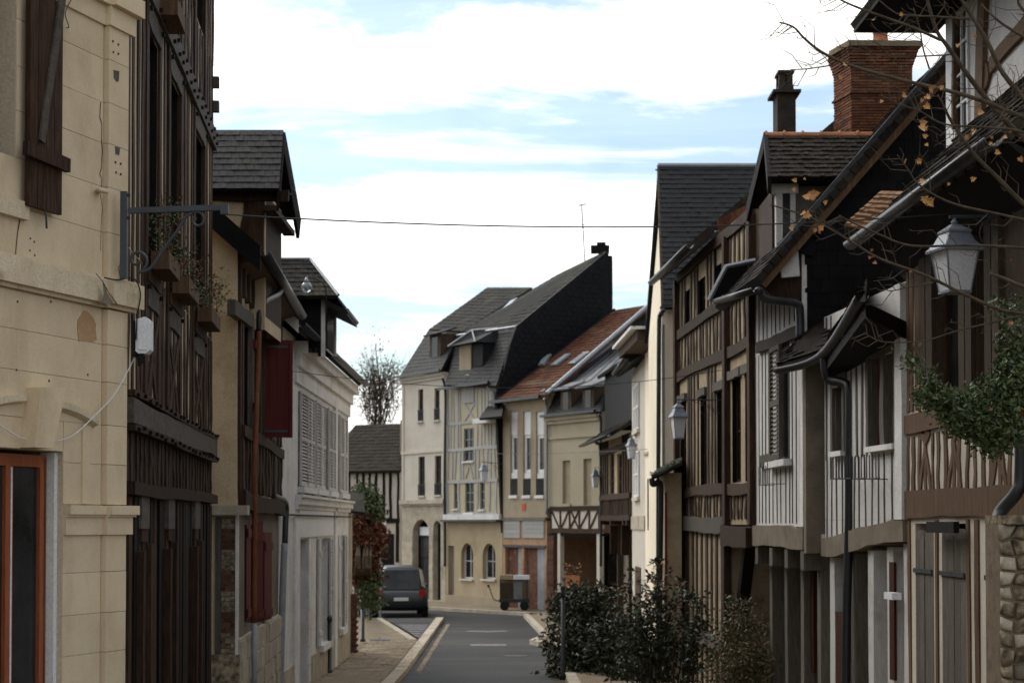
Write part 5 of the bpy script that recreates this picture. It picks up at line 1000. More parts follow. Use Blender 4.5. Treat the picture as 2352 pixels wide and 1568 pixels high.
for i in range(34): z0 = i*.085; FR.box('brick', 'brick_dark', t, a0+.01+(i % 2)*.05, a0+.44, z0+.004, z0+.078, .0, .014+jt(.004))
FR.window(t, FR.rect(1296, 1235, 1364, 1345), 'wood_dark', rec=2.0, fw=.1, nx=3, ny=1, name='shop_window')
# ================================================================ right side, far to near
# ---- brown jettied timber house
FB = Fac(col(1382, 61.5), col(1452, 54)); t = thing('brown_jettied_house', 'narrow brown jettied timber house beside the timbered shop front', 'house', (*col(1382, 61.5), 0))
zj, zt, zt2 = FB.hit(1415, 1192)[1], FB.hit(1415, 1005)[1], FB.hit(1420, 838)[1]
W_ = [FB.rect(*zI(868, -60), *zI(905, 235)), FB.rect(*zI(925, -60), *zI(968, 245))]
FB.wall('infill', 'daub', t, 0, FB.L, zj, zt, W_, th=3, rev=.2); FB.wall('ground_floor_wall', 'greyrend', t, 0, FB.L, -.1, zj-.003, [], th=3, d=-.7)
for R in W_: FB.window(t, R, 'wood_brown', rec=.12, fw=.06, nx=1, ny=3)
FB.studs(t, 'wood_brown', .1, FB.L-.1, 18, zj+.1, W_[0][2]-.1, .16, -.02, .06); FB.studs(t, 'wood_brown', .1, FB.L-.1, 14, W_[0][2], zt, .2, -.02, .06, skip=[(R[0], R[1]) for R in W_])
for z_ in (zj+.05, W_[0][2]-.08, W_[0][3]+.1): FB.beam('rail', 'wood_dark', t, (0, z_), (FB.L, z_), .18, -.02, .1, seg=6)
for s_ in (.4, 3.2, 6.2, FB.L-.5): FB.box('joist_end', 'wood_dark', t, s_-.1, s_+.1, zj-.18, zj-.01, -.7, .12); FB.beam('bracket', 'wood_dark', t, (s_, zj-1.2), (s_+.02, zj-.2), .14, -.7, -.25); FB.box('post', 'wood_brown', t, s_-.1, s_+.1, 0, zj-.19, -.72, -.5)
q = [FB.W(-.2, zt-.05, .7), FB.W(FB.L, zt-.05, .7), FB.W(FB.L, zt+.9, -.9), FB.W(-.2, zt+.9, -.9)]; slab(t, q, 'slate_moss', .1); tiles(t, q, 8, 24, 'slate_moss', th=.02, maxobj=0)
FB.wall('upper_wall', 'slate_black', t, 0, FB.L, zt+.45, zt2, [], th=2.5, d=-.12); slab(t, [FB.W(-.1, zt2, .15), FB.W(FB.L, zt2, .15), FB.W(FB.L, zt2+1.2, -3), FB.W(-.1, zt2+1.2, -3)], 'slate_black', .1)
gutter(t, [FB.W(-.2, zt-.08, .74), FB.W(FB.L, zt-.08, .74)], .07); pipe(t, [FB.H((1366, 1005), .7), FB.H((1370, 1018), .3), FB.H((1378, 1024), .1), FB.H((1380, 1100), .08), FB.H((1380, 1300), .08)], .05, 'iron_black')
# ---- pale narrow house
FW = Fac(col(1452, 54), col(1482, 49)); t = thing('pale_narrow_house', 'pale narrow house with long closed shutters between the brown and the cream house', 'house', (*col(1452, 54), 0))
zt = FW.hit(1467, 838)[1]; zs = FW.hit(1467, 1196)[1]
R1_ = (FW.L*.25, FW.L*.62, FW.hit(1467, 1140)[1], FW.hit(1467, 1035)[1]); R2_ = (FW.L*.25, FW.L*.62, FW.hit(1467, 985)[1], FW.hit(1467, 880)[1])
FW.wall('wall', 'offwhite', t, 0, FW.L, -.1, zt, [], th=3)
for R in (R1_, R2_): FW.louvre(t, (R[0], (R[0]+R[1])/2-.02, R[2], R[3]), 'white_clean', .01, .05, 18); FW.louvre(t, ((R[0]+R[1])/2+.02, R[1], R[2], R[3]), 'white_clean', .012, .052, 18); FW.box('sill', 'offwhite', t, R[0]-.1, R[1]+.1, R[2]-.12, R[2]-.01, -.01, .1)
FW.box('string_course', 'stone', t, 0, FW.L, zs-.25, zs+.15, -.02, .04); FW.box('door', 'wood_brown', t, FW.L*.3, FW.L*.7, 0, 2.1, -.02, .03)
slab(t, [FW.W(-.2, zt, .5), FW.W(FW.L, zt, .5), FW.W(FW.L, zt+1.6, -2), FW.W(-.2, zt+1.6, -2)], 'slate_black', .15); gutter(t, [FW.W(-.2, zt, .55), FW.W(FW.L, zt, .55)], .08)
# ---- cream house behind the gable
F6 = Fac(col(1482, 49), col(1517, 45.3)); t = thing('cream_eaves_house', 'cream house with boxed eaves behind the steep slate roof', 'house', (*col(1482, 49), 0))
zt = F6.hit(1498, 772)[1]; F6.wall('wall', 'cream_gable', t, 0, F6.L, -.1, zt, [], th=3)
F6.wall('side_wall', 'pale', t, -.6, -.003, 2, zt-.4, [], th=3, d=-.25)
q = [F6.W(-1.6, zt+.1, .75), F6.W(F6.L+.1, zt+.1, .75), F6.W(F6.L+.1, zt+1.7, -1.4), F6.W(-1.0, zt+1.7, -1.4)]; slab(t, q, 'slate_moss', .1); tiles(t, q, 7, 16, 'slate_moss', th=.02, maxobj=0); F6.box('eave_board', 'white', t, -1.6, F6.L+.1, zt-.02, zt+.06, .3, .78)
F6.box('eave_soffit', 'wood_brown', t, -1.5, F6.L, zt-.3, zt-.021, -.6, .6); F6.box('string_course', 'pale', t, 0, F6.L, F6.hit(1498, 1040)[1], F6.hit(1498, 1034)[1], -.02, .05); F6.window(t, (F6.L*.35, F6.L*.75, 3.2, 4.6), 'wood_brown', rec=-.03, fw=.06, nx=2)
# ---- steep slate roof, gable to the street
F7 = Fac(col(1521, 38.2), col(1760, 38.2)); g7 = 0
F7g = Fac((3.55, 45.2), (F7.A.x, F7.A.y))
t = thing('slate_gable_house', 'cream house with tall steep blue slate roof, gable to the street', 'house', (F7.A.x, F7.A.y, 0))
ze = F7.hit(1540, 706)[1]; F7.wall('side_wall', 'cream_gable', t, 0, F7.L, -.1, ze, [], th=.3)
e0, e1, r1, r0 = P(1521, 702, 37.9), P(1800, 702, 37.9), P(1800, 381, 41.6), P(1511, 381, 41.6)
e1.z = e0.z; r1.z = r0.z
slab(t, [e0, e1, r1, r0], 'slate_clean', .1); tiles(t, [e0, e1, r1, r0], 28, 24, 'slate_clean', th=.016, gap=.07)
MB().tube([r0, r1], .07, 8).build('ridge_roll', 'zinc', t)
for i in range(14): k = (i+.5)/16; q = r0.lerp(r1, k); MB().tube([q+Vector((-.16, -.06, -.1)), q+Vector((0, -.09, -.17)), q+Vector((.16, -.06, -.1))], .02, 5).build('ridge_scallop', 'zinc_roof', t)
b0 = Vector((F7g.A.x-.1, 45.3, e0.z)); b1 = Vector((e1.x, 45.3, e0.z)); slab(t, [r0, r1, b1, b0], 'slate_clean', .1)
MB().prism([(F7.A.x, 38.52, -.1), (F7.A.x, 38.52, ze), (r0.x+.12, 41.6, r0.z-.15), (3.55, 45.2, ze), (3.55, 45.2, -.1)], (.25, 0, 0)).build('gable_wall', 'cream_gable', t)
MB().prism([e0+Vector((-.02, 0, -.22)), e0+Vector((-.02, 0, .02)), r0+Vector((-.02, 0, .02)), r0+Vector((-.02, 0, -.22))], (.05, 0, 0)).build('bargeboard', 'wood_brown', t)
gutter(t, [e0+Vector((-.05, -.05, -.02)), e1+Vector((0, -.05, -.02))], .08)
pipe(t, [P(1524, 712, 37.7), P(1516, 724, 37.9), P(1514, 745, 37.95), P(1513, 900, 37.95), P(1512, 1150, 37.95), P(1512, 1560, 37.95)], .05, 'zinc_dark'); pipe(t, [P(1523, 745, 38), P(1524, 1100, 38), P(1524, 1560, 38)], .035, 'pipe_grey')
# mossy lean-to at its foot
t = thing('lean_to', 'small lean-to with mossy roof edge and black downpipe under the slate gable house', 'shed', (*col(1525, 36), 0))
Fl = Fac(col(1527, 36.2), col(1566, 36.2)); Fl.bx('wall', 'daub', t, (1527, 1085, 1566, 1700), -1.2, 0); q = [P(1496, 1092, 35.9), P(1505, 1080, 37.6), P(1566, 1045, 37.6), P(1566, 1060, 35.9)]
MB().hexa([v-Vector((0, 0, .1)) for v in q]+q).build('roof', 'slate_moss', t); gutter(t, [P(1497, 1094, 35.85), P(1566, 1062, 35.85)], .06); pipe(t, [P(1497, 1098, 35.9), P(1500, 1112, 35.9), P(1516, 1108, 36), P(1518, 1150, 36.05), P(1516, 1300, 36.05), P(1514, 1560, 36.05)], .06, 'iron_black')
Fl.bx('post', 'redframe', t, (1527, 1130, 1532, 1600), 0, .04)
cloud = MB(); [leafmesh(cloud, q[0].lerp(q[3], random.random())+Vector((jt(.06), jt(.06), random.random()*.06)), .05) for i in range(160)]; cloud.build('moss', 'lf_green', t, kind='stuff')
# ---- brown timber house
F8 = Fac(col(1560, 37.4), col(1735, 29.3)); g8 = ground_z(33)
t = thing('brown_timber_house', 'three storey brown half-timbered house with dark windows and a wall lantern', 'house', (F8.A.x, F8.A.y, g8))
zg = (F8.hit(*zJ(130, 880), .4)[1]+F8.hit(*zJ(510, 560), .4)[1])/2
sM = F8.hit(*zK(598, 700))[0]
z1_ = F8.hit(*zJ(420, 1185))[1]; z2_ = F8.hit(*zK(400, 135))[1]; z3_ = F8.hit(*zK(400, 1020))[1]; z4_ = F8.hit(*zK(400, 1250))[1]
TW = [F8.rect(*zJ(290, 830), *zJ(326, 1210)), F8.rect(*zJ(380, 740), *zJ(430, 1140)), F8.rect(*zJ(500, 640), *zJ(566, 960))]
MW = [F8.rect(*zK(395, 345), *zK(440, 985)), F8.rect(*zK(512, 300), *zK(580, 985)), F8.rect(*zK(620, 215), *zK(682, 960)), F8.rect(*zK(712, 175), *zK(762, 935))]
MW = [(R[0], R[1], z3_+.1, min(R[3], z2_-.25)) for R in MW]; MW.insert(0, (F8.hit(*zK(253, 700))[0], F8.hit(*zK(296, 700))[0], z3_+.1, z2_-.55))
TW = [(R[0], R[1], z1_+.12, zg-.35) for R in TW]
F8.wall('infill', 'daub', t, 0, F8.L, z4_, zg+.2, TW+MW, th=.9, rev=.25, rm='wood_vdark'); F8.wall('ground_floor_infill', 'daub', t, 0, sM, g8-1, z4_-.003, [], th=.9); F8.wall('passage_wall', 'wood_vdark', t, sM, F8.L, g8-1, z4_-.003, [], th=.4, d=-1.3)
for R in TW+MW: F8.window(t, R, 'wood_dark', rec=.13, fw=.06, nx=2, ny=2)
SKT = [(R[0], R[1]) for R in TW]; SKM = [(R[0], R[1]) for R in MW]
F8.studs(t, 'wood_brown', .1, F8.L-.1, 21, z1_+.1, zg+.1, .15, -.02, .025, skip=SKT); F8.studs(t, 'wood_brown', .12, F8.L-.1, 22, z2_+.1, z1_-.1, .15, -.02, .025, lean=.06)
F8.studs(t, 'wood_brown', .1, F8.L-.1, 21, z3_+.1, z2_-.1, .15, -.02, .025, skip=SKM); F8.studs(t, 'wood_brown', .12, F8.L-.1, 24, z4_+.1, z3_-.1, .14, -.02, .025, lean=.08); F8.studs(t, 'wood_brown', .1, sM-.1, 11, g8-.8, z4_-.15, .16, -.02, .025)
for R in MW: F8.beam('lintel', 'wood_grey', t, (R[0]-.12, R[3]+.08), (R[1]+.12, R[3]+.08), .16, -.02, .07)
for z_, w_, m_ in ((z1_, .2, 'wood_brown'), (z2_, .2, 'wood_brown'), (z3_, .2, 'wood_brown'), (zg+.05, .2, 'wood_dark')): F8.beam('rail', m_, t, (-.02, z_), (F8.L+.02, z_), w_, -.02, .07, seg=10, wob=.03)
F8.beam('jetty_beam', 'wood_grey', t, (-.02, z4_), (sM, z4_), .3, -.02, .1, seg=8, wob=.03); F8.beam('jetty_beam', 'wood_dark', t, (sM, z4_-.2), (F8.L, z4_-.22), .34, -.3, .17, seg=6)
for s_ in (.02, sM, F8.L-.05): F8.beam('post', 'wood_dark', t, (s_, z4_), (s_, zg), .22, -.02, .11, seg=6)
F8.beam('post', 'wood_dark', t, (sM-.05, g8-1), (sM-.05, z4_), .25, -.02, .12); F8.beam('brace', 'wood_vdark', t, (sM+.1, z4_-1.6), (sM+.9, z4_-.3), .18, -.3, -.1)
F8.box('rail', 'wood_grey', t, .9, sM-.2, g8+.9, g8+1.15, -.02, .1)
# roof, gutter, tiled verge and gable, its shade put in as black slate colour
e0, e1 = F8.W(-.2, zg+.14, .45), F8.W(F8.L-3.3, zg+.14, .45); up = F8.n*-4+Vector((0, 0, 3.4)); slab(t, [e0, e1, e1+up, e0+up], 'tile_brown', .14); gutter(t, [F8.W(-.25, zg+.02, .55), F8.W(F8.L-3.3, zg+.02, .55)], .085)
Yg = e1.y-.02
ev = [P(1648, 540, Yg), P(1776, 466, Yg), P(1776, 440, Yg), P(1648, 505, Yg)]; MB().prism(ev, (0, .25, 0)).build('verge', 'tile_red', t); 
for i in range(9): a, b = ev[0].lerp(ev[1], i/9), ev[0].lerp(ev[1], (i+.94)/9); c_, d_ = ev[3].lerp(ev[2], (i+.94)/9), ev[3].lerp(ev[2], i/9); MB().prism([a, b, c_, d_], (0, -.03-jt(.008), 0)).build('verge_tile', 'tile_red', t)
MB().prism([P(1640, 560, Yg+.3), P(1790, 450, Yg+.3), P(1820, 640, Yg+.3), P(1640, 720, Yg+.3)], (0, .1, 0)).build('gable_wall', 'slate_black', t); MB().prism([P(1688, 690, Yg+.25), P(1700, 640, Yg+.25), P(1735, 600, Yg+.25), P(1768, 555, Yg+.25), P(1770, 640, Yg+.25), P(1720, 680, Yg+.25)], (0, .04, 0)).build('slate_patch', 'slate_clean', t)
pipe(t, [P(1647, 530, Yg-.1), P(1650, 552, Yg-.05), P(1672, 566, Yg), P(1676, 590, Yg), P(1675, 700, Yg)], .05)
# ---- white timber house with slate-hung gable
F9 = Fac(col(1735, 29.3), col(1852, 24.8)); g9 = ground_z(27); YG = 24.8
t = thing('white_timber_house', 'white half-timbered house with black slate gable, dormer and brick chimney', 'house', (F9.A.x, F9.A.y, g9))
zj = F9.hit(*zK(960, 1265))[1]; zr = F9.hit(*zJ(930, 1330))[1]; zt = F9.hit(*zJ(930, 1010))[1]+.3
SH = F9.rect(*zK(930, -10), *zK(1000, 800)); wh = (SH[0]+.05, SH[1]+.35, SH[2], SH[3])
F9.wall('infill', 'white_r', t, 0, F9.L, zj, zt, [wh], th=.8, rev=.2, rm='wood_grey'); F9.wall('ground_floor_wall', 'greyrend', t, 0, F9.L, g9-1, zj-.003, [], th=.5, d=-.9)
F9.studs(t, 'wood_grey', .1, F9.L-.08, 14, zj+.05, zr-.1, .035, -.01, .012, skip=[(wh[0]-.1, wh[1]+.1)], wob=.006); F9.studs(t, 'wood_grey', .1, F9.L-.08, 12, zr+.1, zt, .04, -.01, .012, wob=.006)
F9.studs(t, 'wood_grey', wh[0], wh[1], 4, zj+.05, wh[2]-.12, .035, -.01, .012, wob=.006)
F9.window(t, wh, 'white_clean', rec=.12, fw=.06, nx=2); F9.louvre(t, (SH[0], SH[1], SH[2]+.02, SH[3]), 'wood_grey', .06, .11, 24, fw=.07); F9.box('sill', 'white', t, SH[0]-.3, wh[1]+.2, SH[2]-.1, SH[2]-.003, -.02, .14); F9.bx('sill_block', 'wood_grey', t, (*zK(836, 755), *zK(915, 840)), -.01, .06)
F9.pb('rail', 'wood_brown', t, zJ(785, 1390), zJ(1085, 1268), .17, -.02, .07, seg=8); F9.beam('corner_post', 'white', t, (F9.L-.08, zj), (F9.L-.1, zt), .2, -.02, .05)
F9.beam('jetty_beam', 'greyrend', t, (0, zj-.16), (F9.L, zj-.16), .34, -.9, .06, seg=8, wob=.02)
for s_ in (.35, 1.75, 3.1, F9.L-.12): F9.beam('post', 'wood_grey', t, (s_, g9-1), (s_, zj-.62), .24, -.55, -.2); F9.box('joist_end', 'wood_grey', t, s_-.13, s_+.13, zj-.62, zj-.34, -.8, .04)
for s0 in (1.9, 3.4): F9.box('red_door', 'redframe', t, s0, s0+.75, g9-.6, zj-.8, -.88, -.82); F9.window(t, (s0-.9, s0-.2, g9+.3, zj-.9), 'wood_grey', rec=.82, fw=.07)
mb = MB()
a, z = F9.hit(*zK(870, 970), .12); 
for k in range(6): F9.hexa(mb, a+k*.16, a+k*.16+.012, z, z+.28+(k % 2)*.06, .25, .262)
F9.hexa(mb, a-.05, a+.95, z-.012, z, .25, .262); F9.hexa(mb, a-.05, a-.035, z-.011, z, .0, .249); F9.hexa(mb, a+.93, a+.945, z-.011, z, .0, .249); mb.build('flower_rail', 'iron_black', t)
for R, m_ in (((1806, 1330, 1823, 1550), 'red_brown_door'), ((1850, 1300, 1868, 1540), 'red_brown_door')): F9.box('red_door', m_, t, *F9.rect(*R, -.3), -.34, -.3)
# slate-hung gable facing the camera
def PG(x, y): return P(x, y, YG)
def vy(x): return 570-1.1196*(x-1790)
MB().prism([PG(1846, 1230), PG(2290, 1230), PG(2290, 60), PG(2235, 78), PG(1846, vy(1846)+6)], (0, .3, 0)).build('gable_wall', 'slate_black', t)
F9g = Fac((PG(1850, 1200).x, YG), (PG(2290, 1200).x, YG)); hh = .2; z0 = PG(1900, 860).z; i = 0
cnt = 0
while z0 < PG(1900, 150).z:
    x = 0.0-(i % 2)*.12
    while x < F9g.L-.3:
        # keep only slates under the verge
        zlim = PG(0, 570).z+ (0)
        px_l = 1850+(x+.0)*4000/YG; ytop = vy(px_l)+14
        if px_l < 2176 and z0+hh < P(px_l, ytop, YG).z and x > -.05: MB().hexa([F9g.W(x+.004, z0, .004), F9g.W(x+.236, z0, .004), F9g.W(x+.236, z0, -.002), F9g.W(x+.004, z0, -.002), F9g.W(x+.004, z0-.03, .016+jt(.004)), F9g.W(x+.236, z0-.03+jt(.006), .016+jt(.004)), F9g.W(x+.236, z0+hh, .004), F9g.W(x+.004, z0+hh, .004)]).build('slate', 'slate_black', t); cnt += 1
        x += .24
    z0 += hh; i += 1
# roof with verge
ev0, ev1 = P(1736, 640, YG-.25), P(2235, 70, YG-.25); bk = Vector((-.0, 4.9, .2)); q = [ev0, ev1, ev1+bk, ev0+bk]
q = [ev0+bk, ev0, ev1, ev1+bk]; slab(t, q, 'tile_brown', .12); tiles(t, q, 30, 24, 'tile_brown', name='roof_tile', th=.02, maxobj=0)
dn = (ev1-ev0).normalized(); nn = Vector((-dn.z, 0, dn.x)); nn = nn if nn.z > 0 else -nn
MB().prism([ev0-nn*.19, ev1-nn*.19, ev1-nn*.10, ev0-nn*.10], (0, .05, 0)).build('bargeboard', 'wood_warm', t); MB().prism([ev0.lerp(ev1, .12)-nn*.02, ev0.lerp(ev1, .97)-nn*.02, ev0.lerp(ev1, .97)+nn*.09, ev0.lerp(ev1, .12)+nn*.07], (0, .3, 0)).build('verge_flashing', 'zinc_dark', t)
for i in range(30): a = ev0.lerp(ev1, i/30); b = ev0.lerp(ev1, (i+.92)/30); MB().prism([a-nn*.095, b-nn*.095, b-nn*.01, a+nn*.02], (0, -.03-jt(.01), 0)).build('verge_tile', 'tile_brown', t)
gutter(t, [ev0+Vector((0, -.1, -.14)), P(1646, 688, 29.3)], .085); MB().prism([PG(1745, 655), PG(1850, 520), PG(1850, 700), PG(1800, 700)], (0, .08, 0)).build('eave_soffit', 'wood_dark', t)
MB().prism([PG(1786, 588), PG(1830, 574), PG(1834, 636), PG(1793, 640)], (0, -.12, 0)).build('white_box', 'white_clean', t); MB().prism([PG(1822, 562), PG(1860, 550), PG(1872, 572), PG(1862, 592), PG(1826, 576)], (0, -.14, 0)).build('slate_flap', 'slate_black', t)
pipe(t, [ev0+Vector((.02, -.1, -.2)), P(1745, 668, YG-.3), P(1758, 686, YG-.25), P(1800, 692, YG-.2), P(1832, 698, YG-.15), P(1837, 720, YG-.12), P(1838, 775, YG-.12)], .06, 'zinc_dark')
MB().tube([P(1628, 690, 29.2), P(1668, 612, 29.2), P(1735, 598, 29.2)], .045, 6).build('lead_flashing', 'zinc', t)
MB().prism([P(1628, 692, 29.3), P(1668, 614, 29.3), P(1735, 600, 29.3), P(1735, 640, 29.3)], (0, .1, 0)).build('pent_end', 'wood_vdark', t)
# dormer on the roof, brown tiles, ridge tiles
Yd = 26.6; e0, e1, r1, r0 = P(1766, 408, Yd-.4), P(1960, 415, Yd-.4), P(2010, 322, Yd+.8), P(1757, 312, Yd+.8)
e1.z = e0.z; r1.z = r0.z; slab(t, [e0, e1, r1, r0], 'wood_vdark', .06, 'dormer_roof'); tiles(t, [e0, e1, r1, r0], 10, 20, 'tile_brown', name='roof_tile', th=.025, maxobj=220)
b0, b1 = Vector((e0.x, Yd+2, e0.z)), Vector((e1.x, Yd+2, e1.z)); slab(t, [r0, r1, b1, b0], 'tile_brown', .06, 'dormer_roof')
for i in range(6): a = r0.lerp(r1, i/6); b = r0.lerp(r1, (i+.97)/6); MB().tube([a, a.lerp(b, .1), a.lerp(b, .12), b], [.085, .085, .06, .06], 8).build('ridge_tile', 'terracotta', t)
MB().prism([e0+Vector((-.02, 0, .02)), r0+Vector((-.02, 0, .06)), b0+Vector((-.02, 0, .02)), b0+Vector((-.02, 0, -.25)), r0+Vector((-.02, 0, -.2)), e0+Vector((-.02, 0, -.25))], (.06, 0, 0)).build('dormer_bargeboard', 'wood_vdark', t)
Fd = Fac((e0.x+.1, Yd), (e0.x+1.4, Yd)); zd1 = e0.z-.05; Fd.wall('dormer_cheek', 'greyrend', t, .16, 1.3, zd1-1.6, zd1, [], th=1.6)
Fd.box('dormer_post', 'white', t, .06, .16, zd1-1.4, zd1-.1, -.1, .05); Fd.box('dormer_post', 'white', t, .28, .36, zd1-1.3, zd1-.05, .0, .05); Fd.box('dormer_head', 'white', t, -.02, .4, zd1-.12, zd1+.02, -.1, .07); Fd.box('dormer_window', 'glass', t, .161, .279, zd1-1.35, zd1-.12, .0, .02); MB().box(Fd.A.x+.02, Fd.A.x+.05, Yd+.1, Yd+1.5, zd1-1.4, zd1-.05).build('dormer_front', 'wood_dark', t)
# big brick chimney with pot
Yc = 28.0
def PC(x, y): return P(*zL(x, y), Yc)
c0, c1 = PC(582, 850), PC(955, 850); zc0 = PC(700, 900).z; zc1 = PC(700, 300).z; cl_ = PC(522, 850).x
Fc = Fac((c0.x, Yc), (c1.x, Yc)); Fcl = Fac((cl_, Yc+.7), (c0.x, Yc)); dp = .75
st = MB().prism([(c0.x, Yc+.01, zc0), (c1.x, Yc+.01, zc0), (c1.x, Yc+dp, zc0), (cl_+.02, Yc+dp, zc0)], (0, 0, zc1-zc0)).build('chimney_stack', 'mortar', t)
nr = 34; hz = (zc1-zc0)/nr
for i in range(nr):
    z0 = zc0+i*hz; k = i/nr; fl = 0
    if k > .78: fl = (k-.78)/.22*.11
    if abs(k-.53) < .02: fl = .03
    nb = 4
    for j in range(nb+1):
        x0 = (j-(.5 if i % 2 else 0))*Fc.L/nb; x1 = x0+Fc.L/nb; x0, x1 = max(x0, 0), min(x1, Fc.L)
        if x1-x0 < .04: continue
        Fc.box('brick', 'brick', st, x0-(fl if j == 0 else -.004), x1+(fl if x1 >= Fc.L-.01 else -.004), z0+.006, z0+hz-.006, -.06, .015+fl+jt(.005))
    h = Fcl.L*(.4 if i % 2 else .6)
    for x0, x1 in ((0, h), (h, Fcl.L)): Fcl.box('brick', 'brick', st, x0+.004-(fl*.7 if x0 == 0 else 0), x1-.004, z0+.006, z0+hz-.006, -.05, .015+fl*.8+jt(.005))
ct = zc1; MB().prism([(c0.x-.08, Yc-.17, ct), (c1.x+.13, Yc-.16, ct-.01), (c1.x+.12, Yc+dp+.1, ct), (cl_-.08, Yc+dp+.1, ct), (cl_-.12, Yc+.5, ct)], (0, 0, .09)).build('chimney_cap', 'mortar', st)
pc = PC(780, 280); zc_ = ct+.09; ht = PC(780, 172).z-zc_; MB().lathe((pc.x, Yc+.3, zc_), [(.155, 0), (.15, .05), (.125, ht*.5), (.115, ht*.9), (.125, ht*.92), (.125, ht), (.09, ht), (.09, ht*.7)], 16).build('chimney_pot', 'terracotta', st, True)
# slim chimney with a pierced cap
tp = thing('slim_chimney', 'slim dark rendered chimney with a pierced cap above the tiled dormer', 'chimney', tuple(P(*zL(175, 840), 29)))
def PS(x, y): return P(*zL(x, y), 29)
Fs = Fac((PS(118, 840).x, 29), (PS(232, 840).x, 29)); zz = [PS(170, y).z for y in (900, 578, 560, 525, 450, 432)]
Fs.box('shaft', 'soot', tp, 0, Fs.L, zz[0]-.8, zz[1], -.5, 0); Fs.box('collar', 'soot', tp, -.08, Fs.L+.08, zz[1]+.001, zz[2], -.58, .08); Fs.box('neck', 'soot', tp, .03, Fs.L-.03, zz[2]+.001, zz[3], -.46, -.03)
for s0, s1 in ((.04, .14), (Fs.L-.14, Fs.L-.04)):
    for d0, d1 in ((-.42, -.3), (-.17, -.05)): Fs.box('cap_leg', 'soot', tp, s0, s1, zz[3]+.001, zz[4], d0, d1)
Fs.box('cap_slab', 'soot', tp, .02, Fs.L-.02, zz[4]+.001, zz[5], -.45, -.02); Fs.box('cap_core', 'slate_black', tp, .15, Fs.L-.2, zz[3]+.001, zz[4], -.28, -.18)
# ---- low white house with the swept tiled roof
F10 = Fac(col(1895, 24.4), col(2085, 20.7)); g10 = ground_z(22)
t = thing('low_white_house', 'low white timbered house under a swept mossy tiled roof with black gutter', 'house', (F10.A.x, F10.A.y, g10))
e0, e1, e2 = P(1785, 838, 25.0), P(1895, 803, 23.5), P(1988, 668, 20.2); t0, t1, t2 = P(1838, 770, 24.72), P(1936, 706, 24.72), P(1992, 640, 24.72)
zu = F10.hit(1960, 720)[1]
zja = F10.hit(*zO(20, 580)); zjb = F10.hit(*zO(475, 475))
def zjet(s_): return zja[1]+(zjb[1]-zja[1])*(s_-zja[0])/(zjb[0]-zja[0])
DW = F10.rect(*zM(545, 900), *zM(715, 1500)); W2 = F10.rect(*zM(305, 1110), *zM(370, 1540)); 
zfl = zjet(F10.L); F10.wall('infill', 'white_r', t, 0, F10.L, zfl, zu+.12, [DW, W2], th=.8, rev=.22, rm='wood_grey')
MB().prism([F10.W(0, zjet(0), 0), F10.W(F10.L, zfl-.003, 0), F10.W(0, zfl-.003, 0)], F10.n*-.38).build('infill_wedge', 'white_r', t)
F10.studs(t, 'wood_grey', .12, F10.L-.1, 14, lambda s_: zjet(s_)-.05, min(DW[2], W2[2])-.1, .032, -.01, .012, wob=.006); F10.studs(t, 'wood_grey', .12, F10.L-.1, 15, min(DW[2], W2[2])-.1, zu+.1, .06, -.01, .012, skip=[(DW[0]-.1, DW[1]+.1), (W2[0]-.1, W2[1]+.1)], wob=.006)
for R in (DW, W2): F10.window(t, R, 'redframe', rec=.14, fw=.05, nx=2, ny=2, sill='white'); F10.beam('lintel', 'wood_grey', t, (R[0]-.1, R[3]+.09), (R[1]+.1, R[3]+.09), .17, -.02, .05); F10.beam('jamb', 'wood_grey', t, (R[0]-.05, R[2]), (R[0]-.05, R[3]), .1, -.02, .05); F10.beam('jamb', 'wood_grey', t, (R[1]+.05, R[2]), (R[1]+.05, R[3]), .1, -.02, .05)
F10.beam('mullion_post', 'wood_grey', t, ((DW[0]+DW[1])/2, DW[2]), ((DW[0]+DW[1])/2, DW[3]), .16, -.12, .03)
F10.beam('corner_post', 'white', t, (F10.L-.15, zjet(F10.L)), (F10.L-.15, zu+.1), .26, -.02, .07); F10.box('ground_floor_wall', 'greyrend', t, 0, F10.L, g10-1.5, zfl-.1, -.9, -.4)
F10.beam('jetty_beam', 'greyrend', t, (0, zjet(0)-.12), (F10.L, zjet(F10.L)-.12), .26, -.42, .06, seg=10, wob=.02)
for s_ in (.25, 1.3, 2.1, 2.9, F10.L-.15): F10.beam('post', 'greywhite' if s_ != 1.3 else 'wood_grey', t, (s_, g10-1.5), (s_, zjet(s_)-.28), .24, -.4, -.03)
for s0, s1, m_ in ((.45, 1.1, 'wood_brown'), (1.5, 1.95, 'red_brown_door'), (2.25, 2.75, 'wood_brown'), (3.05, 3.45, 'red_brown_door')): F10.box('door' if s0 != 2.25 else 'window_panel', m_, t, s0, s1, g10-.8, zjet(s0)-.45, -.39, -.33)
F10.box('varnished_door', 'red_brown_door', t, *F10.rect(1919, 1405, 1935, 1640, -.03), -.06, -.03); F10.box('red_door_edge', 'red_brown_door', t, *F10.rect(2043, 1290, 2054, 1560, -.03), -.06, -.028)
F10.bx('letter_box', 'plastic', t, (*zO(385, 960), *zO(440, 1005)), -.02, .1)
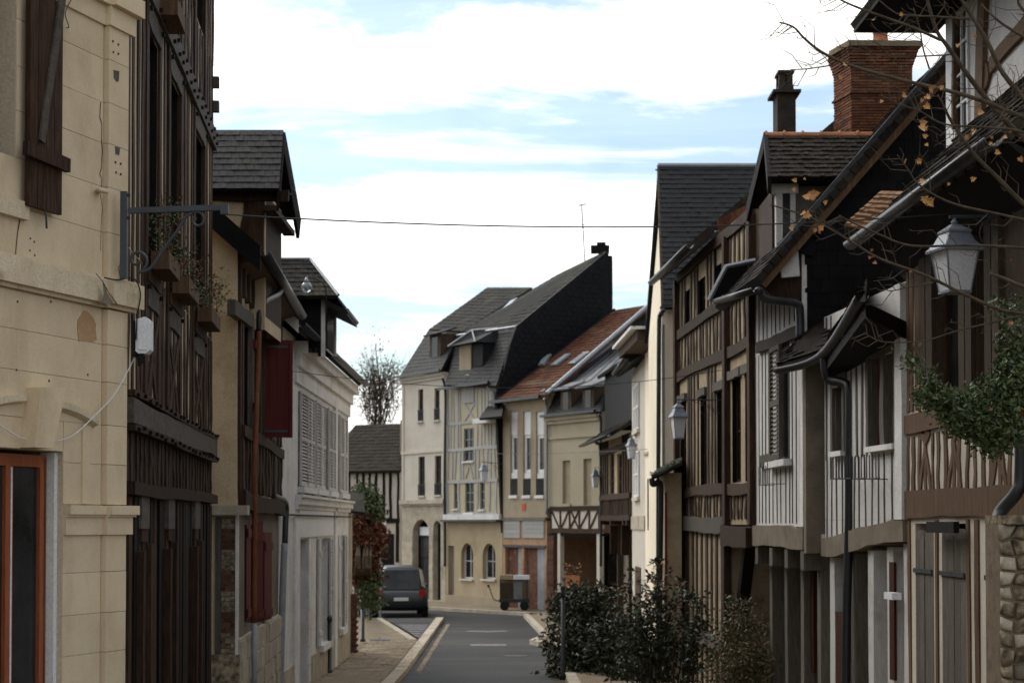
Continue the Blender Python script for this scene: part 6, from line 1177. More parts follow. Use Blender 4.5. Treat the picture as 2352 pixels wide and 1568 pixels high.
# the grey-brown end wall of the low house, seen face on
Fe = Fac((PG(1850, 1200).x, 24.55), (PG(1893, 1200).x, 24.55)); Fe.bx('end_wall', 'greyrend', t, (1851, 830, 1893, 1270), -.2, .0); Fe.bx('wall_box', 'plastic', t, (*zN(845, 570), *zN(885, 635)), .0, .1)
for q, r_, c_ in (([e0, e1, t1, t0], 9, 8), ([e1, e2, t2, t1], 9, 12)):
    MB().hexa([v-Vector((0, 0, .12)) for v in q]+q).build('roof', 'tile_brown', t); tiles(t, q, r_, c_, 'tile_brown', name='roof_tile', th=.03, maxobj=200)
gutter(t, sm([e0+Vector((0, -.08, -.06)), e1+Vector((-.04, -.08, -.06)), e2+Vector((-.05, -.05, -.06))], 8), .085, 'iron_black')
pipe(t, [e1+Vector((-.03, -.1, -.12)), P(1896, 850, 23.4), P(1905, 872, 23.4), P(1940, 880, 23.2), P(1951, 900, 23.1), P(1951, 1000, 23.1), P(1950, 1200, 23.1), P(1945, 1400, 23.1), P(1942, 1600, 23.1)], .06, 'iron_black')
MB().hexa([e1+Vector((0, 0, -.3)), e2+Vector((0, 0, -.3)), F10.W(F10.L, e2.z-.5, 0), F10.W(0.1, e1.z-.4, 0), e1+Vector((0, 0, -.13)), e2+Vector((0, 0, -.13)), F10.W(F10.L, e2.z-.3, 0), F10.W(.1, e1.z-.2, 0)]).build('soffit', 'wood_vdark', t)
for x0 in (2, 60, 150, 245):
    a, z = F10.hit(*zO(x0, 205), .2); mb = MB(); F10.hexa(mb, a, a+.55, z, z+.014, .25, .264); [F10.hexa(mb, a+k*.13, a+k*.13+.012, z+.015, z+.3, .25, .262) for k in range(5)]; F10.hexa(mb, a+.02, a+.034, z-.0, z+.013, .0, .249); mb.build('flower_rail', 'iron_black', t)
# ---- striped timber house with gates
F11 = Fac(col(2085, 20.7), col(2440, 15.3)); g11 = ground_z(17)
t = thing('striped_timber_house', 'brown and white striped timber house with tall grey plank shutters at right', 'house', (F11.A.x, F11.A.y, g11))
ez = F11.hit(*zL(1000, 1200), .5)[1]; zr1 = F11.hit(*zM(880, 1345))[1]; zr2 = F11.hit(*zO(700, 365))[1]
def s11(f, x, y): return F11.hit(*f(x, y))[0]
win = [(s11(zM, 985, 900), s11(zM, 1160, 900), zr1+.25, F11.hit(*zM(1070, 90))[1]), (s11(zM, 1255, 900), s11(zM, 1335, 900), zr1+.25, F11.hit(*zM(1290, 40))[1])]
gt = [(s11(zO, 545, 900), s11(zO, 668, 900)), (s11(zO, 722, 900), s11(zO, 885, 900)), (s11(zO, 1025, 900), s11(zO, 1090, 900))]
sa = s11(zM, 900, 900)
F11.wall('infill', 'offwhite', t, 0, F11.L, g11-1.5, zr1, [(a, b, g11-1, zr2-.22) for a, b in gt], th=4, rev=.3); F11.wall('infill', 'offwhite', t, 0, sa, zr1+.002, ez+.5, [], th=4)
F11.wall('boarded_wall', 'wood_brown', t, sa+.003, F11.L, zr1+.002, ez+.5, win, th=4, rev=.3)
for R in win: F11.window(t, R, 'wood_dark', rec=.15, fw=.07, nx=2)
a = s11(zM, 900, 900); SKW = [(R[0]-.1, R[1]+.1) for R in win]
F11.studs(t, 'wood_warm', .1, a, 5, zr1+.15, ez+.4, .1, -.02, .015)
for x0, x1 in ((895, 985), (1162, 1252), (1338, 1440)): s0, s1 = s11(zM, x0, 900), s11(zM, x1, 900); F11.box('shutter_board', 'wood_brown', t, s0+.02, s0+(s1-s0)*.48, zr1+.2, ez+.1, -.02, .06); F11.box('shutter_board', 'wood_brown', t, s0+(s1-s0)*.52, s1-.02, zr1+.2, ez+.1, -.02, .055)
F11.box('lintel', 'wood_brown', t, win[0][0]-.3, F11.L, win[0][3]+.0, win[0][3]+.3, -.02, .09)
F11.studs(t, 'wood_warm', .06, F11.L-.1, 20, zr2+.15, zr1-.15, .1, -.02, .015, lean=.03)
for x in (615, 810, 1110):
    s_ = s11(zO, x, 150); 
    for sg in (-1, 1): F11.beam('brace', 'wood_warm', t, (s_+sg*.24, zr2+.15), (s_-sg*.02, zr2+.72), .09, -.02, .018); F11.beam('brace', 'wood_warm', t, (s_+sg*.02, zr2+.72), (s_+sg*.2, zr1-.12), .09, -.02, .02)
F11.beam('rail', 'wood_warm', t, (0, zr1), (F11.L, zr1), .24, -.02, .04, seg=10); F11.beam('rail', 'wood_warm', t, (0, zr2), (F11.L, zr2), .3, -.02, .04, seg=10)
F11.studs(t, 'wood_warm', .1, F11.L-.1, 18, g11-1, zr2-.18, .12, -.02, .015, skip=gt)
for i, (a, b) in enumerate(gt):
    z0, z1 = g11-1, zr2-.24; mid = (a+b)/2
    for s0, s1 in ((a+.01, mid-.015), (mid+.015, b-.01)):
        sh = F11.planks(t, (s0, s1, z0, z1-.16), 'wood_grey', -.05, .0, 2, 'shutter', batten=False); r = (s1-s0)/2
        MB().prism([F11.W(s0+r+r*math.cos(math.pi*k/8), z1-.16+r*.55*math.sin(math.pi*k/8), -.0) for k in range(9)], F11.n*-.05).build('arched_head', 'wood_grey', sh)
        for zz in (z1-.55, z1-1.9): F11.box('hinge_strap', 'iron_black', sh, s0-.06, s1-.04, zz, zz+.05, .004, .02)
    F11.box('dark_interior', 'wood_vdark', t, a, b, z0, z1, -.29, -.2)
F11.box('lintel_plate', 'wood_vdark', t, gt[1][0]-.05, gt[1][1]+.1, zr2-.32, zr2-.2, .1, .16)
e0, e1 = F11.W(-.35, ez, .5), F11.W(F11.L, ez, .5); up = F11.n*-1.75+Vector((0, 0, 1.75)); q = [e0, e1, e1+up, e0+up]; slab(t, q, 'tile_brown', .1); tiles(t, q, 9, 26, 'tile_brown', name='roof_tile', th=.03, maxobj=150)
gutter(t, [F11.W(-.4, ez-.04, .58), F11.W(F11.L, ez-.04, .58)], .09)
for i in range(14): s_ = .2+i*F11.L/14; qq = F11.W(s_, ez-.08, .48); MB().tube([qq, qq+up*.3], .05, 4).build('rafter', 'wood_dark', t)
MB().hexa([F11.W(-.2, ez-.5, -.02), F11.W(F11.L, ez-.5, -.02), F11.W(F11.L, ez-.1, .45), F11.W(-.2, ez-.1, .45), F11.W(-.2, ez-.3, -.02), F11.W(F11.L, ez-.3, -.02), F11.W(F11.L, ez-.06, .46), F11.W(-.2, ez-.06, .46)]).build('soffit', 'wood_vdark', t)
pipe(t, [F11.H((2345, 960), .2), F11.H((2345, 1090), .2), F11.H((2335, 1130), .24), F11.H((2300, 1172), .35), F11.H((2291, 1195), .4)], .06, 'iron_black')
q = [F11.H(zO(1085, 520), .3), F11.H(zO(1120, 1568), .3), F11.H(zO(1130, 2000), .3)]; MB().tube(q, .06, 10).build('downpipe', 'pipe_grey', t, True)
# little tiled roof between the slate gable and the gutter
q = [P(*zL(530, 1400), 22.8), P(*zL(700, 1440), 22.8), P(*zL(1010, 1190), 23.4), P(*zL(760, 1185), 23.4)]
MB().hexa([v-Vector((0, 0, .1)) for v in q]+q).build('pent_roof', 'tile_brown', t); tiles(t, q, 8, 6, 'brick_pale', name='roof_tile', th=.04)
# ---- upper white timbered storey, top right
F12 = Fac((F11.W(-3.2, 0, -1.25).x, F11.W(-3.2, 0, -1.25).y), (F11.W(F11.L, 0, -1.25).x, F11.W(F11.L, 0, -1.25).y))
t = thing('white_upper_house', 'white gabled house with heavy brown timbers rising at the top right corner', 'house', tuple(F12.W(3, ez)))
sL = F12.hit(*zL(1180, 600))[0]; zb0 = ez+.6; sw0, sw1 = F12.hit(*zL(1222, 500))[0], F12.hit(*zL(1310, 500))[0]
F12.wall('wall', 'white_r', t, sL, F12.L, zb0, 13, [(sw0, sw1, zb0+.6, F12.hit(*zL(1265, 50))[1])], th=3, rev=.2)
F12.window(t, (sw0, sw1, zb0+.6, F12.hit(*zL(1265, 50))[1]), 'white_clean', rec=.02, fw=.06, nx=2, ny=5); F12.box('jamb', 'white_clean', t, sL, sw0-.01, zb0, 12, -.02, .04)
F12.pb('post', 'wood_warm', t, zL(1345, 1000), zL(1385, -60), .3, -.02, .06, wob=.03); F12.pb('jamb_post', 'wood_warm', t, zL(1200, 800), zL(1205, 0), .08, -.02, .06)
for a, b in (((1430, 410), (1700, 60)), ((1480, 700), (1700, 530)), ((1420, 420), (1370, 560))): F12.pb('brace', 'wood_warm', t, zL(*a), zL(*b), .2, -.02, .05, wob=.03)
F12.box('sill_rail', 'wood_warm', t, sw1+.1, F12.L, zb0+.1, zb0+.3, -.02, .06)
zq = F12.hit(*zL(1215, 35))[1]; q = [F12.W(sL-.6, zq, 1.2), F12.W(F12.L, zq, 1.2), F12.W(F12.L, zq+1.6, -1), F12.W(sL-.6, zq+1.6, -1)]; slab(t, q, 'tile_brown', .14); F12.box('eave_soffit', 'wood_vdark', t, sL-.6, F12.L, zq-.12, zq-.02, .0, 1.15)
# ================================================================ lanterns
def lantern(name, label, c, w_, h, rot, wall, arm_z=None, m='lamp_metal', hang=True):
    """c = centre of the glass; square tapering lantern on a scrolled wall arm"""
    c = Vector(c); t = thing(name, label, 'street lamp', tuple(c-Vector((0, 0, h*.3))), 'street lanterns on wall brackets'); ca, sa_ = math.cos(rot), math.sin(rot)
    def L(x, y, z): return c+Vector((x*ca-y*sa_, x*sa_+y*ca, z))
    gh = h*.5; wt, wb = w_/2*.9, w_/2*.6; zt, zb = gh/2, -gh/2
    cs = [(-1, -1), (1, -1), (1, 1), (-1, 1)]
    for i in range(4):
        a, b = cs[i], cs[(i+1) % 4]; f = .93
        MB().prism([L(a[0]*wb*f, a[1]*wb*f, zb), L(b[0]*wb*f, b[1]*wb*f, zb), L(b[0]*wt*f, b[1]*wt*f, zt), L(a[0]*wt*f, a[1]*wt*f, zt)], (L(a[0]+b[0], a[1]+b[1], 0)-c)*.004).build('pane', 'milky', t)
        MB().tube([L(a[0]*wb, a[1]*wb, zb), L(a[0]*wt, a[1]*wt, zt)], w_*.028, 5).build('frame_bar', m, t)
    mb = MB()
    def ring(hw, z): return [L(x*hw, y*hw, z) for x, y in cs]
    prof = [(w_*.56, zt), (w_*.57, zt+h*.03), (w_*.40, zt+h*.13), (w_*.30, zt+h*.24), (w_*.33, zt+h*.25), (w_*.33, zt+h*.275), (w_*.2, zt+h*.32), (w_*.10, zt+h*.36)]
    vs = [v for hw, z in prof for v in ring(hw, z)]; fs = [(i*4+j, i*4+(j+1) % 4, i*4+4+(j+1) % 4, i*4+4+j) for i in range(len(prof)-1) for j in range(4)]+[(3, 2, 1, 0), tuple(len(prof)*4-4+j for j in range(4))]
    mesh('roof', vs, fs, m, t); MB().lathe(L(0, 0, zt+h*.36), [(w_*.06, 0), (w_*.1, h*.03), (w_*.05, h*.06), (w_*.02, h*.11)], 10).build('finial', m, t, True)
    vs = ring(wb*1.08, zb-h*.03)+ring(wb*1.08, zb); mesh('base', vs, [(3, 2, 1, 0), (4, 5, 6, 7), (0, 1, 5, 4), (1, 2, 6, 5), (2, 3, 7, 6), (3, 0, 4, 7)], m, t)
    top = L(0, 0, zt+h*.46); wall = Vector(wall); wz = Vector((wall.x, wall.y, top.z)); k = (wz-top)
    MB().tube([top-k*.08, wz], w_*.05, 6).build('arm', 'iron', t); MB().tube([wz+Vector((0, 0, h*.2)), wz-Vector((0, 0, h*.5))], w_*.05, 6).build('wall_plate', 'iron', t)
    n = 18; MB().tube([top+k*.62+k.normalized()*(.24*h*(1-.6*i/n))*math.cos(1.2+i/n*7)+Vector((0, 0, 1))*(.24*h*(1-.6*i/n))*math.sin(1.2+i/n*7)-Vector((0, 0, h*.24)) for i in range(n+1)], w_*.022, 5).build('scroll', 'iron', t)
    MB().tube(sm([wz-Vector((0, 0, h*.45)), wz-k*.35-Vector((0, 0, h*.2)), wz-k*.7-Vector((0, 0, h*.03))], 4), w_*.022, 5).build('stay', 'iron', t)
    return t
lantern('street_lamp', 'large grey lantern among bare twigs at right, nearest of the lanterns', P(2193, 624, 17), .37, .76, .22, P(2345, 492, 16.9))
lantern('street_lamp', 'lantern on the brown timber house beside its far corner', P(1558, 982, 32.5), .27, .74, .2, P(1668, 920, 32.6))
lantern('street_lamp', 'lantern on the cream house wall beyond the slate gable', P(1450, 1038, 52), .25, .7, .3, P(1486, 1002, 51.6))
lantern('street_lamp', 'small lantern before the timbered shop front, on the brown jettied house', P(1367, 1106, 61), .25, .7, .3, P(1392, 1070, 60.6))
lantern('street_lamp', 'farthest lantern, hanging before the grey-blue timbered house', P(1111, 1092, 66.5), .27, .74, .4, P(1155, 1064, 68.6))
# ================================================================ overhead wires
def wire(label, pts, r, n=24, sag=0):
    a, b = Vector(pts[0]), Vector(pts[1]); q = [a.lerp(b, i/n)-Vector((0, 0, sag*4*(i/n)*(1-i/n))) for i in range(n+1)]
    tag(MB().tube(q, r, 6).build('overhead_wire', 'iron_black'), label, 'wire')
wire('dark cable strung across the street from the iron bracket to the near lantern', (WIRE_L, P(2182, 491, 17)), .0065, sag=.115)
wire('thin wire crossing the street from the red shutter to the brown timber house', (P(672, 852, 27.2), P(1668, 848, 32)), .006, sag=.3)
wire('thin wire in front of the far facades from the white corner house', (P(1022, 1036, 72), P(1500, 1030, 48)), .008, sag=.12)
# ================================================================ bare maple, branches reaching in from the right
YM = 11.0
tm = thing('maple_tree', 'bare maple with a few dry orange leaves reaching in from the right', 'tree', (*col(2560, YM), ground_z(YM)))
tk = Vector((*col(2560, YM), ground_z(YM)))
MB().tube(sm([tk-Vector((0, 0, .3)), tk+Vector((.05, 0, 1.5)), tk+Vector((-.02, .05, 3)), tk+Vector((.06, 0, 4.6)), tk+Vector((.0, .1, 7.5))], 4), [.16-.007*i for i in range(17)], 10).build('trunk', 'bark', tm, True)
def brs(f, *p): return [f(*q) for q in p]
BR = [(brs(zL, (1030, -60), (1100, 180), (1180, 300), (1330, 510), (1480, 690), (1580, 800), (1680, 890), (1900, 1080)), 2.6, 6.5),
      (brs(zL, (470, -20), (560, 25), (700, 80), (950, 170), (1130, 250)), 1.2, 2.6), (brs(zL, (130, 140), (185, 155), (230, 180), (280, 235), (370, 310), (480, 370), (640, 430), (900, 500), (1180, 565), (1370, 620), (1520, 680), (1700, 760), (1900, 900)), 1.2, 4.2),
      (brs(zL, (720, -20), (830, 70), (900, 95), (1100, 105), (1310, 120)), 1, 2.2), (brs(zL, (1240, -30), (1320, 100), (1420, 260), (1500, 430), (1600, 560), (1750, 720), (1900, 860)), 2.6, 5),
      (brs(zL, (200, 432), (300, 428), (480, 402)), .7, 1.3), (brs(zL, (750, 590), (880, 650), (1000, 690), (1150, 770), (1400, 790), (1600, 810), (1900, 900)), .8, 2.4),
      (brs(zL, (1110, 590), (1150, 660), (1200, 760), (1340, 960), (1500, 1120), (1640, 1260), (1850, 1400)), 1.6, 5), (brs(zM, (-130, -110), (100, -40), (200, 10), (400, 130), (600, 250), (900, 360), (1150, 480), (1400, 590), (1568, 620), (1900, 660)), 1.2, 3.6),
      (brs(zM, (330, -40), (400, 0), (600, 90), (820, 165), (1200, 160), (1568, 180), (1900, 220)), 1.1, 2.8), (brs(zM, (495, 745), (560, 785), (650, 810), (900, 800), (1100, 740), (1300, 690), (1480, 650), (1900, 560)), .8, 2), (brs(zL, (860, 960), (920, 1040), (1000, 1150), (1200, 1260), (1500, 1330), (1900, 1420)), .8, 2.4),
      (brs(zM, (1340, 350), (1450, 390), (1568, 440), (1900, 540)), 2.2, 4), (brs(zM, (590, 400), (660, 465), (800, 440), (960, 410)), .7, 1.2), (brs(zL, (960, 50), (1000, 180), (1020, 300), (1060, 430)), .9, 1.6), (brs(zL, (1380, 30), (1500, 140), (1646, 230), (1900, 380)), 1.4, 3.2),
      (brs(zL, (560, 290), (690, 330), (780, 350), (1000, 350), (1190, 340)), .7, 1.4), (brs(zL, (1646, 560), (1560, 640), (1480, 760)), .9, 1.4), (brs(zL, (1646, -40), (1610, 20), (1700, 120)), 1.5, 3)]
kpx = YM/4000.; twigs = MB(); tips = []; nbr = 0
for pts, r0, r1 in BR:
    Yo = YM+jt(.5); q = sm([P(x, y, Yo+.03*i) for i, (x, y) in enumerate(pts)], 5); n = len(q)
    if pts[-1][0] > 2380: q += [q[-1].lerp(Vector((tk.x, tk.y, q[-1].z+.1)), .6), Vector((tk.x, tk.y, q[-1].z+.15))]
    MB().tube(q, [(r0+(r1-r0)*min(i, n)/n)*kpx*1.45 for i in range(len(q))], 6).build('branch', 'bark', tm, True)
    for i in range(1, n-1):
        if random.random() < .55:
            d = (q[i-1]-q[i]).normalized(); sd_ = Vector((-d.z, jt(.4), d.x))*random.choice((-1, 1)); l = random.uniform(.06, .28); a = q[i]; m1 = a+(d*.6+sd_*.8).normalized()*l*.5; m2 = m1+(d*.9+sd_*random.uniform(-.2, .6)+Vector((0, 0, jt(.3)))).normalized()*l*.5
            twigs.tube([a, m1, m2], [.0032, .0024, .0014], 4); tips.append(m2)
            for _ in range(random.choice((0, 1, 2))): b = m1.lerp(m2, random.random()); twigs.tube([b, b+Vector((jt(.07), jt(.05), jt(.07)))], [.0018, .001], 4)
twigs.build('twigs', 'bark', tm, kind='stuff')
def maple_leaf(c, s_, m='lf_brown'):
    d = Vector((jt(1), jt(.6), jt(1)-.4)).normalized(); sd_ = d.cross(Vector((jt(.4), 1, jt(.4)))).normalized(); up = d.cross(sd_); out = []
    prof = [(0, 0), (-.12, .28), (-.1, .5), (.18, .34), (.3, .62), (.45, .3), (.62, .34), (.74, .16), (1.05, 0)]
    pts = [(x, y) for x, y in prof]+[(x, -y) for x, y in prof[-2:0:-1]]
    vs = [c+d*x*s_+sd_*y*s_+up*s_*(.25*abs(y)+.15*x*x+jt(.05)) for x, y in pts]; cen = c+d*.3*s_
    n = len(vs); mesh('leaf', vs+[cen], [(i, (i+1) % n, n) for i in range(n)], m, tm)
for x, y, k, s_ in ((740, 100, 1, .05), (1060, 572, 4, .075), (1100, 575, 2, .07), (920, 612, 2, .07), (1040, 640, 3, .065), (1360, 692, 2, .07), (1300, 845, 4, .07), (1030, 790, 3, .07), (1060, 770, 2, .05), (310, 1210, 6, .085), (340, 1225, 3, .08), (290, 1340, 4, .085), (400, 1240, 2, .06), (1040, 870, 4, .05), (980, 1020, 4, .06), (890, 1000, 2, .06), (230, 1120, 3, .055), (200, 1150, 2, .05), (1440, 870, 3, .05), (1530, 840, 3, .055), (1480, 960, 2, .06), (1620, 960, 2, .07), (380, 1420, 3, .05), (210, 1380, 2, .045), (270, 1100, 2, .04), (1370, 215, 2, .06), (900, 80, 2, .05), (520, 380, 2, .05), (500, 460, 2, .045), (1180, 1150, 2, .05), (1040, 1230, 3, .075), (975, 1150, 2, .06), (1310, 1130, 2, .05), (1240, 290, 2, .04), (770, 640, 2, .035)):
    for _ in range((k+1)//2): maple_leaf(P(*zL(x+jt(28), y+jt(28)), YM-.05+jt(.1)), s_*random.uniform(.4, .75))
for x, y, k in ((195, 60, 3), (550, 260, 3), (800, 330, 1), (1470, 660, 2), (1545, 750, 1), (530, 180, 1), (855, 1100, 1), (1350, 1270, 1), (1540, 1270, 1), (1480, 255, 1)):
    for _ in range(k): maple_leaf(P(*zM(x+jt(12), y+jt(20)), YM-.05+jt(.1)), random.uniform(.018, .03), 'lf_dull')
# ================================================================ evergreen reaching in at the right edge
YE = 13.2
te = thing('evergreen_shrub', 'glossy green evergreen with a few red leaves at the right edge', 'shrub', (*col(2470, YE), ground_z(YE)))
be = Vector((*col(2470, YE), ground_z(YE)))
mb = MB(); mb.tube(sm([be, be+Vector((-.05, 0, .9)), be+Vector((.02, .05, 1.9)), be+Vector((-.1, 0, 3.2))], 4), [.07-.004*i for i in range(13)], 8)
for pts in (((2460, 1000), (2350, 985), (2260, 960), (2180, 950), (2130, 925)), ((2460, 900), (2370, 870), (2330, 830), (2300, 780)), ((2450, 1060), (2360, 1030), (2290, 1010)), ((2180, 950), (2130, 880), (2110, 820), (2095, 790)), ((2330, 900), (2250, 905), (2160, 890))): mb.tube(sm([P(x, y, YE) for x, y in pts], 4), .011, 6)
mb.build('stems', 'bark', te)
bb = lambda x, y, rx, ry, rz=.25: bl(x, y, rx, ry, YE, rz)
for nm, m_, BL, ncl, per, sz in (('leaves', 'lf_green', [bb(2235, 950, 70, 42), bb(2320, 930, 55, 70), bb(2330, 830, 30, 60), bb(2285, 1000, 60, 32), bb(2200, 930, 45, 25), bb(2330, 740, 18, 40, .15)], 330, 20, .055), ('leaves', 'lf_green', [bb(2120, 880, 30, 38, .12), bb(2100, 830, 14, 25, .1), bb(2150, 920, 35, 22, .12), bb(2290, 700, 22, 10, .1), bb(2260, 895, 30, 20, .15)], 60, 12, .05), ('red_leaves', 'lf_dull', [bb(2250, 940, 90, 70), bb(2330, 850, 30, 80)], 14, 1, .05)):
    mb = MB()
    for c in clumped(BL, ncl, per, .045): leafmesh(mb, c, sz, .5)
    mb.build(nm, m_, te, kind='stuff')
# ================================================================ rubble pillar, bottom right
Yp = 13.6; Fp = Fac(col(2297, Yp), col(2430, Yp)); zt = Fp.hit(2330, 1203)[1]; gp_ = ground_z(Yp)
t = thing('stone_pillar', 'rough flint and stone gate pillar with flat cap at the right edge', 'pillar', (*col(2297, Yp), gp_))
Fp.box('core', 'mortar', t, .02, Fp.L, gp_-.3, zt, -.5, -.03); Fp.box('cap', 'stone_rough', t, .03, Fp.L+.05, zt+.002, zt+.07, -.55, .06)
nx_, nz_ = 4, 22; GX = [[Fp.L*i/nx_+(jt(.035) if 0 < i < nx_ else 0) for i in range(nx_+1)] for j in range(nz_+1)]; GZ = [[gp_-.2+(zt-gp_+.2)*j/nz_+(jt(.03) if 0 < j < nz_ else 0) for i in range(nx_+1)] for j in range(nz_+1)]
for j in range(nz_):
    for i in range(nx_):
        a = [Fp.W(GX[j][i], GZ[j][i], -.05), Fp.W(GX[j][i+1], GZ[j][i+1], -.05), Fp.W(GX[j+1][i+1], GZ[j+1][i+1], -.05), Fp.W(GX[j+1][i], GZ[j+1][i], -.05)]; c_ = sum(a, Vector())/4
        k1, k2, dd = random.uniform(.8, .97), random.uniform(.5, .75), jt(.02); m_ = [c_+(v-c_)*k1*random.uniform(.85, 1.05) for v in a]; b = [c_+(v-c_)*k2+Fp.n*(.06+dd+jt(.01)) for v in a]; mid = [c_+(v-c_)*(k1+k2)/2*1.12+Fp.n*(.04+dd) for v in a]
        MB().add(m_+mid+b, [(0, 1, 5, 4), (1, 2, 6, 5), (2, 3, 7, 6), (3, 0, 4, 7), (4, 5, 9, 8), (5, 6, 10, 9), (6, 7, 11, 10), (7, 4, 8, 11), (8, 9, 10, 11)]).build('stone', random.choice(('stone_rough', 'stone_rough', 'stone_rough', 'greyrend', 'stone')), t, True)
# ================================================================ shrubs along the right pavement
def plant(name, label, blobs, base, layers, stems=6, cat='shrub'):
    t = thing(name, label, cat, tuple(base), 'shrubs in the bed on the right pavement')
    mb = MB()
    for i in range(stems): c = blobs[i % len(blobs)]; p = c[0]+Vector((jt(c[1][0]*.6), jt(c[1][1]*.6), c[1][2]*.5)); b_ = Vector(base)+Vector((jt(.25), jt(.25), 0)); mb.tube(sm([b_, b_.lerp(p, .5)+Vector((jt(.1), jt(.1), .1)), p], 4), [.02-.0018*k for k in range(9)], 5)
    mb.build('stems', 'bark', t)
    for nm, m_, n, per, cr, sz, asp in layers:
        mb = MB()
        for c in clumped(blobs, n, per, cr): leafmesh(mb, c, sz, asp)
        mb.build(nm, m_, t, kind='stuff')
def bs(x, y, rx, ry, Y, rz=.4): return bl(x, y, rx, ry, Y, rz)
b_ = lambda x, Y: Vector((*col(x, Y), .1))
plant('shrub', 'dark dense hedge shrub beside the right kerb', [bs(1325, 1410, 58, 60, 40), bs(1310, 1490, 52, 70, 39), bs(1370, 1440, 60, 90, 39.5), bs(1400, 1530, 70, 70, 38.5), bs(1300, 1560, 38, 60, 38.5), bs(1345, 1390, 50, 30, 40), bs(1420, 1500, 60, 80, 37.5), bs(1460, 1550, 60, 50, 36)], b_(1345, 39.6), (('leaves', 'lf_dark', 560, 28, .13, .11, .55), ('red_leaves', 'lf_red', 25, 6, .08, .08, .6)), 10)
def sprays(name, label, base, xs, ys, Y, n, lf, leaf, inner, oran):
    t = thing(name, label, 'shrub', tuple(base), 'shrubs in the bed on the right pavement'); mb = MB(); L1, L2, L3 = MB(), MB(), MB()
    for i in range(n):
        x = random.uniform(*xs); k = abs(x-(xs[0]+xs[1])/2)/(xs[1]-xs[0])*2; tp = P(x, random.uniform(*ys)+k*k*70, Y+jt(.5)); b0 = Vector(base)+Vector(((x-(xs[0]+xs[1])/2)*Y/4000*.7, jt(.4), 0))
        q = sm([b0, b0.lerp(tp, .5)+Vector((jt(.12), jt(.12), .05)), tp], 8); mb.tube(q, [.016-.0008*m for m in range(len(q))], 5)
        for m in range(5, len(q)):
            for w_ in range(2):
                a = random.random()*6.28; o_ = Vector((math.cos(a), math.sin(a), jt(.3)))*.1; c = q[m]+o_
                for f in range(6):
                    d = Vector((o_.x*4+jt(.9), o_.y*4+jt(.9), .25+jt(.7))).normalized(); s_ = d.cross(Vector((jt(1), jt(1), 1))).normalized(); l = leaf*random.uniform(.6, 1.2)
                    (L3 if (random.random() < oran and m > 12) else L1).add([c, c+d*l*.45+s_*l*.16-Vector((0, 0, l*.03)), c+d*l-Vector((0, 0, l*.22)), c+d*l*.45-s_*l*.16-Vector((0, 0, l*.03))], [(0, 1, 2, 3)])
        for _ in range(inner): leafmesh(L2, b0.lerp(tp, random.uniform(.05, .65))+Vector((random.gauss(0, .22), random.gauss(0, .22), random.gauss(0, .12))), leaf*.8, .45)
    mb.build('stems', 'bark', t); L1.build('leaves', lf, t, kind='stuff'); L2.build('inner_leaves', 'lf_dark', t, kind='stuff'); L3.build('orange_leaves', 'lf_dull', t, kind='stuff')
sprays('shrub', 'tall leafy green shrub with orange tips before the brown timber house', b_(1515, 31.8)+Vector((0, 0, .15)), (1395, 1640), (1285, 1390), 31.8, 19, 'lf_deep', .15, 60, .12)
plant('shrub', 'bushy shrub turning rust at the foot of the white timber house', [bs(1710, 1470, 55, 50, 29.5), bs(1690, 1530, 65, 50, 29), bs(1740, 1540, 50, 50, 29), bs(1700, 1420, 30, 25, 29.5)], b_(1705, 29.3)+Vector((0, 0, .1)), (('leaves', 'lf_mix', 240, 20, .12, .07, .45),), 8)
plant('shrub', 'thin upright sprig above the rusty shrub', [bs(1700, 1395, 25, 25, 30), bs(1690, 1440, 14, 40, 30)], b_(1695, 30), (('leaves', 'lf_green', 16, 8, .08, .12, .35),), 3)
# black post in the hedge
p0 = G(1293, 1560, .1); t = thing('iron_post', 'slim black iron post standing in the dark hedge by the kerb', 'post', tuple(p0)); h = P(1293, 1342, p0.y).z-p0.z
MB().lathe(p0, [(.07, 0), (.07, .1), (.045, .14), (.04, h-.25)], 12).build('shaft', 'iron_black', t, True); MB().lathe(p0, [(.055, h-.25), (.06, h-.2), (.03, h-.15), (.055, h-.08), (.045, h-.03), (.01, h)], 12).build('knob', 'iron_black', t, True)
# planter with orange flowers under the shop front
p0 = P(1315, 1346, 56); t = thing('planter', 'terracotta planter box with orange flowers before the shop front', 'planter', (p0.x, p0.y, .12))
MB().hexa([p0+Vector(v) for v in ((-.2, -.15, -.05), (.2, -.15, -.05), (.2, .15, -.05), (-.2, .15, -.05), (-.24, -.18, .35), (.24, -.18, .35), (.24, .18, .35), (-.24, .18, .35))]).build('trough', 'terracotta', t); MB().box(p0.x-.18, p0.x+.18, p0.y-.12, p0.y+.12, .12, p0.z-.052).build('stand', 'wood_dark', t)
for nm, m_, n in (('flowers', 'lf_orange', 60), ('leaves', 'lf_dark', 140)):
    mb = MB(); [leafmesh(mb, p0+Vector((jt(.26), jt(.2), .36+random.random()*.35)), .09) for i in range(n)]; mb.build(nm, m_, t, kind='stuff')
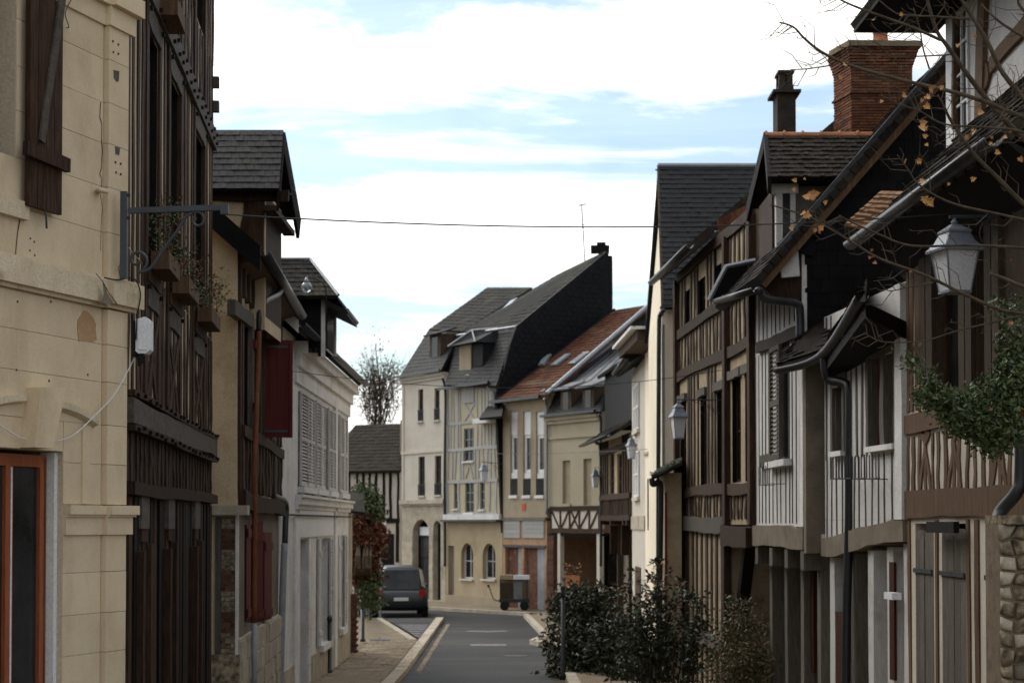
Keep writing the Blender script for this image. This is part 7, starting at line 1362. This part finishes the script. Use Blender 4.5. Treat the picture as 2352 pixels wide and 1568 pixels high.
# ================================================================ cars at the bend
def car(label, loc, rot, pm, Lc=4.3, Wc=1.86, Hc=1.72):
    t = thing('parked_car', label, 'car', loc); loc = Vector(loc); ca, sa_ = math.cos(rot), math.sin(rot)
    def T(x, y, z): return loc+Vector((x*ca-y*sa_, x*sa_+y*ca, z))
    h = Wc/2; hl = Lc/2
    def loft(name, sts, m, nseg=20, pw=.28):
        vs = []; fs = []
        for y, hw, z0, z1 in sts:
            for k in range(nseg):
                a = 2*math.pi*k/nseg; cx, cz = math.cos(a), math.sin(a); vs.append(T(hw*math.copysign(abs(cx)**pw, cx), y, (z0+z1)/2+(z1-z0)/2*math.copysign(abs(cz)**(pw*1.5), cz)))
        for i in range(len(sts)-1):
            for k in range(nseg): fs.append((i*nseg+k, i*nseg+(k+1) % nseg, (i+1)*nseg+(k+1) % nseg, (i+1)*nseg+k))
        fs += [tuple(range(nseg-1, -1, -1)), tuple((len(sts)-1)*nseg+k for k in range(nseg))]
        return mesh(name, vs, fs, m, t, True)
    body = loft('body', [(-hl, h*.8, .42, .82), (-hl+.08, h*.93, .3, .98), (-hl+.5, h, .24, 1.03), (0, h, .22, 1.02), (hl-1.2, h, .24, 1.0), (hl-.5, h*.97, .28, .94), (hl-.1, h*.88, .34, .8), (hl, h*.75, .42, .7)], pm)
    cab = [(-hl+.12, .80, .9), (-hl+.45, .70, Hc-.06), (-.2, .72, Hc), (.55, .70, Hc-.04), (1.25, .82, 1.0)]
    loft('cabin', [(y, h*w_, .85, z) for y, w_, z in cab], pm, 20, .35)
    for sg in (-1, 1):
        mb = MB(); q = [T(sg*h*.955, -1.55, 1.04), T(sg*h*.955, .95, 1.04), T(sg*h*.80, .45, Hc-.14), T(sg*h*.80, -1.5, Hc-.16)]; MB().prism(q, T(sg*.012, 0, 0)-loc).build('side_window', 'glass', t)
        MB().tube([T(sg*h*.98, .75, 1.05), T(sg*(h+.12), .72, 1.08), T(sg*(h+.16), .7, 1.1)], [.03, .07, .06], 8).build('wing_mirror', pm, t, True)
        for yy in (-hl+.8, hl-.82):
            wh = MB().tube([T(sg*(h-.2), yy, .33), T(sg*(h+.01), yy, .33)], .33, 20).build('wheel', 'rubber', t); MB().tube([T(sg*(h+.008), yy, .33), T(sg*(h+.02), yy, .33)], .2, 16).build('rim', 'zinc', wh)
        MB().prism([T(sg*h*.62, -hl-.005, .78), T(sg*h*.9, -hl+.06, .78), T(sg*h*.88, -hl+.08, 1.02), T(sg*h*.66, -hl+.04, 1.02)], T(0, -.03, 0)-loc).build('tail_light', 'lampr', t)
        MB().prism([T(sg*h*.48, hl-.02, .68), T(sg*h*.82, hl-.1, .7), T(sg*h*.84, hl-.16, .82), T(sg*h*.5, hl-.08, .8)], T(0, .03, 0)-loc).build('headlight', 'lampw', t)
    MB().prism([T(-h*.66, -hl+.16, 1.02), T(h*.66, -hl+.16, 1.02), T(h*.58, -hl+.40, Hc-.16), T(-h*.58, -hl+.40, Hc-.16)], T(0, -.04, .01)-loc).build('rear_window', 'glass', t)
    MB().prism([T(-h*.72, 1.2, 1.02), T(h*.72, 1.2, 1.02), T(h*.62, .66, Hc-.12), T(-h*.62, .66, Hc-.12)], T(0, .05, .03)-loc).build('windscreen', 'glass', t)
    MB().prism([T(-.26, -hl-.01, .62), T(.26, -hl-.01, .62), T(.26, -hl-.01, .74), T(-.26, -hl-.01, .74)], T(0, -.02, 0)-loc).build('number_plate', 'signwhite', t)
    return t
car('dark car parked tail-on at the bend behind the striped parking bay', (*col(914, 64.2), .005), .12, 'car', Wc=1.98, Hc=1.86)
# ================================================================ small things by the garage doors
p0 = Vector((*col(1180, 66.0), .1)); t = thing('hand_cart', 'small dark cart with a pale panel and white slab top by the garage doors', 'cart', tuple(p0))
def cb_(n, m, x0, x1, y0, y1, z0, z1): return MB().box(p0.x+x0, p0.x+x1, p0.y+y0, p0.y+y1, p0.z+z0, p0.z+z1).build(n, m, t)
cb_('bed', 'iron_black', -.55, .6, -.3, .3, .3, .42); cb_('panel', 'zinc_roof', .0, .32, -.3, -.26, .43, 1.1); cb_('side_panel', 'wood_brown', -.5, -.02, -.29, -.25, .43, 1.05); cb_('back_panel', 'daub', -.5, .55, .22, .26, .43, 1.15); cb_('slab', 'plastic', -.02, .6, -.34, .3, 1.17, 1.32); cb_('crate', 'daub', -.52, -.05, -.3, .28, 1.17, 1.34)
for x in (-.5, .5):
    for y in (-.28, .28): cb_('upright', 'iron_black', x-.03, x+.03, y-.03, y+.03, .42, 1.16)
for x in (-.35, .4):
    for y in (-.34, .34): MB().tube([p0+Vector((x, y-.03, .17)), p0+Vector((x, y+.03, .17))], .17, 14).build('wheel', 'rubber', t)
MB().tube(sm([p0+Vector((-.5, -.2, .36)), p0+Vector((-.75, -.2, .42)), p0+Vector((-.9, -.2, .8)), p0+Vector((-.96, -.2, .92))], 4), .022, 6).build('push_bar', 'iron', t, True); MB().tube([p0+Vector((-.96, -.32, .92)), p0+Vector((-.96, -.08, .92))], .05, 8).build('grip', 'iron_black', t)
# traffic sign by the creeper
p0 = Vector((*col(874, 60), .12)); t = thing('traffic_sign', 'square white traffic sign with red ring beside the creeper', 'sign', tuple(p0)); z0 = P(874, 1211, 60).z
MB().tube([p0, Vector((p0.x, p0.y, z0+.25))], .03, 8).build('post', 'zinc', t); MB().box(p0.x-.2, p0.x+.2, p0.y-.06, p0.y-.04, z0-.22, z0+.22).build('plate', 'signwhite', t)
for r, m_, dy in ((.165, 'signred', .064), (.115, 'signblue', .068)): MB().tube([(p0.x, p0.y-.055, z0), (p0.x, p0.y-dy, z0)], r, 24).build('ring' if r > .15 else 'disc', m_, t)
# fallen leaves along the left kerb and at the foot of the creeper
mb = MB()
for i in range(420):
    x, y = (random.uniform(-4.3, -2.0), random.uniform(37, 50)) if i % 3 else (-2.3+random.gauss(0, .25), random.uniform(38, 58)); z = (.128 if x < -2.64 else .135) if x < -2.36 else .008; s_ = random.uniform(.03, .07); a = random.random()*6.28
    mb.add([(x, y, z), (x+s_*math.cos(a), y+s_*math.sin(a), z+.01), (x+s_*1.3*math.cos(a+.6), y+s_*1.3*math.sin(a+.6), z+.004), (x+s_*math.cos(a+1.3), y+s_*math.sin(a+1.3), z+.012)], [(0, 1, 2, 3)])
tag(mb.build('leaf_litter', 'lf_dull', None, kind='stuff'), 'fallen autumn leaves scattered on the left pavement and kerb', 'leaves')
